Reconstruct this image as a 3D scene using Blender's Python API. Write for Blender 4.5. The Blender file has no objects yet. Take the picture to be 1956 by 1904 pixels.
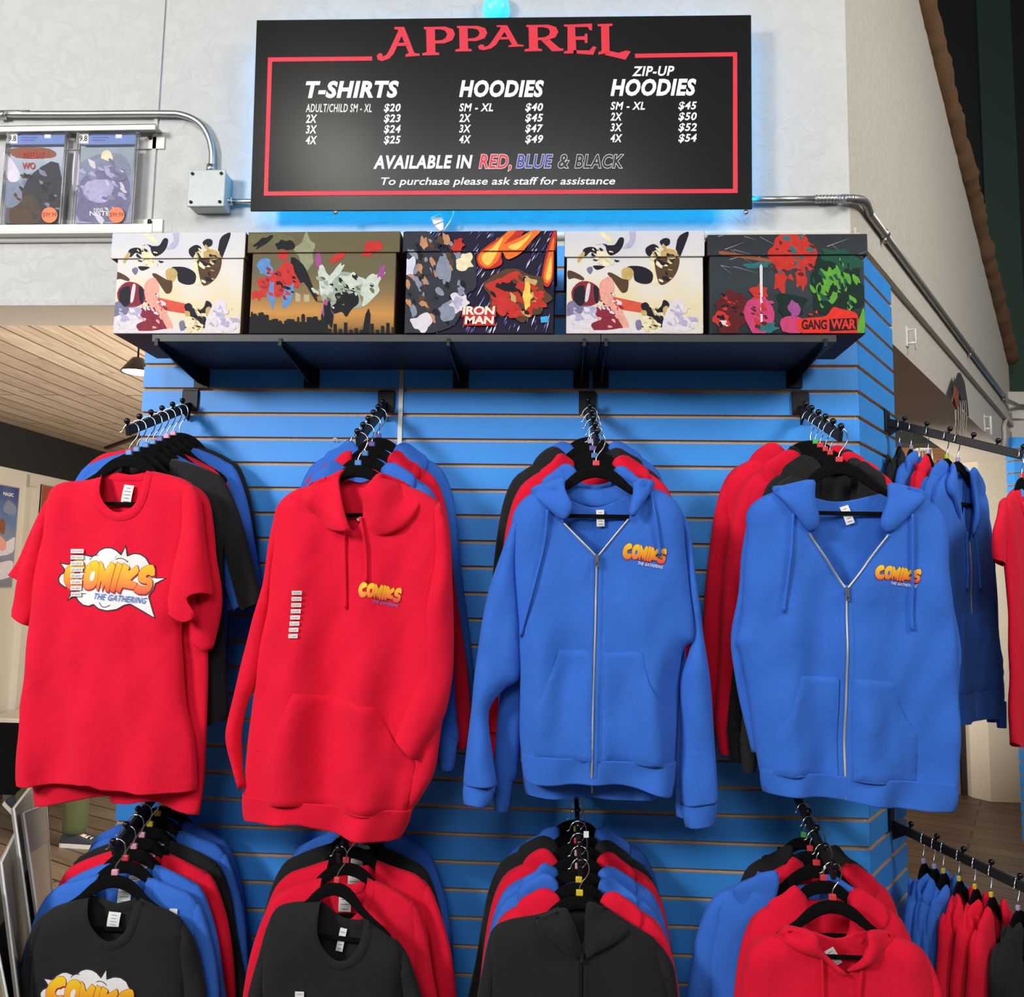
import bpy, bmesh, math, random
import numpy as np
from mathutils import Vector, Matrix, noise
from mathutils.geometry import delaunay_2d_cdt
from mathutils.bvhtree import BVHTree

scene = bpy.context.scene
COL = scene.collection
PI = math.pi

# ------------------------------------------------------------------ camera
F = 1606.4
CP = Vector((-0.87395, -2.4827, 1.5458))
CR = Vector((0.99828837, 0.05582965, 0.01741753))
CU = Vector((-0.01155407, -0.10367631, 0.99454398))
CF = Vector((-0.05733083, 0.99304294, 0.10285379))
cam = bpy.data.cameras.new('camera')
cam.sensor_width = 36.0
cam.lens = 36.0 * F / 1956.0
cam.clip_start = 0.05
co = bpy.data.objects.new('camera', cam)
co.matrix_world = Matrix(((CR.x, CU.x, -CF.x, CP.x), (CR.y, CU.y, -CF.y, CP.y), (CR.z, CU.z, -CF.z, CP.z), (0, 0, 0, 1)))
COL.objects.link(co)
scene.camera = co

# ------------------------------------------------------------------ light and exposure
scene.view_settings.view_transform = 'Standard'
scene.view_settings.look = 'None'
scene.view_settings.gamma = 1.0
scene.view_settings.exposure = 0.0
scene.view_settings.use_curve_mapping = False
w = bpy.data.worlds.new('shop_air')
scene.world = w
w.use_nodes = True
w.node_tree.nodes['Background'].inputs[0].default_value = (0.92, 0.96, 1.0, 1)
w.node_tree.nodes['Background'].inputs[1].default_value = 0.13


def area(name, loc, target, size, power, color, size_y=None, spread=None):
    l = bpy.data.lights.new(name, 'AREA')
    l.energy = power
    l.color = color
    l.shape = 'RECTANGLE'
    l.size = size
    l.size_y = size_y or size
    if spread:
        l.spread = spread
    o = bpy.data.objects.new(name, l)
    o.location = loc
    o.rotation_euler = (Vector(target) - Vector(loc)).to_track_quat('-Z', 'Y').to_euler()
    COL.objects.link(o)
    return o


area('ceiling_lamp_light', (-2.30, -2.55, 4.15), (-1.6, 0.0, 1.6), 0.36, 13, (1.0, 0.955, 0.88))
area('ceiling_panel_light', (-4.3, -3.6, 3.2), (-1.2, 0.0, 1.4), 0.8, 165, (1.0, 0.985, 0.97), 0.8)
area('shop_front_light', (-1.4, -5.6, 4.5), (-1.0, 0.0, 1.7), 2.2, 112, (0.97, 0.985, 1.0), 1.8)
area('back_room_fill', (-1.6, 1.6, 2.3), (-4.4, 3.0, 1.4), 0.9, 70, (1.0, 0.92, 0.81))  # added fill hidden behind the pillar, brightens the left room
area('back_room_up_fill', (-1.7, 1.4, 1.2), (-3.4, 2.2, 2.7), 0.9, 72, (1.0, 0.92, 0.81))  # added upward fill for the wooden ceiling, out of view, no fixture
area('side_room_fill', (0.25, 1.7, 0.8), (0.75, 4.6, 2.2), 0.9, 80, (1.0, 0.93, 0.83), None, 1.75)  # unseen fill put low behind the pillar to lift soffit and column
area('far_side_fill', (2.2, -2.4, 4.0), (0.5, 0.7, 2.7), 1.2, 34, (1.0, 0.96, 0.9), None, 1.7)  # added fill, aim and spread set to brighten beige wall and side panel

S = 0.0762            # slat spacing
K0 = 2.13             # height of the groove just under the shelf brackets
AL = 0.9768           # direction of the oblique side wall
SD = Vector((math.cos(AL), math.sin(AL), 0))
SN = Vector((math.sin(AL), -math.cos(AL), 0))   # outward normal of the side wall


def ray(px, py):
    return CF + CR * ((px - 978.0) / F) - CU * ((py - 952.0) / F)


def at(px, py, Y):
    r = ray(px, py)
    return CP + r * ((Y - CP.y) / r.y)


def atz(px, py, z):
    r = ray(px, py)
    return CP + r * ((z - CP.z) / r.z)


def atx(px, py, X):
    r = ray(px, py)
    return CP + r * ((X - CP.x) / r.x)


def ats(px, py, P0, off=0.0):
    r = ray(px, py)
    q = P0 + SN * off
    return CP + r * ((q - CP).dot(SN) / r.dot(SN))


# ------------------------------------------------------------------ materials
MATS = {}


def nt(name):
    m = bpy.data.materials.new(name)
    m.use_nodes = True
    t = m.node_tree
    return m, t, t.nodes['Principled BSDF']


def node(t, kind, **kw):
    n = t.nodes.new(kind)
    for k, v in kw.items():
        if k in ('inp',):
            for a, b in v.items():
                n.inputs[a].default_value = b
        else:
            setattr(n, k, v)
    return n


def lin(c):
    c = c / 255.0
    return c / 12.92 if c <= 0.04045 else ((c + 0.055) / 1.055) ** 2.4


def rgb(r, g, b):
    return (lin(r), lin(g), lin(b), 1.0)


def plain(name, col, rough=0.5, metal=0.0, spec=0.5, var=0.06, vscale=30, bump=0.0, bscale=200, emit=None, coat=0.0):
    if name in MATS:
        return MATS[name]
    m, t, b = nt(name)
    tc = node(t, 'ShaderNodeTexCoord')
    nz = node(t, 'ShaderNodeTexNoise', inp={'Scale': vscale, 'Detail': 3.0})
    t.links.new(tc.outputs['Object'], nz.inputs['Vector'])
    mx = node(t, 'ShaderNodeMix', data_type='RGBA')
    mx.inputs['A'].default_value = tuple(max(0, c * (1 - var)) for c in col[:3]) + (1,)
    mx.inputs['B'].default_value = tuple(min(1, c * (1 + var)) for c in col[:3]) + (1,)
    t.links.new(nz.outputs['Fac'], mx.inputs['Factor'])
    t.links.new(mx.outputs['Result'], b.inputs['Base Color'])
    b.inputs['Roughness'].default_value = rough
    b.inputs['Metallic'].default_value = metal
    b.inputs['Specular IOR Level'].default_value = spec
    b.inputs['Coat Weight'].default_value = coat
    if bump:
        n2 = node(t, 'ShaderNodeTexNoise', inp={'Scale': bscale, 'Detail': 4.0})
        t.links.new(tc.outputs['Object'], n2.inputs['Vector'])
        bp = node(t, 'ShaderNodeBump', inp={'Strength': bump, 'Distance': 0.002})
        t.links.new(n2.outputs['Fac'], bp.inputs['Height'])
        t.links.new(bp.outputs['Normal'], b.inputs['Normal'])
    if emit:
        b.inputs['Emission Color'].default_value = emit[0] + (1,)
        b.inputs['Emission Strength'].default_value = emit[1]
    MATS[name] = m
    return m


def fabric(name, col, rib=False):
    if name in MATS:
        return MATS[name]
    m, t, b = nt(name)
    tc = node(t, 'ShaderNodeTexCoord')
    nz = node(t, 'ShaderNodeTexNoise', inp={'Scale': 420.0, 'Detail': 2.0})
    t.links.new(tc.outputs['Object'], nz.inputs['Vector'])
    mx = node(t, 'ShaderNodeMix', data_type='RGBA')
    mx.inputs['A'].default_value = tuple(c * 0.86 for c in col[:3]) + (1,)
    mx.inputs['B'].default_value = tuple(min(1, c * 1.12) for c in col[:3]) + (1,)
    t.links.new(nz.outputs['Fac'], mx.inputs['Factor'])
    t.links.new(mx.outputs['Result'], b.inputs['Base Color'])
    b.inputs['Roughness'].default_value = 0.92
    b.inputs['Specular IOR Level'].default_value = 0.18
    b.inputs['Sheen Weight'].default_value = 0.12
    b.inputs['Sheen Roughness'].default_value = 0.5
    b.inputs['Sheen Tint'].default_value = tuple(min(1, 0.4 + c) for c in col[:3]) + (1,)
    if rib:
        wv = node(t, 'ShaderNodeTexWave', bands_direction='X', inp={'Scale': 120.0, 'Distortion': 0.0})
        t.links.new(tc.outputs['Object'], wv.inputs['Vector'])
        src = wv.outputs['Fac']
    else:
        n2 = node(t, 'ShaderNodeTexNoise', inp={'Scale': 17.0, 'Detail': 7.0, 'Roughness': 0.6, 'Distortion': 0.35})
        t.links.new(tc.outputs['Object'], n2.inputs['Vector'])
        src = n2.outputs['Fac']
    bp = node(t, 'ShaderNodeBump', inp={'Strength': 0.2 if rib else 0.45, 'Distance': 0.0015 if rib else 0.009})
    t.links.new(src, bp.inputs['Height'])
    t.links.new(bp.outputs['Normal'], b.inputs['Normal'])
    MATS[name] = m
    return m


CLOTH = {'red': (0.76, 0.007, 0.034, 1), 'blue': (0.038, 0.150, 0.60, 1), 'black': (0.0165, 0.0165, 0.0172, 1)}


def fab(c):
    return fabric('cotton_' + c, CLOTH[c])


def ribm(c):
    return fabric('ribbed_cotton_' + c, CLOTH[c], True)


M_SLAT = plain('blue_laminate', (0.048, 0.305, 0.84, 1), 0.45, spec=0.32, var=0.08, vscale=9, bump=0.02)
M_MDF = plain('raw_fibreboard', (0.52, 0.37, 0.25, 1), 0.9, var=0.25, vscale=90)
M_BLACKM = plain('black_powder_coat', (0.010, 0.010, 0.011, 1), 0.5, spec=0.28, var=0.1)
M_BLACKBALL = plain('black_gloss_plastic', (0.006, 0.006, 0.006, 1), 0.18, var=0.1)
M_SHELF = plain('dark_shelf_board', (0.030, 0.031, 0.033, 1), 0.5, var=0.15)
M_VELVET = plain('black_velvet_flock', (0.006, 0.006, 0.006, 1), 1.0, spec=0.05, var=0.2, vscale=300)
M_CHROME = plain('chrome_wire', (0.78, 0.78, 0.77, 1), 0.18, metal=1.0, var=0.03)
M_BOXG = plain('grey_cast_box', (0.44, 0.475, 0.465, 1), 0.5, metal=0.2, var=0.12, vscale=60)
M_GALV = plain('galvanised_steel', (0.50, 0.51, 0.50, 1), 0.34, metal=1.0, var=0.14, vscale=20)
M_DKGALV = plain('grey_conduit', (0.36, 0.36, 0.35, 1), 0.4, metal=0.9, var=0.12, vscale=20)
M_WHITE = plain('white_paint', (0.78, 0.78, 0.75, 1), 0.55, var=0.03)
M_CREAM = plain('cream_trim_paint', (0.76, 0.735, 0.67, 1), 0.5, var=0.04)
M_TAG = plain('white_label_cloth', (0.80, 0.79, 0.76, 1), 0.8, var=0.04)
M_TAGINK = plain('grey_label_ink', (0.30, 0.30, 0.33, 1), 0.8)
M_ALU = plain('brushed_trim_metal', (0.50, 0.50, 0.49, 1), 0.45, metal=0.7, var=0.06)
M_SIGN = plain('black_sign_panel', (0.0075, 0.0075, 0.0075, 1), 0.27, spec=0.3, var=0.1)
M_SIGNRED = plain('sign_red_vinyl', (0.70, 0.018, 0.045, 1), 0.5)
M_SIGNWHITE = plain('sign_white_vinyl', (0.84, 0.84, 0.83, 1), 0.5)
M_SIGNBLUE = plain('sign_blue_vinyl', (0.045, 0.05, 0.35, 1), 0.5)
M_SIGNBLACK = plain('sign_black_vinyl', (0.010, 0.010, 0.010, 1), 0.5)
M_DARK = plain('dark_printed_ink', (0.02, 0.016, 0.016, 1), 0.7)
CLIPC = {'blue': (0.06, 0.22, 0.55, 1), 'red': (0.72, 0.05, 0.06, 1), 'pink': (0.72, 0.32, 0.42, 1), 'yellow': (0.75, 0.55, 0.02, 1), 'purple': (0.12, 0.07, 0.38, 1), 'lilac': (0.45, 0.36, 0.6, 1), 'green': (0.10, 0.5, 0.10, 1), 'lime': (0.45, 0.62, 0.05, 1)}


def clipm(c):
    return plain(c + '_size_clip', CLIPC[c], 0.4)


def stucco(name, col, strength=0.55, scale=14.0):
    m, t, b = nt(name)
    tc = node(t, 'ShaderNodeTexCoord')
    n1 = node(t, 'ShaderNodeTexNoise', inp={'Scale': scale, 'Detail': 8.0, 'Roughness': 0.62, 'Distortion': 0.8})
    n2 = node(t, 'ShaderNodeTexNoise', inp={'Scale': scale * 4.5, 'Detail': 4.0})
    t.links.new(tc.outputs['Object'], n1.inputs['Vector'])
    t.links.new(tc.outputs['Object'], n2.inputs['Vector'])
    rp = node(t, 'ShaderNodeValToRGB')
    rp.color_ramp.elements[0].position = 0.46
    rp.color_ramp.elements[1].position = 0.60
    t.links.new(n1.outputs['Fac'], rp.inputs['Fac'])
    ad = node(t, 'ShaderNodeMath', operation='MULTIPLY_ADD')
    ad.inputs[1].default_value = 0.25
    t.links.new(n2.outputs['Fac'], ad.inputs[0])
    t.links.new(rp.outputs['Color'], ad.inputs[2])
    bp = node(t, 'ShaderNodeBump', inp={'Strength': strength, 'Distance': 0.006})
    t.links.new(ad.outputs[0], bp.inputs['Height'])
    t.links.new(bp.outputs['Normal'], b.inputs['Normal'])
    mx = node(t, 'ShaderNodeMix', data_type='RGBA')
    mx.inputs['A'].default_value = tuple(c * 0.965 for c in col[:3]) + (1,)
    mx.inputs['B'].default_value = col
    t.links.new(n1.outputs['Fac'], mx.inputs['Factor'])
    t.links.new(mx.outputs['Result'], b.inputs['Base Color'])
    b.inputs['Roughness'].default_value = 0.7
    b.inputs['Specular IOR Level'].default_value = 0.3
    MATS[name] = m
    return m


M_WALL = stucco('white_knockdown_plaster', (0.53, 0.53, 0.52, 1), 0.4, 16.0)
M_BEIGE = stucco('beige_sprayed_plaster', (0.59, 0.552, 0.482, 1), 0.42, 34.0)
M_SOFFIT = stucco('taupe_soffit_plaster', (0.58, 0.53, 0.46, 1), 0.15, 40.0)


def planks(name, c1, c2, gap, w_plank, length, rot=0.0, rough=0.6, bump=0.3):
    m, t, b = nt(name)
    tc = node(t, 'ShaderNodeTexCoord')
    mp = node(t, 'ShaderNodeMapping')
    mp.inputs['Rotation'].default_value = (0, 0, rot) if not isinstance(rot, tuple) else rot
    t.links.new(tc.outputs['Object'], mp.inputs['Vector'])
    br = node(t, 'ShaderNodeTexBrick', offset=0.37, inp={'Scale': 1.0, 'Mortar Size': 0.0075, 'Brick Width': length, 'Row Height': w_plank})
    br.inputs['Color1'].default_value = c1
    br.inputs['Color2'].default_value = c2
    br.inputs['Mortar'].default_value = gap
    t.links.new(mp.outputs['Vector'], br.inputs['Vector'])
    st = node(t, 'ShaderNodeMapping')
    st.inputs['Scale'].default_value = (2.2, 26.0, 26.0)
    t.links.new(mp.outputs['Vector'], st.inputs['Vector'])
    nz = node(t, 'ShaderNodeTexNoise', inp={'Scale': 1.6, 'Detail': 6.0, 'Distortion': 1.2})
    t.links.new(st.outputs['Vector'], nz.inputs['Vector'])
    kn = node(t, 'ShaderNodeTexVoronoi', inp={'Scale': 4.2})
    kmap = node(t, 'ShaderNodeMapping')
    kmap.inputs['Scale'].default_value = (0.9, 2.4, 1.0)
    t.links.new(mp.outputs['Vector'], kmap.inputs['Vector'])
    t.links.new(kmap.outputs['Vector'], kn.inputs['Vector'])
    kr = node(t, 'ShaderNodeValToRGB')
    kr.color_ramp.elements[0].position = 0.03
    kr.color_ramp.elements[0].color = (0.35, 0.28, 0.22, 1)
    kr.color_ramp.elements[1].position = 0.13
    kr.color_ramp.elements[1].color = (1, 1, 1, 1)
    t.links.new(kn.outputs['Distance'], kr.inputs['Fac'])
    r2 = node(t, 'ShaderNodeValToRGB')
    r2.color_ramp.elements[0].position = 0.32
    r2.color_ramp.elements[0].color = (0.62, 0.58, 0.54, 1)
    r2.color_ramp.elements[1].position = 0.62
    t.links.new(nz.outputs['Fac'], r2.inputs['Fac'])
    m1 = node(t, 'ShaderNodeMix', data_type='RGBA', blend_type='MULTIPLY')
    m1.inputs['Factor'].default_value = 0.8
    t.links.new(br.outputs['Color'], m1.inputs['A'])
    t.links.new(r2.outputs['Color'], m1.inputs['B'])
    m2 = node(t, 'ShaderNodeMix', data_type='RGBA', blend_type='MULTIPLY')
    m2.inputs['Factor'].default_value = 0.8
    t.links.new(m1.outputs['Result'], m2.inputs['A'])
    t.links.new(kr.outputs['Color'], m2.inputs['B'])
    t.links.new(m2.outputs['Result'], b.inputs['Base Color'])
    bp = node(t, 'ShaderNodeBump', inp={'Strength': bump, 'Distance': 0.004})
    bp.invert = True
    t.links.new(br.outputs['Fac'], bp.inputs['Height'])
    t.links.new(bp.outputs['Normal'], b.inputs['Normal'])
    b.inputs['Roughness'].default_value = rough
    MATS[name] = m
    return m


# ------------------------------------------------------------------ object helpers
def link(name, me, mats, parent=None):
    o = bpy.data.objects.new(name, me)
    if mats is not None:
        if not isinstance(mats, (list, tuple)):
            mats = [mats]
        if len(me.materials) == 0:
            for m in mats:
                me.materials.append(m)
    COL.objects.link(o)
    if parent is not None:
        o.parent = parent
    return o


def smooth(me, on=True):
    me.polygons.foreach_set('use_smooth', [on] * len(me.polygons))


def bm_obj(name, bm, mats, parent=None, sm=False, origin=None):
    if origin is not None:
        bmesh.ops.translate(bm, verts=bm.verts, vec=-Vector(origin))
    me = bpy.data.meshes.new(name)
    bm.to_mesh(me)
    bm.free()
    if sm:
        smooth(me)
    o = link(name, me, mats, parent)
    if origin is not None and parent is None:
        o.location = origin
    return o


def empty(name, loc, label, cat, group=None, rotz=0.0):
    o = bpy.data.objects.new(name, None)
    o.empty_display_size = 0.05
    o.location = loc
    o.rotation_euler = (0, 0, rotz)
    COL.objects.link(o)
    tag(o, label, cat, group)
    return o


def tag(o, label, cat, group=None):
    o['label'] = label
    o['category'] = cat
    if group:
        o['group'] = group
    return o


def struct(o):
    o['kind'] = 'structure'
    return o


def box(bm, x0, x1, y0, y1, z0, z1, mi=0, M=None):
    vs = [Vector(v) for v in ((x0, y0, z0), (x1, y0, z0), (x1, y1, z0), (x0, y1, z0), (x0, y0, z1), (x1, y0, z1), (x1, y1, z1), (x0, y1, z1))]
    if M is not None:
        vs = [M @ v for v in vs]
    v = [bm.verts.new(p) for p in vs]
    fs = []
    for q in ((0, 3, 2, 1), (4, 5, 6, 7), (0, 1, 5, 4), (1, 2, 6, 5), (2, 3, 7, 6), (3, 0, 4, 7)):
        f = bm.faces.new([v[i] for i in q])
        f.material_index = mi
        fs.append(f)
    return fs


def bevel_all(bm, w=0.002, seg=2):
    bmesh.ops.bevel(bm, geom=list(bm.edges), offset=w, segments=seg, affect='EDGES', profile=0.5, clamp_overlap=True)


def prism(bm, pts, vec, mi=0):
    """extrude planar polygon pts (3-D) along vec"""
    vec = Vector(vec)
    a = [bm.verts.new(Vector(p)) for p in pts]
    b = [bm.verts.new(Vector(p) + vec) for p in pts]
    n = len(a)
    fs = [bm.faces.new(a), bm.faces.new(b[::-1])]
    for i in range(n):
        fs.append(bm.faces.new((a[i], b[i], b[(i + 1) % n], a[(i + 1) % n])))
    for f in fs:
        f.material_index = mi
    bmesh.ops.recalc_face_normals(bm, faces=fs)
    return fs


def tube(bm, pts, r, seg=10, closed=False, mi=0, caps=True):
    pts = [Vector(p) for p in pts]
    n = len(pts)
    rs = r if isinstance(r, (list, tuple)) else [r] * n
    rings = []
    up = None
    for i, p in enumerate(pts):
        if closed:
            d = pts[(i + 1) % n] - pts[i - 1]
        else:
            d = pts[min(i + 1, n - 1)] - pts[max(i - 1, 0)]
        d.normalize()
        if up is None:
            up = Vector((0, 0, 1)) if abs(d.z) < 0.9 else Vector((0, 1, 0))
        a = d.cross(up).normalized()
        b = a.cross(d).normalized()
        up = b
        rings.append([bm.verts.new(p + (a * math.cos(2 * PI * k / seg) + b * math.sin(2 * PI * k / seg)) * rs[i]) for k in range(seg)])
    fs = []
    for i in range(n if closed else n - 1):
        A, B = rings[i], rings[(i + 1) % n]
        for k in range(seg):
            fs.append(bm.faces.new((A[k], A[(k + 1) % seg], B[(k + 1) % seg], B[k])))
    if caps and not closed:
        fs.append(bm.faces.new(rings[0][::-1]))
        fs.append(bm.faces.new(rings[-1]))
    for f in fs:
        f.material_index = mi
        f.smooth = True
    return fs


def sphere(bm, c, r, seg=12, mi=0, sz=1.0):
    M = Matrix.Translation(c) @ Matrix.Diagonal((1, 1, sz, 1))
    d = bmesh.ops.create_uvsphere(bm, u_segments=seg, v_segments=max(6, seg // 2 + 2), radius=r, matrix=M)
    for v in d['verts']:
        for f in v.link_faces:
            f.material_index = mi
            f.smooth = True


def lathe(bm, prof, c, seg=24, mi=0):
    c = Vector(c)
    rings = []
    for r, z in prof:
        rings.append([bm.verts.new(c + Vector((r * math.cos(2 * PI * k / seg), r * math.sin(2 * PI * k / seg), z))) for k in range(seg)])
    for i in range(len(prof) - 1):
        for k in range(seg):
            f = bm.faces.new((rings[i][k], rings[i][(k + 1) % seg], rings[i + 1][(k + 1) % seg], rings[i + 1][k]))
            f.smooth = True
            f.material_index = mi


def catmull(p, n=6, closed=False):
    p = [tuple(q) for q in p]
    m = len(p)
    out = []
    for i in range(m if closed else m - 1):
        def g(k):
            if closed:
                return p[k % m]
            return p[max(0, min(m - 1, k))]
        a, b, c, d = g(i - 1), g(i), g(i + 1), g(i + 2)
        for j in range(n):
            t = j / n
            out.append(tuple(0.5 * (2 * b[q] + (c[q] - a[q]) * t + (2 * a[q] - 5 * b[q] + 4 * c[q] - d[q]) * t * t + (3 * b[q] - a[q] - 3 * c[q] + d[q]) * t ** 3) for q in range(len(b))))
    if not closed:
        out.append(p[-1])
    return out


def resample(pl, g):
    pl = [np.array(q, float) for q in pl]
    d = [0.0]
    for a, b in zip(pl, pl[1:]):
        d.append(d[-1] + float(np.linalg.norm(b - a)))
    L = d[-1]
    if L < 1e-6:
        return [tuple(pl[0])]
    n = max(1, int(round(L / g)))
    xs = np.array(pl)
    s = np.linspace(0, L, n + 1)
    return [tuple(np.interp(q, d, xs[:, k]) for k in range(xs.shape[1])) for q in s]


def inside(P, poly):
    poly = np.array(poly)
    x, y = P[:, 0], P[:, 1]
    r = np.zeros(len(P), bool)
    a = poly
    b = np.roll(poly, -1, axis=0)
    for (x0, y0), (x1, y1) in zip(a, b):
        if y0 == y1:
            continue
        c = ((y0 > y) != (y1 > y)) & (x < (x1 - x0) * (y - y0) / (y1 - y0) + x0)
        r ^= c
    return r


def dist(P, lines):
    best = np.full(len(P), 1e9)
    for ln in lines:
        ln = np.array(ln)
        for a, b in zip(ln[:-1], ln[1:]):
            ab = b - a
            L = float(ab @ ab)
            t = np.clip(((P - a) @ ab) / L, 0, 1) if L > 1e-12 else np.zeros(len(P))
            q = a + t[:, None] * ab
            best = np.minimum(best, np.hypot(P[:, 0] - q[:, 0], P[:, 1] - q[:, 1]))
    return best


def fill(poly, g, ring=False):
    """triangulate closed polygon (list of (x,z)) with inner grid points; returns pts array, tris"""
    po = [poly[0]]
    for q in poly[1:]:
        if abs(q[0] - po[-1][0]) + abs(q[1] - po[-1][1]) > 1e-6:
            po.append(q)
    if abs(po[0][0] - po[-1][0]) + abs(po[0][1] - po[-1][1]) < 1e-6:
        po.pop()
    A = A2 = np.array(po)
    mn, mx = A.min(0), A.max(0)
    pts = []
    j = 0
    z = mn[1] + g * 0.5
    while z < mx[1]:
        xs = np.arange(mn[0] + (g * 0.5 if j % 2 else 0.0), mx[0], g)
        for x in xs:
            pts.append((x, z))
        z += g * 0.866
        j += 1
    if pts:
        P = np.array(pts)
        P = P[inside(P, po)]
        if len(P):
            P = P[dist(P, [po + [po[0]]]) > 0.42 * g]
    else:
        P = np.zeros((0, 2))
    if ring and len(po) > 8:
        nx = np.roll(A2, -1, axis=0) - np.roll(A2, 1, axis=0)
        nx /= np.maximum(1e-9, np.hypot(nx[:, 0], nx[:, 1]))[:, None]
        ar = 0.5 * float(np.sum(A2[:, 0] * np.roll(A2[:, 1], -1) - np.roll(A2[:, 0], -1) * A2[:, 1]))
        nrm = np.stack([-nx[:, 1], nx[:, 0]], 1) * (1 if ar > 0 else -1)
        P = P[dist(P, [po + [po[0]]]) > 1.35 * g] if len(P) else P
        for dd in (0.3 * g, 0.85 * g):
            Q = A2 + nrm * dd
            Q = Q[inside(Q, po)]
            if len(Q):
                Q = Q[dist(Q, [po + [po[0]]]) > 0.93 * dd]
                P = np.concatenate([P.reshape(-1, 2), Q])
    vs = [Vector(q) for q in po] + [Vector(q) for q in P]
    n = len(po)
    r = delaunay_2d_cdt(vs, [(i, (i + 1) % n) for i in range(n)], [], 1, 1e-6)
    V = np.array([tuple(v) for v in r[0]])
    T = [f for f in r[2]]
    if T:
        cen = np.array([V[list(f)].mean(0) for f in T])
        ok = inside(cen, po)
        T = [f for f, k in zip(T, ok) if k]
    return V, T


def mesh_from(V, faces, name, mats=None, mi=None, sm=True, merge=0.0):
    me = bpy.data.meshes.new(name)
    me.from_pydata([tuple(v) for v in V], [], [tuple(f) for f in faces])
    if mats:
        for m in mats:
            me.materials.append(m)
    if mi is not None:
        me.polygons.foreach_set('material_index', mi)
    if merge:
        bm = bmesh.new()
        bm.from_mesh(me)
        bmesh.ops.remove_doubles(bm, verts=bm.verts, dist=merge)
        bm.to_mesh(me)
        bm.free()
    if sm:
        smooth(me)
    me.update()
    return me
# ------------------------------------------------------------------ cloth builders (local x, z; y towards the wall)
def folds(seed, ztop, zbot, A=0.008, N=0.0025):
    """hanging folds that deepen towards the hem, a few sharper ridges and small creases"""
    r = random.Random(seed)
    big = [(r.uniform(16, 46), r.uniform(0, 6.3), r.uniform(-2.5, 2.5), r.uniform(0.4, 1.0)) for _ in range(4)]
    rid = [(r.uniform(9, 22), r.uniform(0, 6.3), r.uniform(-6, 6), r.uniform(0.5, 1.0)) for _ in range(3)]
    sml = [(r.uniform(-60, 60), r.uniform(-34, 34), r.uniform(0, 6.3), r.uniform(0.3, 1.0)) for _ in range(9)]

    def f(P):
        x, z = P[:, 0], P[:, 1]
        t = np.clip((ztop - z) / (ztop - zbot), 0, 1)
        s = 0.15 + 0.85 * t
        y = np.zeros(len(P))
        for k, ph, sl, a in big:
            y += A * 0.42 * a * s * np.sin(k * x + ph + sl * z)
        for k, ph, sl, a in rid:
            q = np.abs(np.sin(k * x + ph + sl * z + 0.5 * np.sin(7 * z + ph)))
            y += A * 0.5 * a * s * (np.power(q, 0.6) - 0.75) * (0.5 + 0.5 * np.sin(5.3 * z + 2 * ph))
        for kx, kz, ph, a in sml:
            y += N * 0.42 * a * np.sin(kx * x + kz * z + ph + 1.3 * np.sin(11 * x - 9 * z + ph))
        return y
    return f


def nofold(P):
    return np.zeros(len(P))


def rnd(d, T, w):
    q = 1 - np.clip(d / w, 0, 1)
    return T * np.sqrt(np.clip(1 - q * q, 0, 1))


def chain(p, g, k=5):
    return resample(catmull(p, k), g) if len(p) > 2 else resample(p, g)


def shell(name, L, R, neckF=None, neckB=None, hemF=None, hemB=None, T=0.03, w=0.07, kb=0.6, g=0.016, fold=nofold, y0=0.0):
    """cloth tube open at neck and hem: a front and a back sheet joined along chains L and R"""
    L, R = chain(L, g), chain(R, g)

    def cl(a, b, mid):
        pts = [a] + list(mid or []) + [b]
        return chain(pts, g)
    V, Fc = [], []
    for front in (True, False):
        nk = neckF if front else (neckB if neckB is not None else neckF)
        hm = hemF if front else (hemB if hemB is not None else hemF)
        poly = L + cl(L[-1], R[-1], hm)[1:-1] + R[::-1] + cl(R[0], L[0], (nk or [])[::-1])[1:-1]
        P, T3 = fill(poly, g, True)
        d = dist(P, [L, R])
        t = rnd(d, T, w)
        y = y0 + fold(P) + (-t if front else kb * t)
        o = len(V)
        V += [(p[0], yy, p[1]) for p, yy in zip(P, y)]
        Fc += [tuple(o + i for i in (f if front else f[::-1])) for f in T3]
    return mesh_from(V, Fc, name, merge=5e-5)


def pillow(name, poly, T=0.02, w=0.03, kb=0.8, g=0.012, fold=nofold, y0=0.0, sm=4, base=None):
    pl = catmull(poly, sm, True) if sm else poly
    pl = resample(list(pl) + [pl[0]], g)[:-1]
    P, T3 = fill(pl, g, True)
    d = dist(P, [pl + [pl[0]]])
    t = rnd(d, T, w)
    b = base(P) if base else 0.0
    V, Fc = [], []
    for front in (True, False):
        y = y0 + b + fold(P) + (-t if front else kb * t)
        o = len(V)
        V += [(p[0], yy, p[1]) for p, yy in zip(P, y)]
        Fc += [tuple(o + i for i in (f if front else f[::-1])) for f in T3]
    return mesh_from(V, Fc, name, merge=5e-5)


def join_mesh(name, ms):
    bm = bmesh.new()
    for m in ms:
        bm.from_mesh(m)
    me = bpy.data.meshes.new(name)
    bm.to_mesh(me)
    bm.free()
    smooth(me)
    return me


def surf(me, back=False):
    """depth of the front (or back) cloth surface as a function of (x, z)"""
    vs = [v.co.copy() for v in me.vertices]
    tr = BVHTree.FromPolygons(vs, [tuple(p.vertices) for p in me.polygons if (p.normal.y > 0) == back])
    o, s = (1.0, -1.0) if back else (-1.0, 1.0)

    def f(P):
        out = []
        for x, z in P:
            h = tr.ray_cast(Vector((x, o, z)), Vector((0, s, 0)))
            if h[0] is None:
                h = tr.find_nearest(Vector((x, 0.02 if back else -0.03, z)))
            out.append(h[0].y)
        return np.array(out)
    return f


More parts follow.
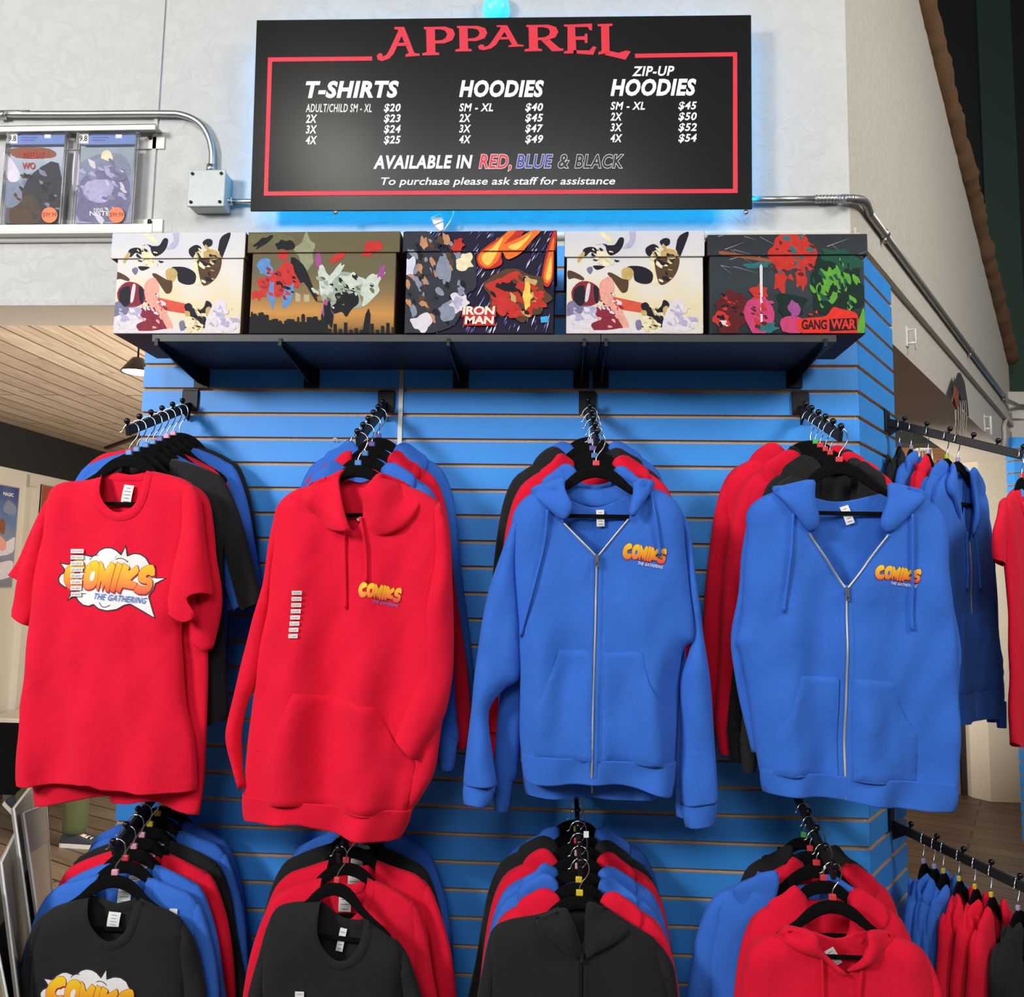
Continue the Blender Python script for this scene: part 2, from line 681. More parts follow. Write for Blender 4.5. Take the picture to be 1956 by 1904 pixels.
def patch(name, poly, base, off=0.001, T=0.003, w=0.006, g=0.012, sm=0, fold=nofold, mats=None):
    pl = catmull(poly, sm, True) if sm else list(poly)
    pl = resample(list(pl) + [pl[0]], g)[:-1]
    P, T3 = fill(pl, g)
    t = rnd(dist(P, [pl + [pl[0]]]), T, w) if T else 0.0
    y = base(P) - off - t + fold(P)
    return mesh_from([(p[0], yy, p[1]) for p, yy in zip(P, y)], T3, name, mats)


def ribbon_poly(pts, wd, g=0.01):
    pts = resample(pts, g)
    A = np.array(pts, float)
    d = np.gradient(A, axis=0)
    d /= np.maximum(1e-9, np.hypot(d[:, 0], d[:, 1]))[:, None]
    n = np.stack([-d[:, 1], d[:, 0]], 1)
    return A + n * wd / 2, A - n * wd / 2


def ribbon(name, pts, wd, base, off=0.001, T=0.0015, g=0.01):
    a, b = ribbon_poly(pts, wd, g)
    c = (a + b) / 2
    ya, yb, yc = base(a) - off * 0.3, base(b) - off * 0.3, base(c) - off - T
    V, Fc = [], []
    n = len(a)
    for i in range(n):
        V += [(a[i][0], ya[i], a[i][1]), (c[i][0], yc[i], c[i][1]), (b[i][0], yb[i], b[i][1])]
    for i in range(n - 1):
        for k in (0, 1):
            p = 3 * i + k
            Fc.append((p, p + 3, p + 4, p + 1))
    me = mesh_from(V, Fc, name)
    bm = bmesh.new()
    bm.from_mesh(me)
    for f in bm.faces:
        if f.normal.y > 0:
            f.normal_flip()
    bm.to_mesh(me)
    bm.free()
    return me


def strand(name, pts, r, base, off=0.004, g=0.012, end=None):
    pts = resample(catmull(pts, 4), g)
    y = base(np.array(pts)) - off
    bm = bmesh.new()
    rs = [r] * len(pts)
    rs[-1] = r * 1.45
    if len(rs) > 2:
        rs[-2] = r * 1.4
    tube(bm, [(p[0], yy, p[1]) for p, yy in zip(pts, y)], rs, 8)
    me = bpy.data.meshes.new(name)
    bm.to_mesh(me)
    bm.free()
    return me


# ------------------------------------------------------------------ lettering
TXT = {}


def text_raw(s, shear=0.0, offset=0.0, space=1.0):
    key = (s, shear, offset, space)
    if key in TXT:
        return TXT[key]
    cu = bpy.data.curves.new('lettering', 'FONT')
    cu.body = s
    cu.shear = shear
    cu.offset = offset
    cu.space_character = space
    cu.resolution_u = 3
    cu.fill_mode = 'FRONT'
    o = bpy.data.objects.new('lettering', cu)
    COL.objects.link(o)
    dg = bpy.context.evaluated_depsgraph_get()
    me = bpy.data.meshes.new_from_object(o.evaluated_get(dg))
    V = np.array([tuple(v.co)[:2] for v in me.vertices])
    T3 = [tuple(p.vertices) for p in me.polygons]
    bpy.data.objects.remove(o)
    bpy.data.curves.remove(cu)
    bpy.data.meshes.remove(me)
    TXT[key] = (V, T3)
    return V, T3


def text_uv(s, shear=0.0, offset=0.0, space=1.0, ref=None):
    V, T3 = text_raw(s, shear, offset, space)
    R = text_raw(s, shear, ref if ref is not None else offset, space)[0]
    mn, mx = R.min(0), R.max(0)
    return (V - mn) / (mx - mn), T3


def quad_map(uv, q):
    """q = TL, TR, BR, BL"""
    q = [np.array(k, float) for k in q]
    u, v = uv[:, :1], uv[:, 1:2]
    return q[3] * (1 - u) * (1 - v) + q[2] * u * (1 - v) + q[0] * (1 - u) * v + q[1] * u * v


def rect(x0, x1, y0, y1):
    return [(x0, y0), (x1, y0), (x1, y1), (x0, y1)]


def densify(V, T3, g):
    bm = bmesh.new()
    vs = [bm.verts.new((p[0], 0, p[1])) for p in V]
    for f in T3:
        try:
            bm.faces.new([vs[i] for i in f])
        except ValueError:
            pass
    for _ in range(4):
        es = [e for e in bm.edges if e.calc_length() > g]
        if not es:
            break
        bmesh.ops.subdivide_edges(bm, edges=es, cuts=1)
    bmesh.ops.triangulate(bm, faces=bm.faces)
    bm.verts.index_update()
    P = np.array([(v.co.x, v.co.z) for v in bm.verts])
    Fc = [tuple(v.index for v in f.verts) for f in bm.faces]
    bm.free()
    return P, Fc


def layered(name, layers, base, parent, off0=0.0012, step=0.0005, grad=None, g=0.012):
    """layers: (kind, data, material); kind 'poly' -> list of (x,z); 'tri' -> (V,T). one mesh, printed on the cloth"""
    V, Fc, mi, mats, gr = [], [], [], [], []
    for i, (kind, data, mat) in enumerate(layers):
        if kind == 'poly':
            pl = resample(list(data) + [data[0]], g)[:-1]
            P, T3 = fill(pl, g)
        elif kind == 'raw':
            P, T3 = fill(list(data), g)
        else:
            P, T3 = densify(data[0], data[1], g)
        if not len(P):
            continue
        y = base(P) - off0 - step * i
        if mat not in mats:
            mats.append(mat)
        o = len(V)
        V += [(p[0], yy, p[1]) for p, yy in zip(P, y)]
        gr += list(grad(P)) if grad else [0.0] * len(P)
        A = np.array(V[o:])
        for f in T3:
            a, b, c = A[f[0]], A[f[1]], A[f[2]]
            if np.cross(b - a, c - a)[1] > 0:
                f = f[::-1]
            Fc.append(tuple(o + k for k in f))
            mi.append(mats.index(mat))
    me = mesh_from(V, Fc, name, mats, mi)
    at_ = me.attributes.new('grad', 'FLOAT', 'POINT')
    at_.data.foreach_set('value', gr)
    return link(name, me, None, parent)


def grad_mat():
    m, t, b = nt('orange_yellow_print')
    a = node(t, 'ShaderNodeAttribute', attribute_name='grad')
    rp = node(t, 'ShaderNodeValToRGB')
    e = rp.color_ramp.elements
    e[0].position = 0.0
    e[0].color = (0.92, 0.62, 0.01, 1)
    e[1].position = 1.0
    e[1].color = (0.74, 0.07, 0.03, 1)
    k = rp.color_ramp.elements.new(0.55)
    k.color = (0.88, 0.33, 0.012, 1)
    t.links.new(a.outputs['Fac'], rp.inputs['Fac'])
    t.links.new(rp.outputs['Color'], b.inputs['Base Color'])
    b.inputs['Roughness'].default_value = 0.6
    return m


M_GRAD = grad_mat()
M_PRINTW = plain('white_print', (0.80, 0.79, 0.78, 1), 0.6)
M_PRINTB = plain('blue_print', (0.05, 0.16, 0.52, 1), 0.6)
M_PRINTR = plain('dark_red_print', (0.40, 0.02, 0.02, 1), 0.6)

# letters of the shop logo, traced in a 1956 x 1386 frame
LOGO = {
    'C': [(590, 470), (592, 370), (545, 325), (480, 328), (400, 380), (335, 455), (298, 560), (298, 660), (335, 745), (395, 795), (475, 792), (545, 755), (580, 690), (570, 625), (520, 618), (485, 640), (445, 628), (428, 580), (445, 530), (482, 500), (515, 508), (530, 480)],
    'O': [(770, 338), (690, 355), (622, 420), (588, 520), (580, 640), (590, 725), (622, 772), (680, 782), (750, 760), (800, 700), (825, 620), (848, 500), (846, 400), (818, 352)],
    'M': [(860, 345), (905, 380), (945, 500), (1045, 355), (1108, 405), (1002, 825), (952, 792), (948, 690), (905, 806), (882, 630), (840, 798), (800, 765)],
    'I': [(1130, 360), (1203, 400), (1088, 832), (1022, 790)],
    'K': [(1215, 375), (1307, 432), (1280, 505), (1430, 405), (1452, 510), (1312, 640), (1425, 682), (1385, 777), (1205, 745), (1172, 835), (1110, 790)],
    'S': [(1688, 560), (1692, 470), (1670, 405), (1600, 402), (1500, 450), (1442, 540), (1442, 640), (1490, 680), (1578, 690), (1568, 730), (1510, 735), (1430, 700), (1380, 800), (1440, 845), (1550, 850), (1620, 800), (1652, 720), (1652, 640), (1605, 598), (1552, 600), (1560, 560), (1600, 545), (1640, 582)],
}
OHOLE = [(740, 495), (700, 522), (680, 590), (685, 645), (715, 656), (745, 620), (766, 550), (762, 505)]
CLOUD = [(240, 375), (365, 395), (430, 325), (520, 265), (600, 248), (680, 268), (715, 268), (780, 240), (840, 178), (930, 140), (1030, 140), (1110, 175), (1180, 243), (1250, 110), (1270, 262), (1370, 225), (1470, 235), (1560, 290), (1612, 390), (1690, 420), (1690, 600), (1850, 605), (1690, 692), (1670, 780), (1595, 880), (1702, 1222), (1540, 1130), (1320, 1005), (1230, 1025), (1120, 1090), (980, 1110), (850, 1080), (765, 1010), (680, 1040), (580, 1020), (500, 950), (470, 890), (400, 900), (325, 948), (380, 870), (390, 790), (290, 740), (220, 690), (200, 620), (240, 550), (300, 520), (305, 470)]
ARCS = [[(665, 335), (700, 285), (760, 255), (835, 252)], [(1100, 325), (1160, 300), (1230, 320), (1282, 372)], [(495, 788), (540, 830), (590, 845), (645, 842)], [(858, 965), (890, 1030), (950, 1052), (1035, 1012)]]


def offset_poly(p, d):
    A = np.array(p, float)
    n = len(A)
    area_ = 0.5 * sum(A[i][0] * A[(i + 1) % n][1] - A[(i + 1) % n][0] * A[i][1] for i in range(n))
    s = 1 if area_ > 0 else -1
    out = []
    for i in range(n):
        e1 = A[i] - A[i - 1]
        e2 = A[(i + 1) % n] - A[i]
        e1 /= np.linalg.norm(e1)
        e2 /= np.linalg.norm(e2)
        n1 = np.array([e1[1], -e1[0]]) * s
        n2 = np.array([e2[1], -e2[0]]) * s
        b = n1 + n2
        L = np.linalg.norm(b)
        b = n1 if L < 0.3 else b / L
        k = min(1.8, 1 / max(0.3, float(b @ n1)))
        out.append(tuple(A[i] + b * d * k))
    return out


def logo_layers(fm, cloud, holemat, sub, outl=9):
    """fm maps logo coordinates to (x, z)"""
    mp = lambda pl: [fm(q) for q in pl]
    L = []
    if cloud:
        L.append(('poly', mp(offset_poly(CLOUD, 9)), M_DARK))
        L.append(('poly', mp(offset_poly(CLOUD, -12)), M_PRINTW))
        for a in ARCS:
            p, q = ribbon_poly(catmull(a, 4), 12, 20)
            L.append(('poly', mp([tuple(k) for k in p] + [tuple(k) for k in q[::-1]]), M_DARK))
    for k in 'COMIKS':
        sh = [(x + 6, y + 22) for x, y in LOGO[k]]
        L.append(('poly', mp(offset_poly(sh, outl)), M_PRINTR))
    for k in 'COMIKS':
        L.append(('poly', mp(offset_poly(LOGO[k], outl)), M_PRINTR))
        L.append(('poly', mp(LOGO[k]), M_GRAD))
        if k == 'O':
            L.append(('poly', mp(OHOLE), holemat))
    V, T3 = text_uv('THE GATHERING', 0.25, 0.014, 1.12)
    q = quad_map(V, [(785, 832), (1585, 905), (1562, 998), (768, 926)])
    L.append(('tri', (np.array([fm(k) for k in q]), T3), sub))
    return L


# ------------------------------------------------------------------ hangers
def hanger_meshes():
    bm = bmesh.new()
    # velvet arch with drooping arms and a straight trouser bar
    arm = [(0, -0.098, 0.031), (0.03, -0.104, 0.030), (0.055, -0.119, 0.026), (0.085, -0.143, 0.019), (0.125, -0.166, 0.014), (0.158, -0.184, 0.013), (0.176, -0.198, 0.012), (0.179, -0.206, 0.010), (0.172, -0.212, 0.008)]
    full = [(-x, z, h) for x, z, h in arm[:0:-1]] + arm
    full = catmull(full, 4)
    rings = []
    for i, (x, z, h) in enumerate(full):
        a = full[max(0, i - 1)]
        b = full[min(len(full) - 1, i + 1)]
        d = Vector((b[0] - a[0], 0, b[1] - a[1])).normalized()
        n = Vector((-d.z, 0, d.x))
        c = Vector((x, 0, z))
        rings.append([bm.verts.new(c + n * (h / 2) * ky + Vector((0, kx * 0.0028, 0))) for kx, ky in ((-1, 0.8), (-0.6, 1), (0.6, 1), (1, 0.8), (1, -0.8), (0.6, -1), (-0.6, -1), (-1, -0.8))])
    for A, B in zip(rings, rings[1:]):
        for k in range(8):
            bm.faces.new((A[k], A[(k + 1) % 8], B[(k + 1) % 8], B[k]))
    bm.faces.new(rings[0][::-1])
    bm.faces.new(rings[-1])
    bmesh.ops.recalc_face_normals(bm, faces=bm.faces)
    body = bpy.data.meshes.new('hanger_body')
    bm.to_mesh(body)
    bm.free()
    smooth(body)
    body.materials.append(M_VELVET)
    bm = bmesh.new()
    box(bm, -0.174, 0.174, -0.0026, 0.0026, -0.217, -0.207)
    bevel_all(bm, 0.0015, 2)
    bar = bpy.data.meshes.new('trouser_bar')
    bm.to_mesh(bar)
    bm.free()
    bar.materials.append(M_VELVET)
    bm = bmesh.new()
    p = [(0, -0.092), (0, -0.066), (0.006, -0.052), (0.018, -0.036), (0.0225, -0.02), (0.018, -0.004), (0.006, 0.0035), (-0.008, 0.002), (-0.018, -0.008), (-0.0225, -0.019), (-0.029, -0.022)]
    tube(bm, [(x, 0, z) for x, z in catmull(p, 5)], 0.00165, 8)
    hook = bpy.data.meshes.new('hook')
    bm.to_mesh(hook)
    bm.free()
    hook.materials.append(M_CHROME)
    bm = bmesh.new()
    box(bm, -0.0085, 0.0085, -0.0045, 0.0045, -0.083, -0.069)
    bevel_all(bm, 0.002, 2)
    clip = bpy.data.meshes.new('size_clip')
    bm.to_mesh(clip)
    bm.free()
    clip.materials.append(M_TAG)
    return body, bar, hook, clip


HANG = hanger_meshes()


def hanger(loc, clip, label, group, yaw=0.0, sx=1.0):
    r = empty('clothes_hanger', loc, label, 'hanger', group, yaw)
    r.scale = (sx, 1, 1)
    link('hanger_body', HANG[0], None, r)
    link('trouser_bar', HANG[1], None, r)
    link('hook', HANG[2], None, r)['label'] = 'chrome wire hook'
    if clip:
        c = link('size_clip', HANG[3], None, r)
        c.material_slots[0].link = 'OBJECT'
        c.material_slots[0].material = clipm(clip)
        c['label'] = clip + ' plastic size clip'
    return r


def label_mesh(w, h, bars=4, seed=1):
    bm = bmesh.new()
    n = 5
    vs = []
    for i in range(n + 1):
        z = -h * i / n
        y = -0.004 * math.sin(i / n * 2.4)
        vs.append((bm.verts.new((-w / 2, y, z)), bm.verts.new((w / 2, y, z))))
    for a, b in zip(vs, vs[1:]):
        bm.faces.new((a[0], b[0], b[1], a[1]))
    r = random.Random(seed)
    for k in range(bars):
        z = -h * (0.16 + 0.7 * k / max(1, bars - 1))
        y = -0.004 * math.sin(-z / h * 2.4) - 0.0008
        ww = w * r.uniform(0.2, 0.36)
        f = bm.faces.new([bm.verts.new(q) for q in ((-ww, y, z - h * 0.02), (ww, y, z - h * 0.02), (ww, y, z + h * 0.02), (-ww, y, z + h * 0.02))])
        f.material_index = 1
    me = bpy.data.meshes.new('neck_label')
    bm.to_mesh(me)
    bm.free()
    me.materials.append(M_TAG)
    me.materials.append(M_TAGINK)
    return me


LABEL_MESH = label_mesh(0.034, 0.05)

# ------------------------------------------------------------------ repeated garments (built once per kind, colour and drape)
TEMPL = {}


def mir(p):
    return [(-x, z) for x, z in p]


def template(kind, col, var):
    key = (kind, col, var)
    if key in TEMPL:
        return TEMPL[key]
    r = random.Random(hash((kind, var)) & 0xffff if False else (len(kind) * 31 + var * 7))
    parts = []
    g = 0.021
    fm, rm = fab(col), ribm(col)
    j = lambda a: r.uniform(-a, a)

    def add(n, me, m, sub=None):
        if len(me.materials) == 0:
            me.materials.append(m)
        parts.append((n, me, sub))
    if kind == 'tee':
        Rb = [(0.062, -0.116), (0.12, -0.136), (0.170, -0.158 + j(.004)), (0.2, -0.195), (0.204, -0.3), (0.196, -0.42), (0.2, -0.6), (0.205 + j(.01), -0.83 + j(.02))]
        Lb = mir(Rb[:-1]) + [(-0.2 + j(.01), -0.83 + j(.02))]
        nf = [(-0.062, -0.165), (-0.035, -0.205), (0, -0.22), (0.035, -0.205), (0.062, -0.165)]
        nb = [(-0.04, -0.132), (0, -0.138), (0.04, -0.132)]
        body = shell('body', Lb, Rb, nf, nb, [(-0.1, -0.845), (0, -0.835), (0.1, -0.85)], None, 0.019, 0.07, 0.5, g, folds(var + 3, -0.2, -0.85, 0.022))
        add('body', body, fm)
        fs = surf(body)
        bs = surf(body, True)
        for s in (1, -1):
            o = [(0.15, -0.152), (0.195, -0.176), (0.23, -0.25), (0.262 + j(.01), -0.36), (0.287 + j(.015), -0.52)]
            i = [(0.16, -0.2), (0.185, -0.3), (0.2, -0.4), (0.232 + j(.015), -0.545)]
            if var == 8:
                o = [(x, -0.15 + (z + 0.15) * 0.48) for x, z in o]
                i = [(x, -0.15 + (z + 0.15) * 0.5) for x, z in i]
            me = shell('sleeve', i if s > 0 else mir(o), o if s > 0 else mir(i), T=0.017, w=0.04, kb=0.6, g=g, fold=folds(var + 9 + s, -0.15, -0.55, 0.01), y0=0.004)
            add('sleeve', me, fm)
        ring = catmull([(-0.062, -0.122)] + nf + [(0.062, -0.122)], 4)
        out = catmull([(-0.081, -0.128), (-0.081, -0.17), (-0.05, -0.222), (0, -0.24), (0.05, -0.222), (0.081, -0.17), (0.081, -0.128)], 4)
        nbm = [patch('neckband', ring + out[::-1], fs, 0.001, 0.003, 0.008, 0.012)]
        bp = [(-0.06, -0.125), (-0.04, -0.132), (0, -0.138), (0.04, -0.132), (0.06, -0.125), (0.05, -0.155), (0, -0.168), (-0.05, -0.155)]
        nbm.append(patch('neckband', bp, bs, 0.002, 0.002, 0.006, 0.012))
        add('neckband', join_mesh('neckband', nbm), rm)
        parts.append(('neck_label', LABEL_MESH, Vector((0.004, float(bs(np.array([(0.0, -0.16)]))[0]) - 0.006, -0.152))))
    else:
        Rb = [(0.07, -0.108), (0.13, -0.132), (0.185, -0.166 + j(.006)), (0.212, -0.21), (0.214, -0.3), (0.205, -0.42), (0.205, -0.6), (0.205, -0.79)]
        Lb = mir(Rb)
        if kind == 'zip_hoodie':
            nf = [(-0.06, -0.2), (-0.03, -0.27), (0, -0.33), (0.03, -0.27), (0.06, -0.2)]
        else:
            nf = [(-0.05, -0.19), (-0.02, -0.235), (0, -0.245), (0.02, -0.235), (0.05, -0.19)]
        nb = [(-0.04, -0.135), (0, -0.145), (0.04, -0.135)]
        body = shell('body', Lb, Rb, nf, nb, None, None, 0.022, 0.075, 0.5, g, folds(var + 17, -0.2, -0.85, 0.02))
        add('body', body, fm)
        fs = surf(body)
        hb = shell('waistband', [(-0.203, -0.775), (-0.198, -0.82), (-0.19, -0.86)], [(0.203, -0.775), (0.198, -0.82), (0.19, -0.86)], T=0.024, w=0.06, kb=0.5, g=g, fold=folds(var + 17, -0.2, -0.85, 0.02))
        add('waistband', hb, rm)
        for s in (1, -1):
            e = j(.02)
            o = [(0.15, -0.143), (0.2, -0.178), (0.235, -0.27), (0.26, -0.45), (0.285 + e, -0.68), (0.3 + e, -0.83)]
            i = [(0.165, -0.2), (0.188, -0.35), (0.2, -0.5), (0.215 + e, -0.68), (0.228 + e, -0.83)]
            me = shell('sleeve', i if s > 0 else mir(o), o if s > 0 else mir(i), T=0.02, w=0.045, kb=0.6, g=g, fold=folds(var + 29 + s, -0.15, -0.85, 0.012), y0=0.006)
            add('sleeve', me, fm)
            a = [(0.234 + e, -0.82), (0.24 + e, -0.86), (0.245 + e, -0.9)]
            b = [(0.298 + e, -0.82), (0.294 + e, -0.86), (0.288 + e, -0.9)]
            me = shell('cuff', a if s > 0 else mir(b), b if s > 0 else mir(a), T=0.018, w=0.03, kb=0.6, g=0.016, y0=0.006)
            parts.append(('cuff', me, 'sleeve'))
            me.materials.append(rm)
        hp = [(0.050, -0.130), (0.060, -0.104 + j(.006)), (0.088, -0.098 + j(.008)), (0.118, -0.118 + j(.006)), (0.152, -0.140), (0.150, -0.178), (0.112, -0.215), (0.062, -0.268), (0.022, -0.300), (0.004, -0.31), (0.028, -0.255), (0.050, -0.195)]
        hq = [(-(x + j(.006)), z + j(.008)) for x, z in hp]
        hm = [pillow('hood', hp, 0.012, 0.03, 0.8, 0.013, folds(var + 41, 0, -0.3, 0.012, 0.009), -0.014), pillow('hood', hq, 0.012, 0.03, 0.8, 0.013, folds(var + 47, 0, -0.3, 0.012, 0.009), -0.014)]
        hk = [(-0.09, -0.112), (-0.055, -0.128), (0, -0.138), (0.055, -0.128), (0.09, -0.112), (0.10, -0.2), (0.05, -0.29), (-0.05, -0.29), (-0.10, -0.2)]
        hm.append(pillow('hood', hk, 0.006, 0.03, 1.2, 0.018, folds(var + 51, 0, -0.3, 0.004, 0.004), 0.020))
        add('hood', join_mesh('hood', hm), fm)
        pk = [(-0.11, -0.54), (0.11, -0.54), (0.165, -0.68), (0.165, -0.775), (-0.165, -0.775), (-0.165, -0.68)]
        add('pocket', patch('pocket', pk, fs, 0.001, 0.005, 0.01, 0.02), fm)
        for s in (1, -1):
            add('drawstring', strand('drawstring', [(0.03 * s, -0.3), (0.04 * s, -0.38), (0.05 * s, -0.47)], 0.003, fs, 0.006), fm)
        if kind == 'zip_hoodie':
            zz = ribbon('zipper', [(0, -0.33), (0, -0.85)], 0.006, fs, 0.002)
            zz.materials.append(M_ALU)
            add('zipper', zz, M_ALU)
    TEMPL[key] = parts
    return parts


NAMES = {'tee': ('t_shirt', 't-shirt'), 'pullover_hoodie': ('pullover_hoodie', 'hoodie'), 'zip_hoodie': ('zip_hoodie', 'hoodie')}


def garment(kind, col, loc, label, group, yaw=0.0, var=0, sx=1.0, roll=0.0):
    nm, cat = NAMES[kind]
    r = empty(nm, loc, label, cat, group, yaw)
    r.scale = (sx, 1, 1)
    r.rotation_euler = (0, roll, yaw)
    last = {}
    for n, me, sub in template(kind, col, var):
        par = last[sub] if isinstance(sub, str) else r
        o = link(n, me, None, par)
        if isinstance(sub, Vector):
            o.location = sub
            o['label'] = 'white woven neck label'
        last[n] = o
    return r


# ------------------------------------------------------------------ garments at the front of each rack, shaped one by one
class Front:
    def __init__(self, kind, col, origin, label, group):
        self.o = Vector(origin)
        nm, cat = NAMES[kind]
        self.root = empty(nm, origin, label, cat, group)
        self.m, self.rm = fab(col), ribm(col)
        self.col = col

    def p(self, pts, dy=0.0):
        out = []
        for x, y in pts:
            q = at(x, y, self.o.y + dy) - self.o
            out.append((q.x, q.z))
        return out

    def one(self, q):
        return self.p([q])[0]

    def add(self, n, me, m=None, parent=None, solid=0.0):
        if len(me.materials) == 0:
            me.materials.append(m or self.m)
        o = link(n, me, None, parent or self.root)
        if solid:
            md = o.modifiers.new('cloth_thickness', 'SOLIDIFY')
            md.thickness = solid
            md.offset = -1.0
        return o

    def body(self, L, R, nf, nb, hf=None, hb=None, T=0.03, w=0.055, kb=0.5, seed=1, A=0.012, g=0.012, N=0.005):
        L, R = self.p(L), self.p(R)
        zt, zb = L[0][1], L[-1][1]
        me = shell('body', L, R, self.p(nf), self.p(nb), self.p(hf) if hf else None, self.p(hb) if hb else None, T, w, kb, g, folds(seed, zt - 0.1, zb, A, N))
        self.fs = surf(me)
        self.bs = surf(me, True)
        self.bodyo = self.add('body', me, solid=0.002)
        return me

    def tube(self, n, L, R, T=0.03, w=0.04, seed=2, A=0.016, y0=0.012, m=None, parent=None, g=0.012, kb=0.6, N=0.007, hem=None):
        L, R = self.p(L), self.p(R)
        me = shell(n, L, R, hemF=self.p(hem) if hem else None, T=T, w=w, kb=kb, g=g, fold=folds(seed, L[0][1], L[-1][1] - 0.01, A, N), y0=y0)
        return self.add(n, me, m, parent, 0.002)

    def neck_label(self, tl, tr, br, bl, seed=1):
        q = self.p([tl, tr, br, bl])
        w_ = abs(q[1][0] - q[0][0])
        h_ = abs(q[3][1] - q[0][1])
        y = float(self.bs(np.array([((q[0][0] + q[1][0]) / 2, q[0][1])]))[0]) - 0.009
        o = link('neck_label', label_mesh(w_, h_, 5, seed), None, self.root)
        o.location = ((q[0][0] + q[1][0]) / 2, y, q[0][1])
        o.rotation_euler = (0, math.atan2(q[3][0] - q[0][0], h_) * -1, 0)
        o['label'] = 'white woven neck label'
        return o

    def neckband(self, inner, outer, backpoly=None):
        a = catmull(self.p(inner), 4)
        b = catmull(self.p(outer), 4)
        ms = [patch('neckband', a + b[::-1], self.fs, 0.0012, 0.0035, 0.008, 0.008)]
        if backpoly:
            ms.append(patch('neckband', self.p(backpoly), self.bs, 0.003, 0.002, 0.006, 0.01))
        return self.add('neckband', join_mesh('neckband', ms), self.rm)

    def flap(self, n, poly, T=0.014, w=0.03, seed=3, A=0.016, parent=None, m=None, N=0.010, y0=-0.006, g=0.009):
        pl = self.p(poly)
        base = self.fs
        cl = lambda P: np.minimum(base(P), 0.0)
        me = pillow(n, pl, T, w, 0.3, g, folds(seed, 0, -0.3, A, N), y0, 3, cl)
        return self.add(n, me, m, parent)

    def pocket(self, poly, T=0.006, seed=5):
        me = patch('pocket', self.p(poly), self.fs, 0.001, T, 0.008, 0.012, fold=folds(seed, 0, -0.8, 0.004, 0.002))
        return self.add('pocket', me)

    def strings(self, lists, r=0.0032):
        for l in lists:
            self.add('drawstring', strand('drawstring', self.p(l), r, self.fs, 0.007))

    def zipper(self, vleft, vright, down, pull):
        cf = lambda P: np.minimum(self.fs(P), -0.012)
        ms = [ribbon('zipper', self.p(k), 0.0055, cf, 0.0045, 0.001) for k in (vleft, vright, down)]
        z = self.add('zipper', join_mesh('zipper', ms), M_ALU)
        z['label'] = 'black zip' if self.col == 'black' else 'silver metal zip'
        pq = self.p(pull)
        y = float(self.fs(np.array([pq[0]]))[0]) - 0.009
        bm = bmesh.new()
        (x0, z0), (x1, z1) = pq
        xm = (x0 + x1) / 2
        box(bm, xm - 0.005, xm + 0.005, y - 0.003, y + 0.005, z0 - 0.011, z0 + 0.002)
        box(bm, xm - 0.0042, xm + 0.0042, y - 0.0045, y - 0.002, z1, z0 - 0.006)
        box(bm, xm - 0.002, xm + 0.002, y - 0.0052, y - 0.0044, z1 + 0.004, z1 + 0.010, 1)
        bm_obj('zip_pull', bm, [M_CHROME, M_DARK], z)['label'] = 'black zip pull' if self.col == 'black' else 'silver zip pull'
        # cloth placket on both sides of the teeth
        for s in (-1, 1):
            pp = [(x + s * 7.5, y) for x, y in down]
            self.add('placket', ribbon('placket', self.p(pp), 0.012, self.fs, 0.0015, 0.0018))

    def size_strip(self, rows, word, wd, base=None):
        """clear sticker strip: white boxes with the size printed"""
        L = []
        base = base or self.fs
        for (x, y, w_, h_) in rows:
            L.append(('raw', self.p(rect(x, x + w_, y, y + h_)), M_TAG))
        V, T3 = text_uv(word, 0, 0.01)
        for (x, y, w_, h_) in rows:
            q = quad_map(V, rect(x + w_ * .1, x + w_ * .9, y + h_ * .28, y + h_ * .75))
            L.append(('tri', (np.array(self.p(q)), T3), M_TAGINK))
        return layered('size_sticker', L, base, self.root, 0.0058, 0.00004, g=0.01)

    def logo(self, fm_px, cloud, sub, outl=6, g=0.0055, step=0.0001):
        hole = M_PRINTW if cloud else self.m
        fm = lambda q: self.one(fm_px(q))
        z0 = fm((900, 340))[1]
        z1 = fm((900, 830))[1]
        grad = lambda P: np.clip((z0 - P[:, 1]) / (z0 - z1), 0, 1)
        o = layered('chest_print', logo_layers(fm, cloud, hole, sub, outl), self.fs, self.root, 0.0012, step, grad, g)
        o['label'] = 'orange lettering print' + (' on a white cartoon cloud' if cloud else '')
        return o
# ------------------------------------------------------------------ the setting
ZH = 2.404            # underside of the header beams
WC = at(1621, 300, 0.03)
WP = Vector((WC.x, 0.03, 0))
ZT = 4.8


def poly_struct(name, pts, vec, mat):
    bm = bmesh.new()
    prism(bm, pts, vec)
    return struct(bm_obj(name, bm, mat))


# front wall above the header, its soffit seen from below on the left
bm = bmesh.new()
fs_ = prism(bm, [(-7.0, 0.03, ZH), (WP.x, 0.03, ZH), (WP.x, 0.03, ZT), (-7.0, 0.03, ZT)], (0, 0.2, 0))
for f in fs_:
    if f.normal.z < -0.9:
        f.material_index = 1
struct(bm_obj('wall_front', bm, [M_WALL, M_SOFFIT]))
# oblique wall on the right with a raked top edge
a0 = WP.copy()
s_end = 3.6
pts = [a0 + Vector((0, 0, ZH)), a0 + SD * s_end + Vector((0, 0, ZH)), a0 + SD * s_end + Vector((0, 0, 3.03)), a0 + SD * 1.145 + Vector((0, 0, 4.076)), a0 + SD * 0.1 + Vector((0, 0, 4.52)), a0 + Vector((0, 0, 4.56))]
bm = bmesh.new()
fs_ = prism(bm, pts, -SN * 0.29)
for f in fs_:
    if f.normal.z < -0.9:
        f.material_index = 1
struct(bm_obj('wall_right', bm, [M_BEIGE, M_SOFFIT]))
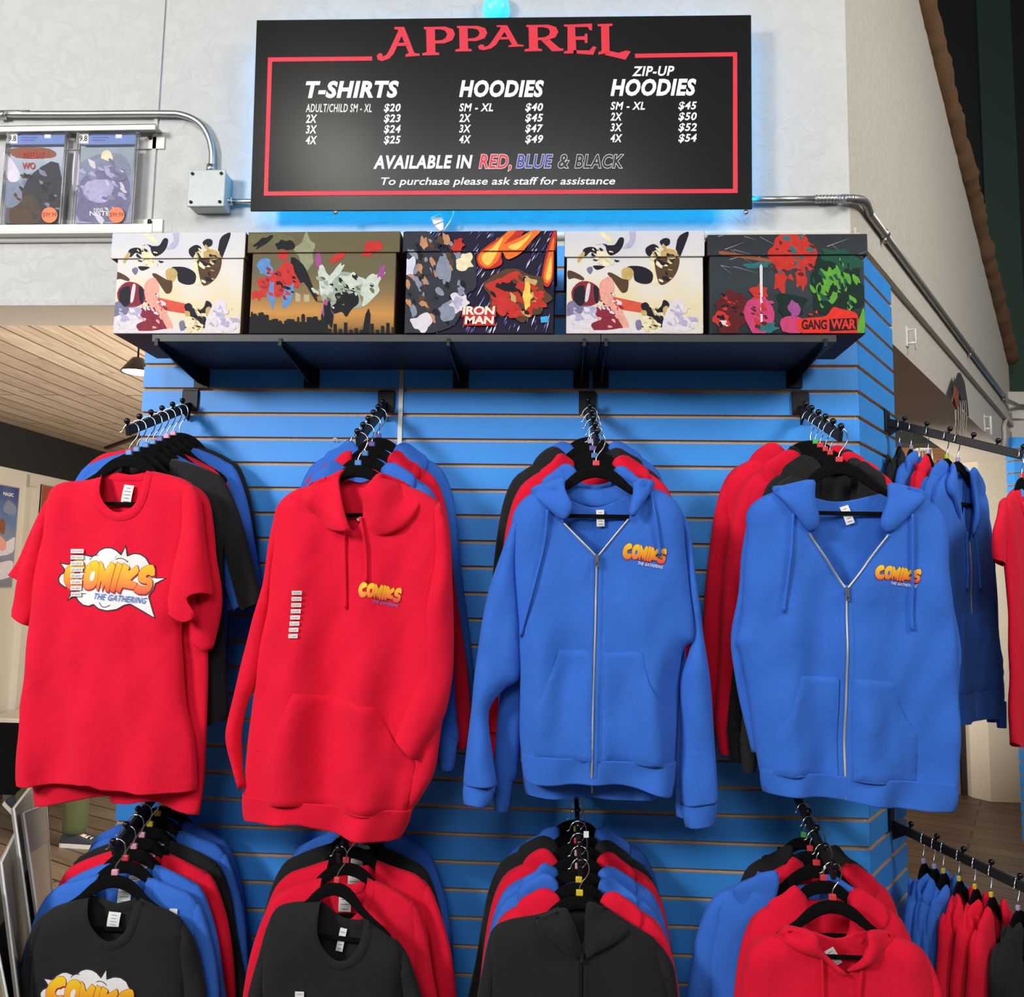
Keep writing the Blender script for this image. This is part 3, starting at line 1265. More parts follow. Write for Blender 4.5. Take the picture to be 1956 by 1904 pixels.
# rough brown rope-like edge along the rake
M_BARK = plain('brown_rough_edging', (0.16, 0.082, 0.038, 1), 0.85, var=0.3, vscale=14, bump=0.6, bscale=60)
bm = bmesh.new()
rr = random.Random(4)
A_, B_ = a0 + SD * 0.9 + Vector((0, 0, 4.19)), a0 + SD * 3.62 + Vector((0, 0, 3.02))
n_ = 22
pp, rad = [], []
for i in range(n_ * 4 + 1):
    t_ = i / (n_ * 4)
    pp.append(A_.lerp(B_, t_) + SN * 0.01 + Vector((0, 0, 0.03)) + Vector((rr.uniform(-1, 1), rr.uniform(-1, 1), rr.uniform(-1, 1))) * 0.006)
    rad.append(0.046 + 0.007 * abs(math.sin(i * PI / 9 + 0.4)) + rr.uniform(-.005, .005))
tube(bm, pp, rad, 9)
struct(bm_obj('trim_1', bm, M_BARK, sm=True))
# moulding along the oblique wall
bm = bmesh.new()
mz = ats(1712, 548, WP)
mA, mB = ats(1700, 540, WP), ats(1925, 805, WP)
zz = (mA.z + mB.z) / 2
pA, pB = a0 + SD * 0.02, a0 + SD * 3.58
for off, h0, h1 in ((0.022, -0.018, 0.012), (0.012, 0.012, 0.03)):
    prism(bm, [pA + Vector((0, 0, zz + h0)), pB + Vector((0, 0, zz + h0)), pB + Vector((0, 0, zz + h1)), pA + Vector((0, 0, zz + h1))], SN * off)
struct(bm_obj('trim_2', bm, M_BEIGE))
# thin ledge where the front wall meets the slat wall (seen right of the last box), seam strip and lower mouldings
bm = bmesh.new()
q0, q1 = at(314, 2, 0.03), at(313, 440, 0.03)
box(bm, q0.x - 0.006, q0.x + 0.006, 0.024, 0.031, ZH + 0.24, ZT - 0.01)
struct(bm_obj('trim_3', bm, M_WALL))
bm = bmesh.new()
zz = at(100, 458, 0.03).z
tube(bm, [(-6.9, 0.022, zz), (-2.2, 0.022, zz), (WP.x - 0.01, 0.022, zz)], 0.012, 10)
struct(bm_obj('trim_4', bm, M_WHITE, sm=True))
bm = bmesh.new()
zz = at(100, 574, 0.03).z
box(bm, -6.9, WP.x - 0.01, 0.018, 0.031, ZH - 0.001, zz)
struct(bm_obj('trim_5', bm, M_WALL))

# pillar under the header carrying the slat wall
XL = -2.166
bm = bmesh.new()
foot = [Vector((XL + 0.004, 0.022, 0)), Vector((-0.016, 0.022, 0)), SD * 0.425 - SN * 0.02, SD * 0.425 - SN * 0.2, Vector((-0.25, 0.23, 0)), Vector((XL + 0.004, 0.23, 0))]
prism(bm, foot, (0, 0, ZH))
struct(bm_obj('wall_pillar', bm, M_CREAM))

M_FLOOR = planks('brown_floor_boards', (0.13, 0.088, 0.058, 1), (0.20, 0.145, 0.10, 1), (0.03, 0.02, 0.015, 1), 0.16, 1.3, 0.5, 0.45, 0.2)
bm = bmesh.new()
box(bm, -7, 7, -7, 8, -0.1, 0.0)
struct(bm_obj('floor', bm, M_FLOOR))
M_CEILW = planks('knotty_pine_ceiling', (0.54, 0.425, 0.315, 1), (0.66, 0.54, 0.41, 1), (0.20, 0.13, 0.08, 1), 0.145, 2.6, PI / 2, 0.55, 0.6)
bm = bmesh.new()
ZC = 2.7
box(bm, -6.5, -0.8, 0.232, 6.0, ZC, ZC + 0.1)
struct(bm_obj('ceiling', bm, M_CEILW))
# left room beyond the opening
XW = -5.07
M_BAND = plain('black_painted_band', (0.010, 0.010, 0.0105, 1), 0.8, var=0.2)
M_BACKW = plain('beige_painted_board', (0.60, 0.55, 0.465, 1), 0.7, var=0.04, vscale=4)
zband = atx(60, 903, XW).z
bm = bmesh.new()
box(bm, XW - 0.1, XW, 0.3, 6.0, 0, zband)
box(bm, XW - 0.1, XW + 0.01, 0.3, 6.0, zband, ZC, 1)
struct(bm_obj('wall_left', bm, [M_BACKW, M_BAND]))
bm = bmesh.new()
box(bm, XW, -0.8, 5.7, 5.8, 0, 2.1)
box(bm, XW, -0.8, 5.69, 5.8, 2.1, ZC, 1)
struct(bm_obj('wall_back', bm, [M_BACKW, M_BAND]))
# dark beam under the wooden ceiling
bm = bmesh.new()
bA, bB = atz(203, 858, ZC - 0.02), atz(262, 837, ZC - 0.02)
dv = (bB - bA).normalized()
pr = Vector((-dv.y, dv.x, 0)) * 0.018
prism(bm, [bA - pr, bA + dv * 1.0 - pr, bA + dv * 1.0 + pr, bA + pr], (0, 0, 0.03))
struct(bm_obj('trim_6', bm, plain('dark_stained_batten', (0.05, 0.03, 0.02, 1), 0.7)))
# board joints on the left wall
for i, (px, py, hh) in enumerate(((52, 1000, 0.05), (27, 1250, 0.012))):
    q = atx(px, py, XW)
    bm = bmesh.new()
    box(bm, XW, XW + (0.05 if hh > .02 else 0.012), q.y - hh, q.y + hh, 0, zband - (0.12 if hh > .02 else 0.02))
    struct(bm_obj('trim_%d' % (7 + i), bm, M_BACKW if hh > .02 else plain('grey_joint_strip', (0.36, 0.34, 0.31, 1), 0.6)))

# the room beyond the right-hand opening
M_PANEL = planks('brown_panelled_wall', (0.36, 0.21, 0.095, 1), (0.42, 0.25, 0.12, 1), (0.16, 0.09, 0.045, 1), 0.10, 9.0, (PI / 2, 0, 0), 0.55, 0.3)
bm = bmesh.new()
box(bm, 0.2, 4.0, 5.2, 5.3, 0, 4.2)
struct(bm_obj('wall_right_room', bm, M_PANEL))
bm = bmesh.new()
c0, c1 = at(1868, 900, 4.2), at(1938, 900, 4.2)
d0 = at(1848, 900, 4.2)
prism(bm, [(c0.x, 4.2, 0), (c1.x + 0.2, 4.2, 0), (c1.x + 0.2, 4.5, 0), (d0.x, 4.5, 0), (d0.x, 4.33, 0)], (0, 0, 3.2))
struct(bm_obj('wall_column', bm, stucco('cream_painted_plaster', (0.74, 0.69, 0.58, 1), 0.2, 20.0)))
M_MAUVE = plain('mauve_brown_panel', (0.19, 0.135, 0.12, 1), 0.7, var=0.12, vscale=18)
bm = bmesh.new()
e0, e1 = at(1690, 1580, 4.4), at(1838, 1580, 4.4)
box(bm, e0.x, e1.x, 4.4, 4.45, 0.0, 1.1)
struct(bm_obj('wall_screen', bm, M_MAUVE))
bm = bmesh.new()
f0, f1 = at(1841, 1560, 4.38), at(1850, 1560, 4.38)
box(bm, f0.x, f1.x, 4.38, 4.42, 0, 1.1)
struct(bm_obj('trim_9', bm, plain('dark_brown_post', (0.03, 0.014, 0.012, 1), 0.5)))
# pine ceiling of the right room
bm = bmesh.new()
M_CEIL2 = planks('tan_board_ceiling', (0.40, 0.225, 0.10, 1), (0.46, 0.27, 0.13, 1), (0.3, 0.16, 0.08, 1), 0.4, 3.0, 0.0, 0.6, 0.1)
prism(bm, [Vector((-0.1, 0.7, 2.75)), Vector((-0.1, 6.0, 2.75)), Vector((3.5, 6.0, 2.75)), Vector((0.15, 0.7, 2.75))], (0, 0, 0.08))
struct(bm_obj('ceiling_right_room', bm, M_CEIL2))

# far pillar and green wall at the end of the oblique wall
YF = 2.95
fx = at(1928, 800, YF).x
M_FARW = stucco('off_white_far_plaster', (0.70, 0.68, 0.62, 1), 0.3, 20.0)
zt_ = at(1945, 748, YF).z
zs_ = at(1945, 834, YF).z
bm = bmesh.new()
box(bm, fx, 5.5, YF, YF + 0.2, zs_ - 0.02, zt_)
struct(bm_obj('wall_far', bm, M_FARW))
bm = bmesh.new()
box(bm, fx, 5.5, YF - 0.035, YF, at(1945, 795, YF).z - 0.02, at(1945, 795, YF).z + 0.02)
box(bm, fx, 5.5, YF - 0.02, YF, zs_ - 0.02, zs_ + 0.03)
struct(bm_obj('trim_10', bm, M_FARW))
M_DGREEN = plain('very_dark_green_paint', (0.009, 0.014, 0.0115, 1), 0.85, var=0.2, vscale=120)
M_GREEN = plain('forest_green_paint', (0.026, 0.060, 0.040, 1), 0.85, var=0.15, vscale=150)
bm = bmesh.new()
box(bm, -0.2, 6.5, YF + 0.22, YF + 0.4, zt_ - 0.3, 6.2)
struct(bm_obj('wall_green', bm, M_DGREEN))
bm = bmesh.new()
g0, g1 = at(1882, 400, YF + 0.2), at(1948, 400, YF + 0.2)
box(bm, g0.x, g1.x, YF + 0.2, YF + 0.22, zt_ - 0.2, 6.2)
g2, g3 = at(1900, 565, YF + 0.2), at(1990, 565, YF + 0.2)
box(bm, g2.x, g3.x + 0.6, YF + 0.196, YF + 0.199, zt_ - 0.2, g2.z)
struct(bm_obj('trim_11', bm, M_GREEN))


# ------------------------------------------------------------------ slat wall panels
def slat_panel(name, org, d, n, length, k0, k1, label, z_low, thick=0.017, gap=0.0115):
    """boards with raw grooves; org at the left end on the face, d along, n outwards"""
    bm = bmesh.new()
    M = Matrix(((d.x, n.x, 0, org.x), (d.y, n.y, 0, org.y), (0, 0, 1, 0), (0, 0, 0, 1)))
    box(bm, 0, length, -thick, -0.010, z_low, K0 - k0 * S - gap / 2, 1, M)
    for k in range(k0, k1):
        zt, zb = K0 - k * S - gap / 2, K0 - (k + 1) * S + gap / 2
        for i, f in enumerate(box(bm, 0, length, -0.0102, 0.0, zb, zt, 0, M)):
            if i in (0, 1):
                f.material_index = 1
        # inner lips of the T-shaped slot
    bmesh.ops.recalc_face_normals(bm, faces=bm.faces)
    o = bm_obj(name, bm, [M_SLAT, M_MDF])
    tag(o, label, 'slatwall', 'blue slat wall panels')
    return o


KT, KB = -6, 27
XS = at(766, 760, 0).x
slat_panel('slatwall_panel', Vector((XL, 0, 0)), Vector((1, 0, 0)), Vector((0, -1, 0)), XS - 0.008 - XL, KT, KB, 'blue slat wall panel on the pillar front, left of the grey seam strip', K0 - KB * S)
slat_panel('slatwall_panel', Vector((XS + 0.008, 0, 0)), Vector((1, 0, 0)), Vector((0, -1, 0)), -XS - 0.008 - 0.001, KT, KB, 'wide blue slat wall panel on the pillar front, right of the grey seam strip', K0 - KB * S)
slat_panel('slatwall_panel', Vector((0.001, 0.0015, 0)), SD, SN, 0.428, KT, KB, 'narrow blue slat wall panel on the oblique side of the pillar, right of the corner', K0 - KB * S)
bm = bmesh.new()
box(bm, XS - 0.0075, XS + 0.0075, -0.003, 0.004, K0 - KB * S, K0 - KT * S)
bevel_all(bm, 0.001, 1)
tag(bm_obj('seam_strip', bm, M_ALU), 'grey metal strip covering the upright seam between the two front slat wall panels', 'trim strip')
# far slat pillar
fo = Vector((fx + 0.02, YF - 0.01, 0))
q = at(1936, 860, YF - 0.1)
zf = zs_ - 0.022
kk = int(round((K0 - zf) / S))
bm = bmesh.new()
for k in range(0, 32):
    z1 = zf - k * S
    z0 = z1 - 0.066
    for i, f in enumerate(box(bm, q.x, q.x + 1.6, YF - 0.1, YF - 0.088, z0, z1)):
        if i in (0, 1):
            f.material_index = 1
    d2 = Vector((0.55, -0.835, 0)).normalized()
    M = Matrix(((d2.x, -d2.y, 0, q.x), (d2.y, d2.x, 0, YF - 0.1), (0, 0, 1, 0), (0, 0, 0, 1)))
    for i, f in enumerate(box(bm, -0.05, 0, 0.0, 0.012, z0, z1, 0, M)):
        if i in (0, 1):
            f.material_index = 1
box(bm, q.x, q.x + 1.6, YF - 0.088, YF - 0.02, zf - 32 * S, zf, 1)
M2 = Matrix(((d2.x, -d2.y, 0, q.x), (d2.y, d2.x, 0, YF - 0.1), (0, 0, 1, 0), (0, 0, 0, 1)))
box(bm, -0.052, 0, 0.012, 0.03, zf - 32 * S, zf, 1, M2)
bmesh.ops.recalc_face_normals(bm, faces=bm.faces)
tag(bm_obj('slatwall_panel', bm, [M_SLAT, M_MDF]), 'distant blue slat wall pillar at the right edge, beyond the opening under the beige beam', 'slatwall', 'blue slat wall panels')

# ------------------------------------------------------------------ price sign
YS = -0.055
SG = [at(490, 38, YS), at(1435, 28, YS), at(1437, 399, YS), at(478, 403, YS)]
sx0, sx1 = (SG[0].x + SG[3].x) / 2, (SG[1].x + SG[2].x) / 2
sz1, sz0 = (SG[0].z + SG[1].z) / 2, (SG[2].z + SG[3].z) / 2
sign = empty('price_sign', ((sx0 + sx1) / 2, YS, sz0), 'large black price board with red border and white lettering, lit blue from behind', 'sign')
SO = sign.location


def sgn(pts, off=0.0):
    out = []
    for x, y in pts:
        q = at(x, y, YS)
        out.append((q.x - SO.x, q.z - SO.z))
    return out


bm = bmesh.new()
prism(bm, [Vector((a.x, YS, a.z)) - SO for a in SG], (0, 0.006, 0))
bevel_all(bm, 0.0015, 1)
bm_obj('board', bm, M_SIGN, sign)
flat = lambda P: np.zeros(len(P))


def flat_layers(name, layers, parent, step=0.0004, off0=0.0006):
    V, Fc, mi, mats = [], [], [], []
    for i, (kind, data, mat, lev) in enumerate(layers):
        if kind == 'poly':
            P, T3 = fill(list(data), 5.0)
        else:
            P, T3 = data
        if mat not in mats:
            mats.append(mat)
        o = len(V)
        y = -off0 - step * lev
        V += [(p[0], y, p[1]) for p in P]
        for f in T3:
            a, b, c = [np.array(V[o + k]) for k in f[:3]]
            if np.cross(b - a, c - a)[1] > 0:
                f = f[::-1]
            Fc.append(tuple(o + k for k in f))
            mi.append(mats.index(mat))
    me = mesh_from(V, Fc, name, mats, mi, sm=False)
    return link(name, me, None, parent)


def z2(pts, dx=0, dy=0):
    return sgn([(470 + (x + dx) / 1.996, (y + dy) / 1.996) for x, y in pts])


def fit(polys, src, dst):
    """affine fit box src -> dst (x0,y0,x1,y1)"""
    out = []
    for p in polys:
        out.append([(dst[0] + (x - src[0]) / (src[2] - src[0]) * (dst[2] - dst[0]), dst[1] + (y - src[1]) / (src[3] - src[1]) * (dst[3] - dst[1])) for x, y in p])
    return out


LA = [[(568, 103), (607, 103), (647, 202), (668, 205), (668, 213), (612, 217), (612, 208), (625, 203), (590, 122), (580, 113), (568, 112)],
      [(586, 113), (604, 122), (566, 205), (548, 224), (520, 234), (503, 229), (498, 213), (508, 203), (522, 206), (520, 216), (535, 211), (546, 196)],
      [(562, 165), (625, 163), (630, 175), (557, 178)]]
LPb = [[(682, 103), (722, 103), (724, 200), (738, 203), (738, 211), (676, 213), (676, 204), (692, 200), (690, 113), (682, 112)],
       [(715, 103), (760, 102), (788, 112), (796, 132), (786, 155), (755, 167), (720, 167), (720, 156), (748, 154), (762, 145), (767, 132), (760, 118), (742, 113), (715, 113)]]
LRg = LPb + [[(728, 158), (758, 156), (800, 198), (816, 202), (812, 210), (774, 212)]]
LE = [[(1215, 95), (1255, 95), (1260, 195), (1262, 206), (1215, 207), (1215, 199), (1228, 195), (1228, 104), (1215, 103)], [(1250, 95), (1318, 92), (1318, 118), (1309, 118), (1302, 105), (1250, 106)],
      [(1250, 141), (1290, 140), (1292, 130), (1301, 130), (1301, 166), (1292, 166), (1290, 154), (1250, 154)], [(1250, 194), (1308, 195), (1322, 178), (1334, 182), (1322, 212), (1250, 206)]]
LL = [[(1342, 95), (1398, 93), (1398, 101), (1385, 104), (1387, 202), (1345, 211), (1345, 201), (1357, 196), (1355, 104), (1342, 103)], [(1370, 192), (1420, 203), (1448, 194), (1466, 198), (1446, 229), (1370, 211)]]
title = []
for polys, src, dst in ((LA, (498, 103, 668, 234), (498, 103, 662, 234)), (LPb, (676, 102, 796, 213), (672, 102, 797, 212)), (LPb, (676, 102, 796, 213), (798, 99, 920, 198)),
                        (LA, (498, 103, 668, 234), (884, 97, 1058, 193)), (LRg, (676, 102, 816, 213), (1062, 95, 1212, 197)), (LE, (1213, 92, 1334, 212), (1210, 91, 1336, 210)), (LL, (1342, 93, 1466, 229), (1340, 91, 1467, 228))):
    title += fit(polys, src, dst)
bl = [('poly', z2(p), M_SIGNRED, i % 3) for i, p in enumerate(title)]
flat_layers('title_lettering', bl, sign)['label'] = 'red serif lettering APPAREL'
bd = []
for p in ([(512, 110), (711, 108), (711, 116), (520, 118)], [(1213, 103), (1408, 100), (1400, 108), (1213, 111)], [(1408, 100), (1409, 369), (1400, 361), (1400, 108)],
          [(1409, 369), (504, 374), (512, 366), (1400, 361)], [(504, 374), (512, 110), (520, 118), (512, 366)]):
    bd.append(('poly', sgn(p), M_SIGNRED, len(bd) % 2))
flat_layers('border_line', bd, sign)['label'] = 'thin red frame line'


def word(s, x0, x1, y0, y1, mat, shear=0.22, off=0.028, sp=1.1, dy=0, lev=0, ref=None):
    V, T3 = text_uv(s, shear, off, sp, ref)
    q = quad_map(V, [(x0, y0), (x1, y0 + dy), (x1, y1 + dy), (x0, y1)])
    return ('tri', (np.array(sgn([tuple(k) for k in q])), T3), mat, lev)


W_ = M_SIGNWHITE
pl = cols = []
cols = [[], [], [], []]
pl = cols[0]
pl.append(word('T-SHIRTS', 584, 762, 155, 188, W_, off=0.046, dy=-1))
for i, (s, p) in enumerate((('ADULT/CHILD SM - XL', '$20'), ('2X', '$23'), ('3X', '$24'), ('4X', '$25'))):
    y = 198.5 + i * 20.4
    pl.append(word(s, 584, 710 if i == 0 else 606, y, y + 16, W_, off=0.028 if i else 0.012))
    pl.append(word(p, 733, 765.5, y - 0.5, y + 17, W_))
pl = cols[1]
pl.append(word('HOODIES', 877, 1039, 153, 186, W_, off=0.046))
for i, (s, p) in enumerate((('SM - XL', '$40'), ('2X', '$45'), ('3X', '$47'), ('4X', '$49'))):
    y = 197.5 + i * 20.3
    pl.append(word(s, 877, 942 if i == 0 else 900, y, y + 15.5, W_))
    pl.append(word(p, 1003, 1037.5, y - 0.5, y + 17, W_))
pl = cols[2]
pl.append(word('ZIP-UP', 1207, 1288, 127, 146, W_, dy=-1))
pl.append(word('HOODIES', 1166, 1330, 151, 184, W_, off=0.046, dy=-1))
for i, (s, p) in enumerate((('SM - XL', '$45'), ('2X', '$50'), ('3X', '$52'), ('4X', '$54'))):
    y = 194.5 + i * 20.6
    pl.append(word(s, 1166, 1232 if i == 0 else 1189, y, y + 15.5, W_))
    pl.append(word(p, 1295.5, 1331, y - 0.5, y + 17, W_))
pl = cols[3]
pl.append(word('AVAILABLE IN', 713, 903, 297, 323, W_, off=0.036, dy=-1))
for s, x0, x1, m in (('RED,', 915, 977, M_SIGNRED), ('BLUE', 986, 1056, M_SIGNBLUE), ('&', 1066, 1087, M_SIGNBLACK), ('BLACK', 1098, 1191, M_SIGNBLACK)):
    pl.append(word(s, x0, x1, 295, 327 if ',' in s else 321.5, W_, off=0.05, ref=0.03))
    pl.append(word(s, x0, x1, 295, 327 if ',' in s else 321.5, m, off=0.022, lev=1, ref=0.03))
pl.append(word('To purchase please ask staff for assistance', 728, 1175, 339, 358, W_, off=0.012, sp=1.0, dy=-1))
for nm_, pl, lb_ in (('price_column', cols[0], 'white t-shirt price column'), ('price_column', cols[1], 'white hoodie price column'), ('price_column', cols[2], 'white zip-up hoodie price column'), ('footer_lettering', cols[3], 'colour and purchase note in white, red and blue')):
    flat_layers(nm_, pl, sign)['label'] = lb_
M_LED = plain('blue_led_strip', (0.1, 0.5, 0.9, 1), 0.4, emit=((0.0, 0.42, 1.0), 17.0))
bm = bmesh.new()
gx, gz = 0.03, 0.03
X0, X1, Z0, Z1 = sx0 - SO.x, sx1 - SO.x, 0.0, sz1 - SO.z
box(bm, X0 + gx, X1 - gx, 0.020, 0.026, Z0 + gz - 0.006, Z0 + gz + 0.006)
box(bm, X0 + gx, X1 - gx, 0.020, 0.026, Z1 - gz - 0.006, Z1 - gz + 0.006)
box(bm, X0 + gx - 0.006, X0 + gx + 0.006, 0.020, 0.026, Z0 + gz, Z1 - gz)
box(bm, X1 - gx - 0.006, X1 - gx + 0.006, 0.020, 0.026, Z0 + gz, Z1 - gz)
bm_obj('led_strip', bm, M_LED, sign)['label'] = 'glowing blue light strip behind the board'
bm = bmesh.new()
box(bm, X0 + 0.05, X1 - 0.05, 0.006, 0.020, Z0 + 0.02, Z1 - 0.02)
box(bm, X0 + 0.25, X0 + 0.30, 0.006, 0.084, Z0 + 0.1, Z1 - 0.1)
box(bm, X1 - 0.30, X1 - 0.25, 0.006, 0.084, Z0 + 0.1, Z1 - 0.1)
bm_obj('mounting_frame', bm, M_BLACKM, sign)
for px in (641, 1425):
    q = at(px, 405, YS) - SO
    bm = bmesh.new()
    tube(bm, [(q.x, 0.0, q.z), (q.x, 0.012, q.z)], 0.004, 8)
    tube(bm, [(q.x, -0.002, q.z), (q.x, 0.002, q.z)], 0.007, 10)
    bm_obj('bolt', bm, M_GALV, sign)

# blue dome light above the sign, with its lead; clear connector below the sign
q = at(946, -2, -0.03)
lt = empty('dome_light', (q.x, 0.03, q.z), 'small glowing cyan dome light on the wall just above the black price board', 'light')
bm = bmesh.new()
M_ = Matrix.Rotation(PI / 2, 4, 'X')
lathe(bm, [(0.0, 0.055), (0.022, 0.052), (0.036, 0.040), (0.043, 0.02), (0.044, 0.0)], (0, 0, 0), 24)
bmesh.ops.transform(bm, matrix=M_, verts=bm.verts)
bm_obj('dome', bm, plain('cyan_lit_dome', (0.15, 0.6, 0.75, 1), 0.25, emit=((0.0, 0.5, 0.9), 0.75)), lt)
bm = bmesh.new()
tube(bm, [(-0.012, -0.006, -0.04), (-0.014, -0.004, -0.07), (-0.012, -0.004, -0.11)], 0.0022, 6)
bm_obj('lead', bm, M_WHITE, lt)
M_CLEARP = plain('clear_plastic_plug', (0.62, 0.62, 0.58, 1), 0.12, var=0.2, vscale=60, coat=0.6)
q = at(838, 426, -0.01)
cp = empty('cable_connector', q, 'clear plastic cable plug with a white lead hanging under the price board, above the boxes', 'connector')
bm = bmesh.new()
M_ = Matrix.Rotation(math.radians(-22), 4, 'Y')
box(bm, -0.017, 0.017, -0.008, 0.008, -0.004, 0.024, 0, M_)
prism(bm, [M_ @ Vector(v) for v in ((-0.016, -0.007, -0.004), (0.016, -0.007, -0.004), (0.007, -0.007, -0.03), (-0.007, -0.007, -0.03))], (0, 0.014, 0))
bevel_all(bm, 0.003, 2)
bm_obj('plug_body', bm, M_CLEARP, cp)
bm = bmesh.new()
tube(bm, catmull([(0.012, 0, -0.03), (0.024, 0, -0.012), (0.036, 0.003, 0.008), (0.044, 0.004, 0.03), (0.045, 0.006, 0.055)], 5), 0.0022, 6)
bm_obj('lead', bm, M_WHITE, cp)
# ------------------------------------------------------------------ conduit and junction box
jb = at(396, 360, 0.03)
J = empty('junction_box', (jb.x, 0.03, jb.z - 0.06), 'square galvanised junction box on the white wall, left of the price board', 'junction box')
bm = bmesh.new()
q0, q1 = at(362, 326, -0.03) - J.location, at(427, 393, -0.03) - J.location
box(bm, q0.x, q1.x, -0.055, 0, q1.z, q0.z)
bevel_all(bm, 0.006, 2)
bm_obj('housing', bm, M_BOXG, J)
bm = bmesh.new()
box(bm, q0.x - 0.002, q1.x + 0.002, -0.062, -0.055, q1.z - 0.002, q0.z + 0.002)
bevel_all(bm, 0.003, 2)
bm_obj('cover_plate', bm, M_BOXG, J)
for sx in (0.1, 0.9):
    for szz in (0.1, 0.9):
        bm = bmesh.new()
        c = Vector((q0.x + (q1.x - q0.x) * sx, 0, q1.z + (q0.z - q1.z) * szz))
        tube(bm, [c + Vector((0, -0.0655, 0)), c + Vector((0, -0.062, 0))], 0.005, 10)
        bm_obj('cover_screw', bm, M_DARK, J)
JQ = J.location + q0, J.location + q1
YC = 0.012
pts = [at(-60, 218, YC) + Vector((-2.5, 0, 0)), at(-60, 218, YC), at(0, 218, YC), at(150, 218, YC), at(310, 217, YC), at(350, 220, YC), at(380, 234, YC), at(397, 258, YC), at(405, 290, YC), at(404, 325, YC)]
cd = empty('conduit_pipe', (pts[5].x, 0.03, pts[5].z), 'silver conduit pipe running along the wall top left and bending down into the junction box', 'conduit')
bm = bmesh.new()
tube(bm, [Vector(p) - cd.location for p in catmull([tuple(p) for p in pts], 5)], 0.0105, 14)
bm_obj('pipe', bm, M_GALV, cd)
bm = bmesh.new()
c = at(5, 220, YC) - cd.location
tube(bm, [c + Vector((-0.012, 0, 0)), c + Vector((0.012, 0, 0))], 0.0135, 14)
box(bm, c.x - 0.008, c.x + 0.008, 0.004, 0.016, c.z - 0.03, c.z - 0.01)
bm_obj('pipe_strap', bm, M_GALV, cd)
bm = bmesh.new()
c = at(403, 323, YC) - cd.location
tube(bm, [c + Vector((0, 0, -0.012)), c + Vector((0, 0, 0.012))], 0.0145, 14)
bm_obj('pipe_connector', bm, M_GALV, cd)
p0, p1 = at(438, 385, YC), at(500, 385, YC)
cd = empty('conduit_pipe', (p0.x, 0.03, p0.z), 'short silver conduit stub from the junction box to the back of the price board', 'conduit')
bm = bmesh.new()
tube(bm, [p0 - cd.location + Vector((-0.02, 0, 0)), p1 - cd.location + Vector((0.05, 0, 0))], 0.0085, 12)
bm_obj('pipe', bm, M_GALV, cd)
bm = bmesh.new()
tube(bm, [p0 - cd.location + Vector((-0.02, 0, 0)), p0 - cd.location + Vector((0.012, 0, 0))], 0.013, 12)
bm_obj('pipe_connector', bm, M_GALV, cd)
# right run: straight pipe, ribbed flexible bend round the corner, long run down the oblique wall
oc = SN * 0.014
zr = at(1500, 381, YC).z
pts = [Vector((at(1420, 381, YC).x, YC, zr)), Vector((at(1555, 381, YC).x, YC, zr))]
cd = empty('conduit_pipe', (pts[1].x, 0.03, zr), 'grey conduit with a ribbed bend at the corner, running along the beige wall', 'conduit')
bm = bmesh.new()
tube(bm, [p - cd.location for p in pts], 0.0105, 12)
bm_obj('pipe', bm, M_GALV, cd)
e0 = a0 + oc + SD * 0.05
e1_ = ats(1661, 408, WP, 0.014)
fl = catmull([tuple(pts[1]), tuple(at(1600, 380, YC)), tuple(at(1626, 380, -0.01)), tuple((e1_ + at(1640, 386, 0.0)) / 2 + Vector((0, 0, 0.02))), tuple(e1_)], 14)
bm = bmesh.new()
fl = resample(fl, 0.0018)
tube(bm, [Vector(p) - cd.location for p in fl], [0.0135 if (i // 3) % 2 else 0.0112 for i in range(len(fl))], 12)
bm_obj('flexible_sleeve', bm, M_DKGALV, cd)
e2 = ats(1922, 764, WP, 0.014)
bm = bmesh.new()
tube(bm, [e1_ - cd.location, e2 - cd.location, Vector((at(1945, 773, YF - 0.02).x, YF - 0.03, e2.z)) - cd.location, Vector((4.0, YF - 0.03, e2.z)) - cd.location], 0.0125, 12)
bm_obj('pipe', bm, M_DKGALV, cd)
for px, py in ((1690, 460), (1853, 678), (1917, 770)):
    c = ats(px, py, WP, 0.014)
    t_ = (c - e1_).dot(SD) / (e2 - e1_).dot(SD)
    c = e1_.lerp(e2, t_)
    dd = (e2 - e1_).normalized()
    bm = bmesh.new()
    tube(bm, [c - dd * 0.012 - cd.location, c + dd * 0.012 - cd.location], 0.016, 12)
    bx = c - cd.location + Vector((0, 0, -0.03))
    tube(bm, [bx, bx + Vector((0, 0, 0.02))], 0.008, 8)
    bm_obj('pipe_strap', bm, M_DKGALV, cd)

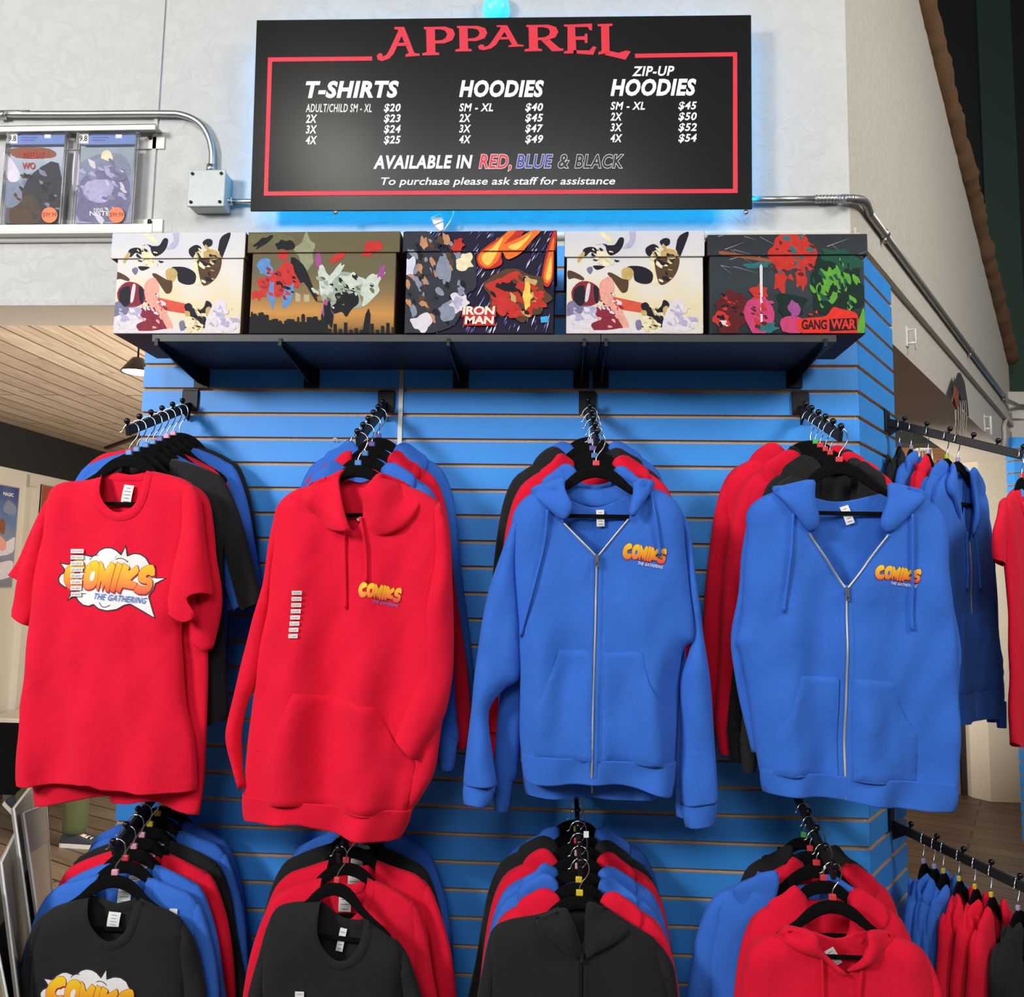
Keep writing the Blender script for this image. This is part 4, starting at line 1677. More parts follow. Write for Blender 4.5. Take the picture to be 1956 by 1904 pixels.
# ------------------------------------------------------------------ shelf and brackets
zsh = 2.192
x0s, x1s = at(290, 648, -0.297).x, at(1598, 650, -0.297).x
xm = at(1148, 648, -0.297).x
for a, b, lab in ((x0s, xm - 0.001, 'long dark shelf board under the comic boxes, left length up to the joint'), (xm + 0.001, x1s, 'short dark shelf board under the two right-hand comic boxes')):
    bm = bmesh.new()
    box(bm, a, b, -0.297, -0.001, zsh, zsh + 0.021)
    bevel_all(bm, 0.0015, 2)
    tag(bm_obj('shelf_board', bm, M_SHELF), lab, 'shelf', 'dark shelf boards')
BR = [(385, 300, 'leftmost'), (595, 540, 'second from the left'), (880, 864, 'third from the left'), (1110, 1124, 'fourth from the left, close beside another bracket'), (1147, 1164, 'fifth from the left, touching its neighbour'), (1517, 1575, 'rightmost, above the last rack of zip hoodies')]
for px, pf, nm in BR:
    x = at(px, 740, -0.002).x
    b = empty('shelf_bracket', (x, 0, zsh - 0.13), 'black triangular shelf bracket on the blue slats, ' + nm, 'bracket', 'black shelf brackets')
    zb, zt = at(px, 742, 0).z - b.location.z, zsh - b.location.z
    bm = bmesh.new()
    box(bm, -0.0235, 0.0235, -0.0065, -0.0005, zb, zt - 0.001)
    bevel_all(bm, 0.001, 1)
    bm_obj('back_plate', bm, M_BLACKM, b)
    bm = bmesh.new()
    prism(bm, [(-0.002, -0.006, zb + 0.012), (-0.002, -0.006, zt - 0.001), (-0.002, -0.288, zt - 0.001), (-0.002, -0.288, zt - 0.012), (-0.002, -0.035, zb + 0.012)], (0.004, 0, 0))
    box(bm, -0.011, 0.011, -0.288, -0.006, zt - 0.0035, zt - 0.0006)
    bm_obj('gusset', bm, M_BLACKM, b)
    bm = bmesh.new()
    prism(bm, [(-0.0045, -0.302, zt - 0.012), (-0.0045, -0.302, zt + 0.009), (-0.0045, -0.2985, zt + 0.009), (-0.0045, -0.2985, zt - 0.002), (-0.0045, -0.286, zt - 0.002), (-0.0045, -0.286, zt - 0.012)], (0.009, 0, 0))
    bm_obj('front_lip', bm, M_BLACKM, b)
# ------------------------------------------------------------------ printed cardboard boxes on the shelf
def ink(name, c, var=0.3, vs=70, rough=0.6):
    return plain('ink_' + name, tuple(c) + (1,), rough, spec=0.15, var=var, vscale=vs)


def ramp_print(name, stops, axis, lo, hi, nscale=8.0, nfac=0.25, rough=0.42):
    m, t, b = nt(name)
    tc = node(t, 'ShaderNodeTexCoord')
    sp = node(t, 'ShaderNodeSeparateXYZ')
    t.links.new(tc.outputs['Object'], sp.inputs[0])
    mr = node(t, 'ShaderNodeMapRange')
    mr.inputs['From Min'].default_value = lo
    mr.inputs['From Max'].default_value = hi
    t.links.new(sp.outputs[axis], mr.inputs['Value'])
    nz = node(t, 'ShaderNodeTexNoise', inp={'Scale': nscale, 'Detail': 5.0})
    t.links.new(tc.outputs['Object'], nz.inputs['Vector'])
    md = node(t, 'ShaderNodeMath', operation='MULTIPLY_ADD')
    md.inputs[1].default_value = nfac
    md.inputs[2].default_value = -nfac / 2
    t.links.new(nz.outputs['Fac'], md.inputs[0])
    ad = node(t, 'ShaderNodeMath', operation='ADD')
    t.links.new(mr.outputs['Result'], ad.inputs[0])
    t.links.new(md.outputs[0], ad.inputs[1])
    rp = node(t, 'ShaderNodeValToRGB')
    e = rp.color_ramp.elements
    e[0].position, e[0].color = stops[0][0], stops[0][1] + (1,)
    e[1].position, e[1].color = stops[-1][0], stops[-1][1] + (1,)
    for p, c in stops[1:-1]:
        k = e.new(p)
        k.color = c + (1,)
    t.links.new(ad.outputs[0], rp.inputs['Fac'])
    t.links.new(rp.outputs['Color'], b.inputs['Base Color'])
    b.inputs['Roughness'].default_value = 0.6
    b.inputs['Specular IOR Level'].default_value = 0.2
    MATS[name] = m
    return m


def clip_rect(p, x0, x1, z0, z1):
    for ax, lim, sg in ((0, x0, 1), (0, x1, -1), (1, z0, 1), (1, z1, -1)):
        out = []
        n = len(p)
        for i in range(n):
            a, b = p[i - 1], p[i]
            ia, ib = (a[ax] - lim) * sg >= 0, (b[ax] - lim) * sg >= 0
            if ia != ib:
                t_ = (lim - a[ax]) / (b[ax] - a[ax])
                out.append((a[0] + (b[0] - a[0]) * t_, a[1] + (b[1] - a[1]) * t_))
            if ib:
                out.append(tuple(b))
        p = out
        if len(p) < 3:
            return []
    return p


YB = -0.300


def comic_box(label, lid, body, base, art, depth=0.27, edge=(0.10, 0.07, 0.05), words=()):
    """lid, body: pixel rectangles of the front faces"""
    a, b = at(body[0], body[3], YB), at(body[2], body[1], YB)
    zb = zsh + 0.0215
    r = empty('comic_box', ((a.x + b.x) / 2, YB + depth / 2, zb), label, 'box', 'printed cardboard boxes on the shelf')
    o = r.location
    la, lb = at(lid[0], lid[3], YB - 0.005), at(lid[2], lid[1], YB - 0.005)
    medge = plain('cardboard_edge_%d' % int(edge[0] * 1000), edge + (1,), 0.7)
    for nm, (x0, x1, y0, y1, z0, z1), lo in (('body', (a.x, b.x, YB, YB + depth, zb, lb.z - 0.006), 0), ('lid', (la.x, lb.x, YB - 0.005, YB + depth + 0.005, la.z, lb.z), 1)):
        bm = bmesh.new()
        L = [v - w_ for v, w_ in zip((x0, x1, y0, y1, z0, z1), (o.x, o.x, o.y, o.y, o.z, o.z))]
        for i, f in enumerate(box(bm, *L)):
            f.material_index = 1 if i != 2 else 0
        bevel_all(bm, 0.0025, 2)
        for f in bm.faces:
            if f.normal.y > -0.9:
                f.material_index = 1
        mats = [base, medge]
        lev = 0
        ins = 0.0015
        for item in list(art) + [('word',) + w_ for w_ in words]:
            lev += 1
            if item[0] == 'word':
                _, s, x_0, x_1, y_0, y_1, m, shear, off = item
                V, T3 = text_uv(s, shear, off, 0.95)
                q = quad_map(V, rect(x_0, x_1, y_0, y_1))
                P = []
                for k in q:
                    c = at(k[0], k[1], y0)
                    P.append((c.x, c.z))
                if not (z0 < np.mean([p[1] for p in P]) < z1):
                    continue
            else:
                m, pts = item
                P = []
                for x, y in pts:
                    c = at(x, y, y0)
                    P.append((c.x, c.z))
                P = clip_rect(P, x0 + ins, x1 - ins, z0 + ins, z1 - ins)
                if len(P) < 3:
                    continue
                V, T3 = fill(P, 5.0)
                P = [tuple(v) for v in V]
            if m not in mats:
                mats.append(m)
            vs = [bm.verts.new((p[0] - o.x, y0 - o.y - 0.00012 - 0.000012 * lev, p[1] - o.z)) for p in P]
            for f in T3:
                try:
                    fc = bm.faces.new([vs[i] for i in f])
                except ValueError:
                    continue
                fc.normal_update()
                if fc.normal.y > 0:
                    fc.normal_flip()
                fc.material_index = mats.index(m)
        if nm == 'body':
            # dark gap under the lid
            pass
        bm_obj(nm, bm, mats, r)
    return r


def zz3(pts, sm=3):
    p = [(200 + x / 3.372, 420 + y / 3.372) for x, y in pts]
    return catmull(p, sm, True) if sm else p


def zz4(pts, sm=3):
    p = [(750 + x / 3.26, 420 + y / 3.26) for x, y in pts]
    return catmull(p, sm, True) if sm else p


def zz5(pts, sm=3):
    p = [(1330 + x / 3.07, 340 + y / 3.07) for x, y in pts]
    return catmull(p, sm, True) if sm else p


def splash(cx, cy, rx, ry, seed, n=13, amp=0.35, tilt=0.0):
    r = random.Random(seed)
    out = []
    for k in range(n):
        a = 2 * PI * k / n
        q = 1 + r.uniform(-amp, amp)
        x, y = rx * q * math.cos(a), ry * q * math.sin(a)
        out.append((cx + x * math.cos(tilt) - y * math.sin(tilt), cy + x * math.sin(tilt) + y * math.cos(tilt)))
    return out


def scatter(f, inks, cx, cy, rx, ry, n, seed, size, amp=0.4, stretch=1.8, tilt=0.6):
    r = random.Random(seed)
    L = []
    for k in range(n):
        a, q = r.uniform(0, 2 * PI), math.sqrt(r.uniform(0, 1))
        z = size * r.uniform(0.4, 1.2)
        L.append((inks[k % len(inks)], f(splash(cx + rx * q * math.cos(a), cy + ry * q * math.sin(a), z * stretch, z, seed * 99 + k, 9, amp, tilt + r.uniform(-.5, .5)))))
    return L


I_DK = ink('violet_black', (0.012, 0.010, 0.02))
I_GR = ink('slate_violet', (0.17, 0.16, 0.27))
I_GOLD = ink('ochre', (0.50, 0.35, 0.13))
I_CRM = ink('cream', (0.74, 0.66, 0.44))
I_BRN = ink('brown', (0.085, 0.045, 0.022))
I_RED = ink('beam_red', (0.62, 0.085, 0.05))
I_MAR = ink('maroon', (0.22, 0.02, 0.04))
I_PNK = ink('salmon', (0.74, 0.34, 0.27))
I_CLD = ink('cloud_white', (0.66, 0.61, 0.66), 0.2)
I_LIL = ink('lilac', (0.42, 0.39, 0.55))
SKY1 = ramp_print('cream_sky_print', [(0.0, (0.66, 0.62, 0.60)), (0.35, (0.70, 0.60, 0.38)), (0.6, (0.68, 0.65, 0.60)), (1.0, (0.58, 0.58, 0.63))], 2, 0.0, 0.27, 9.0, 0.7)
ART1 = [
    (I_LIL, zz3([(440, 80), (480, 80), (478, 140), (450, 185), (400, 190), (420, 160), (445, 130)])),
    (I_DK, zz3([(150, 225), (160, 190), (210, 178), (250, 200), (240, 225), (200, 212), (170, 240)])),
    (I_GOLD, zz3([(150, 210), (165, 225), (130, 280), (118, 262)])),
    (I_CRM, zz3([(240, 205), (300, 212), (325, 240), (310, 300), (262, 295), (245, 245)])),
    (I_DK, zz3([(300, 170), (350, 165), (380, 120), (408, 125), (400, 175), (370, 215), (325, 235), (300, 205)])),
    (I_CRM, zz3([(255, 92), (275, 85), (340, 130), (335, 150), (320, 148), (268, 110)])),
    (I_DK, zz3([(215, 300), (270, 300), (290, 308), (240, 328)])),
    (I_GR, zz3([(175, 320), (205, 305), (215, 330), (195, 355)])),
    (I_BRN, zz3([(60, 330), (120, 350), (160, 380), (150, 395), (100, 380), (62, 385)])),
    # large swooping form
    (I_DK, zz3([(545, 185), (590, 160), (625, 185), (600, 240), (570, 245), (545, 220)])),
    (I_DK, zz3([(740, 130), (790, 85), (812, 90), (790, 160), (750, 260), (725, 280)])),
    (I_CRM, zz3([(575, 235), (620, 195), (720, 190), (735, 240), (640, 280), (620, 420), (575, 410), (570, 330)])),
    (I_GOLD, zz3([(640, 205), (700, 190), (735, 215), (720, 260), (650, 270)])),
    (I_BRN, zz3([(610, 250), (740, 240), (750, 300), (720, 370), (665, 418), (625, 412), (600, 300)])),
    (I_DK, zz3([(630, 145), (660, 122), (692, 130), (690, 165), (650, 175)])),
    (I_DK, zz3([(430, 305), (520, 305), (585, 345), (580, 405), (530, 418), (475, 395), (465, 340)])),
    (I_GOLD, zz3([(395, 325), (440, 310), (470, 345), (440, 400), (400, 385)])),
    (I_BRN, zz3([(305, 352), (330, 345), (400, 385), (435, 395), (430, 460), (398, 475), (370, 440), (340, 395)])),
    # lower left dark cloudy mass, beam and clouds
    (I_MAR, zz3([(80, 470), (130, 405), (200, 405), (255, 450), (260, 520), (200, 560), (110, 560)])),
    (I_DK, zz3([(100, 450), (160, 430), (160, 540), (110, 560), (95, 510)])),
    (I_CLD, zz3([(180, 420), (200, 425), (185, 520), (165, 525)])),
    (I_DK, zz3([(220, 430), (250, 450), (245, 540), (225, 520)])),
    (I_PNK, zz3([(265, 400), (320, 370), (350, 430), (345, 520), (400, 600), (440, 690), (390, 720), (330, 600), (270, 520), (255, 450)])),
    (I_RED, zz3([(345, 500), (545, 545), (550, 580), (530, 605), (380, 582), (335, 530)], 0)),
    (I_MAR, zz3([(200, 600), (270, 560), (340, 590), (380, 660), (400, 730), (230, 730)])),
    (I_GR, zz3([(50, 560), (90, 525), (130, 560), (200, 560), (190, 620), (120, 620), (45, 690)])),
    (I_LIL, zz3([(150, 590), (200, 560), (240, 580), (210, 640), (150, 640)])),
    (I_CLD, zz3([(50, 640), (100, 612), (200, 615), (270, 640), (210, 670), (190, 705), (110, 700), (55, 690)])),
    (I_CLD, zz3([(40, 700), (120, 712), (300, 715), (420, 700), (560, 715), (640, 725), (640, 740), (40, 740)])),
    (I_DK, zz3([(512, 560), (545, 535), (575, 570), (600, 620), (650, 625), (655, 690), (620, 690), (560, 640)])),
    (I_CRM, zz3([(530, 620), (590, 640), (630, 690), (610, 730), (530, 725), (515, 670)])),
    (I_GOLD, zz3([(515, 590), (545, 590), (550, 620), (525, 622)])),
    (I_GR, zz3([(480, 660), (510, 650), (520, 700), (490, 715)])),
    (I_DK, zz3([(600, 600), (640, 560), (655, 520), (690, 545), (680, 620), (650, 600)])),
    (I_GOLD, zz3([(650, 575), (680, 560), (690, 620), (660, 630)])),
    (I_CLD, zz3([(690, 560), (740, 510), (785, 540), (780, 620), (850, 640), (870, 600), (860, 690), (780, 725), (660, 725), (650, 660)])),
    (I_LIL, zz3([(735, 560), (750, 550), (760, 600), (740, 640), (728, 610)])),
]
ART1 += scatter(zz3, [I_CLD, I_LIL, I_CLD], 130, 650, 110, 80, 22, 91, 12) + scatter(zz3, [I_PNK, I_MAR, I_CLD], 310, 600, 90, 120, 24, 92, 10) + scatter(zz3, [I_DK, I_GOLD, I_CRM], 650, 280, 100, 120, 26, 93, 9, 0.4, 2.6) + scatter(zz3, [I_CLD, I_LIL], 770, 640, 90, 80, 22, 94, 12) + scatter(zz3, [I_DK, I_CRM], 290, 220, 110, 70, 16, 95, 7, 0.4, 2.4) + scatter(zz3, [I_DK, I_GOLD, I_CRM], 580, 640, 70, 80, 20, 96, 8, 0.4, 2.4)
comic_box('cream comic box with a red beam print, leftmost, overhanging the left end of the shelf', (211, 443, 470, 494), (215, 494, 466, 638), SKY1, ART1, 0.255, (0.12, 0.075, 0.05))

I_OL = ink('olive', (0.14, 0.13, 0.06))
I_OLL = ink('sage', (0.26, 0.27, 0.16))
I_RD2 = ink('bright_red', (0.52, 0.03, 0.025))
I_BL2 = ink('sky_blue', (0.10, 0.24, 0.52))
I_BK = ink('soft_black', (0.008, 0.009, 0.011))
I_GG = ink('grey_green', (0.30, 0.36, 0.30))
I_GGL = ink('pale_grey_green', (0.52, 0.58, 0.50))
I_MAG = ink('magenta', (0.32, 0.07, 0.25))
I_TAN = ink('tan', (0.42, 0.36, 0.22))
SKY2 = ramp_print('olive_orange_sky_print', [(0.0, (0.012, 0.02, 0.03)), (0.08, (0.30, 0.15, 0.04)), (0.22, (0.52, 0.25, 0.06)), (0.42, (0.22, 0.145, 0.06)), (0.62, (0.13, 0.11, 0.055)), (1.0, (0.12, 0.10, 0.05))], 2, 0.0, 0.27, 7.0, 0.12)
ra = random.Random(8)
sky = []
x_ = 925
while x_ < 1420:
    w_ = ra.uniform(12, 38)
    h_ = 640 + ra.uniform(-40, 40) * (1 if x_ > 1050 else .4) - (30 if x_ < 1040 else 0)
    sky.append((I_BK, zz3([(x_, 730), (x_, h_), (x_ + w_ * .5, h_ - ra.uniform(0, 14)), (x_ + w_, h_), (x_ + w_, 730)], 0)))
    x_ += w_ * ra.uniform(.7, 1.0)
for x_ in range(1440, 1860, 34):
    h_ = 700 + ra.uniform(-40, 10)
    sky.append((I_BK, zz3([(x_, 730), (x_, h_), (x_ + 20, h_), (x_ + 20, 730)], 0)))
sky.append((I_BK, zz3([(1660, 725), (1680, 610), (1700, 570), (1712, 610), (1705, 725)], 0)))
ART2 = [
    (I_OLL, zz3(splash(1290, 220, 60, 110, 3))), (I_OL, zz3(splash(1090, 130, 160, 45, 4))), (I_BK, zz3(splash(1020, 140, 70, 18, 5, tilt=-0.6))),
    (I_BK, zz3(splash(1160, 165, 55, 35, 6))), (I_RD2, zz3(splash(1150, 225, 40, 38, 7))),
    (I_BK, zz3([(1200, 240), (1280, 290), (1330, 400), (1372, 520), (1350, 510), (1280, 400), (1240, 440), (1215, 380)])),
    (I_RD2, zz3(splash(1120, 390, 120, 95, 11, 15, 0.4, -0.5))), (I_BL2, zz3(splash(1035, 310, 48, 60, 12))), (I_BL2, zz3(splash(1180, 480, 38, 80, 13, tilt=0.4))),
    (I_BL2, zz3(splash(1075, 480, 22, 80, 14))), (I_RD2, zz3(splash(1000, 480, 50, 30, 15, tilt=-0.4))),
] + scatter(zz3, [I_FR_ for I_FR_ in (I_MAR, I_BK, I_RD2)], 1120, 400, 110, 110, 26, 31, 11) + [
    (I_TAN, zz3([(1228, 465), (1260, 480), (1262, 530), (1230, 528)], 0)), (I_TAN, zz3([(1282, 480), (1320, 482), (1320, 530), (1284, 528)], 0)),
    (I_RD2, zz3(splash(1500, 240, 60, 26, 16, tilt=-0.5))), (I_RD2, zz3(splash(1715, 180, 70, 40, 17, tilt=-0.5))),
    (I_GG, zz3(splash(1530, 470, 150, 120, 18, 17, 0.3, 0.3))), (I_GGL, zz3(splash(1410, 380, 40, 110, 19, tilt=-0.2))), (I_GGL, zz3(splash(1720, 430, 45, 110, 20, tilt=0.5))),
    (I_GGL, zz3(splash(1480, 350, 90, 24, 21, tilt=-0.9))), (I_GGL, zz3(splash(1590, 400, 80, 50, 22))), (I_MAG, zz3(splash(1430, 590, 36, 90, 23))), (I_MAG, zz3(splash(1375, 260, 20, 55, 24))),
    (I_MAG, zz3(splash(1785, 330, 20, 45, 25, tilt=0.4))), (I_BK, zz3(splash(1545, 540, 75, 80, 26))), (I_BK, zz3(splash(1440, 610, 30, 80, 27))),
] + scatter(zz3, [I_GGL, I_GG, I_BK, I_OL], 1540, 450, 190, 130, 40, 32, 11) + sky
comic_box('brown and orange comic box with a city skyline print, second from the left', (472, 441, 765, 483), (475, 483, 757, 636), SKY2, ART2, 0.26, (0.09, 0.05, 0.035))

I_NV = ink('ink_navy', (0.012, 0.010, 0.03))
I_PUR = ink('streak_purple', (0.22, 0.12, 0.42))
I_STR = ink('streak_white', (0.60, 0.62, 0.75))
I_STB = ink('streak_blue', (0.10, 0.12, 0.40))
I_OR = ink('flame_orange', (0.82, 0.16, 0.02))
I_YL = ink('flame_yellow', (0.88, 0.55, 0.10))
I_FR = ink('flame_red', (0.50, 0.03, 0.02))
I_SK = ink('skin_tan', (0.48, 0.23, 0.12))
I_CH = ink('charcoal', (0.03, 0.032, 0.045))
I_STL = ink('steel', (0.22, 0.25, 0.33))
ART3 = []
ra = random.Random(21)
for i in range(300):
    x = ra.uniform(70, 1030)
    y = ra.uniform(60, 720)
    L_ = ra.uniform(25, 90)
    t_ = min(1, max(0, (x - 400) / 600))
    ang = math.radians(48 + 18 * (y / 720) + 8 * t_)
    dx, dy = math.cos(ang) * L_, -math.sin(ang) * L_
    w_ = ra.uniform(2, 6)
    m = ra.choice([I_STR, I_PUR, I_PUR, I_STB, I_STR])
    ART3.append((m, zz4([(x, y), (x + dx / 2 - w_, y + dy / 2), (x + dx, y + dy), (x + dx / 2 + w_, y + dy / 2)], 0)))
ART3 += [
    (I_CH, zz4([(75, 80), (240, 90), (300, 200), (420, 190), (510, 230), (520, 420), (460, 470), (400, 640), (250, 705), (78, 705)])),
] + scatter(zz4, [I_STL, I_CH, I_BRN, I_STL, I_SK, I_BK], 260, 380, 190, 280, 90, 41, 17, 0.4, 1.9, 1.1) + [
    (I_FR, zz4(splash(410, 160, 38, 50, 42))), (I_CRM, zz4(splash(450, 265, 55, 55, 43))), (I_STL, zz4(splash(310, 320, 60, 70, 44))), (I_SK, zz4(splash(195, 150, 30, 45, 45))),
    (I_CLD, zz4(splash(180, 640, 55, 60, 46))), (I_STL, zz4(splash(340, 570, 60, 70, 47))), (I_CLD, zz4(splash(420, 520, 60, 55, 48))), (I_LIL, zz4(splash(405, 520, 35, 35, 49))), (I_STR, zz4(splash(110, 290, 30, 60, 50))),
    (I_FR, zz4([(530, 220), (640, 130), (770, 60), (830, 62), (760, 140), (680, 210), (680, 280), (600, 310), (540, 290)])),
    (I_OR, zz4([(540, 220), (650, 140), (720, 75), (770, 70), (690, 160), (660, 250), (600, 300), (548, 280)])),
    (I_YL, zz4([(560, 225), (620, 180), (690, 110), (660, 180), (640, 230), (600, 285), (565, 270)])),
    (I_OR, zz4([(670, 170), (760, 130), (880, 64), (930, 64), (860, 140), (800, 210), (720, 250), (690, 210)])),
    (I_YL, zz4([(720, 170), (810, 130), (870, 80), (830, 140), (770, 190)])),
    (I_FR, zz4([(930, 340), (960, 200), (995, 90), (1025, 70), (1010, 200), (1000, 350), (970, 420), (935, 400)])),
    (I_OR, zz4([(940, 350), (975, 200), (1005, 110), (1000, 220), (990, 360), (960, 400)])),
    (I_YL, zz4([(955, 350), (985, 230), (990, 300), (985, 360), (965, 380)])),
    (I_BRN, zz4(splash(780, 470, 190, 150, 51, 17, 0.18, 0.4))), (I_FR, zz4(splash(775, 465, 170, 130, 52, 17, 0.22, 0.4))),
] + scatter(zz4, [I_RD2, I_BRN, I_BK, I_FR, I_GOLD, I_RD2, I_BK], 775, 475, 150, 125, 60, 53, 17, 0.4, 1.9, 0.7) + [
    (I_YL, zz4(splash(840, 480, 28, 70, 54))), (I_RD2, zz4(splash(695, 530, 50, 60, 55))), (I_BK, zz4(splash(720, 420, 60, 28, 56, tilt=0.3))),
    (ink('sticker_blue', (0.05, 0.38, 0.75)), zz4([(920, 610), (965, 602), (970, 640), (925, 645)], 0)),
    (I_FR, zz4([(436, 548), (642, 548), (645, 607), (430, 607)], 0)),
    (I_FR, zz4([(448, 600), (632, 600), (640, 662), (440, 662)], 0)),
]
I_LET = ink('letter_cream', (0.82, 0.76, 0.66), 0.04)
comic_box('dark streaked comic box with orange flames and a two-line cream title, middle of five', (769, 440, 1064, 482), (772, 482, 1059, 637), I_NV, ART3, 0.26, (0.03, 0.025, 0.035),
          [('IRON', 884, 947, 587, 604.5, I_FR, 0.08, 0.06), ('MAN', 888, 945, 606, 622, I_FR, 0.08, 0.06), ('IRON', 884, 946, 586, 602.5, I_LET, 0.08, 0.035), ('MAN', 888, 944, 605, 620, I_LET, 0.08, 0.035)])
dxb = 1078 - 211
ART4 = [(m, [(x + dxb + (x - 211) * 0.035, y - 1.5) for x, y in p]) for m, p in ART1]
comic_box('cream comic box with a red beam print, fourth from the left, beside the black box', (1078, 440, 1346, 491), (1081, 491, 1343, 638), SKY1, ART4, 0.26, (0.12, 0.075, 0.05))

I_SL = ramp_print('slate_night_print', [(0.0, (0.012, 0.018, 0.022)), (0.5, (0.028, 0.042, 0.050)), (1.0, (0.02, 0.022, 0.026))], 2, 0, 0.27, 20.0, 0.5)
I_GRN = ink('leaf_green', (0.10, 0.33, 0.035))
I_GRD = ink('deep_green', (0.012, 0.075, 0.045))
I_GRK = ink('green_black', (0.006, 0.022, 0.016))
I_HOT = ink('splash_red', (0.72, 0.03, 0.02))
I_PK2 = ink('hot_pink', (0.52, 0.05, 0.16))
I_WN = ink('wine', (0.10, 0.012, 0.015))
I_TEAL = ink('teal', (0.02, 0.14, 0.15))
I_BRZ = ink('bronze', (0.26, 0.085, 0.04))
ART5 = []
ra = random.Random(77)
for i in range(26):
    x, y = ra.uniform(120, 960), ra.uniform(325, 520)
    ART5.append((I_LIL, zz5([(x, y), (x + ra.uniform(60, 160), y + ra.uniform(-60, 90)), (x + 1.5, y + 3)], 0)))
ART5 += [
    (I_BRZ, zz5([(135, 435), (170, 430), (500, 490), (495, 505), (330, 480), (150, 450)])),
    (I_FR, zz5(splash(560, 440, 150, 100, 61, 17, 0.25))), (I_RD2, zz5(splash(565, 420, 100, 60, 62))), (I_FR, zz5(splash(490, 590, 40, 80, 63))), (I_FR, zz5(splash(620, 590, 30, 60, 64))),
    (I_TEAL, zz5(splash(360, 510, 80, 18, 65, tilt=-0.1))),
] + scatter(zz5, [I_RD2, I_FR, I_TEAL, I_WN], 560, 460, 150, 130, 40, 66, 13) + [
    (I_GRK, zz5(splash(820, 610, 170, 200, 67, 19, 0.16))), (I_GRD, zz5(splash(840, 470, 120, 45, 68, tilt=0.2))), (I_GRN, zz5(splash(800, 640, 80, 95, 69, 15, 0.3, 0.3))),
] + scatter(zz5, [I_GRN, I_GRD, I_GRK, I_GRK], 820, 620, 140, 170, 50, 70, 13, 0.4, 2.4, 1.2) + [
    (I_WN, zz5(splash(200, 790, 100, 130, 71, 15, 0.16))), (I_RD2, zz5(splash(150, 830, 50, 40, 72))), (I_CLD, zz5(splash(165, 850, 30, 14, 73, tilt=0.5))),
] + scatter(zz5, [I_RD2, I_WN, I_BK], 195, 790, 90, 120, 34, 74, 9) + [
    (I_PK2, zz5(splash(375, 800, 85, 120, 75, 15, 0.2))), (I_FR, zz5(splash(365, 670, 48, 45, 76))), (I_TEAL, zz5(splash(420, 880, 60, 30, 77))), (I_CLD, zz5([(370, 520), (378, 505), (388, 520), (388, 850), (376, 850)], 0)),
] + scatter(zz5, [I_PK2, I_WN, I_FR], 375, 790, 75, 110, 26, 78, 10) + [
    (I_GRK, zz5(splash(555, 760, 85, 85, 79))), (I_PK2, zz5(splash(560, 870, 70, 45, 80))), (I_MAG, zz5(splash(575, 770, 36, 45, 81))),
    (I_HOT, zz5([(600, 830), (680, 820), (760, 810), (800, 760), (850, 770), (930, 790), (950, 830), (960, 900), (900, 935), (760, 915), (620, 910), (590, 870)])),
] + scatter(zz5, [I_HOT], 780, 850, 190, 85, 26, 82, 9) + [
    (I_BK, zz5([(778, 828), (938, 822), (942, 892), (780, 900)], 0)),
    (I_GRN, zz5([(945, 860), (982, 760), (985, 935), (950, 940)])),
]
comic_box('black comic box with a green and red print, rightmost on the shelf', (1352, 446, 1657, 488), (1357, 488, 1650, 643), I_SL, ART5, 0.25, (0.05, 0.035, 0.03),
          [('GANG', 1530.5, 1579, 611, 630, I_BK, 0, 0.03), ('WAR', 1586, 1634.5, 610, 629, I_HOT, 0, 0.03)])

# ------------------------------------------------------------------ wall ledges with two slabbed comics, top left
q0, q1 = at(0, 241, 0.01), at(295, 241, 0.01)
top = at(150, 235, -0.005).z
for nm, y0, y1, xr, lab in (('display_ledge', 236, 247, 296, 'upper cream ledge rail on the white wall, holding the tops of the slabbed comics'), ('display_ledge', 427, 442, 290, 'lower cream ledge rail on the white wall, under the slabbed comics')):
    a, b = at(xr, y1, -0.02), at(xr, y0, -0.02)
    r = empty(nm, (a.x - 0.5, 0.03, a.z), lab, 'ledge', 'cream display ledges')
    bm = bmesh.new()
    box(bm, -0.9, 0.5, -0.05, -0.045, 0, b.z - a.z)
    box(bm, -0.9, 0.5, -0.05, -0.0005, -0.004 if y0 > 300 else b.z - a.z - 0.004, 0.0 if y0 > 300 else b.z - a.z)
    bevel_all(bm, 0.001, 1)
    bm_obj('rail', bm, M_CREAM, r)
    bm = bmesh.new()
    h = 0.07
    box(bm, 0.06, 0.51, -0.006, -0.0005, -0.04 if y0 < 300 else 0.0, 0.0 if y0 < 300 else 0.06)
    bm_obj('back_flange', bm, M_CREAM, r)
    s_ = at(287, 264 if y0 < 300 else 424, 0.024) - r.location
    bm = bmesh.new()
    tube(bm, [(s_.x, -0.012, s_.z), (s_.x, -0.003, s_.z)], 0.006, 10)
    bm_obj('screw', bm, M_DARK, r)


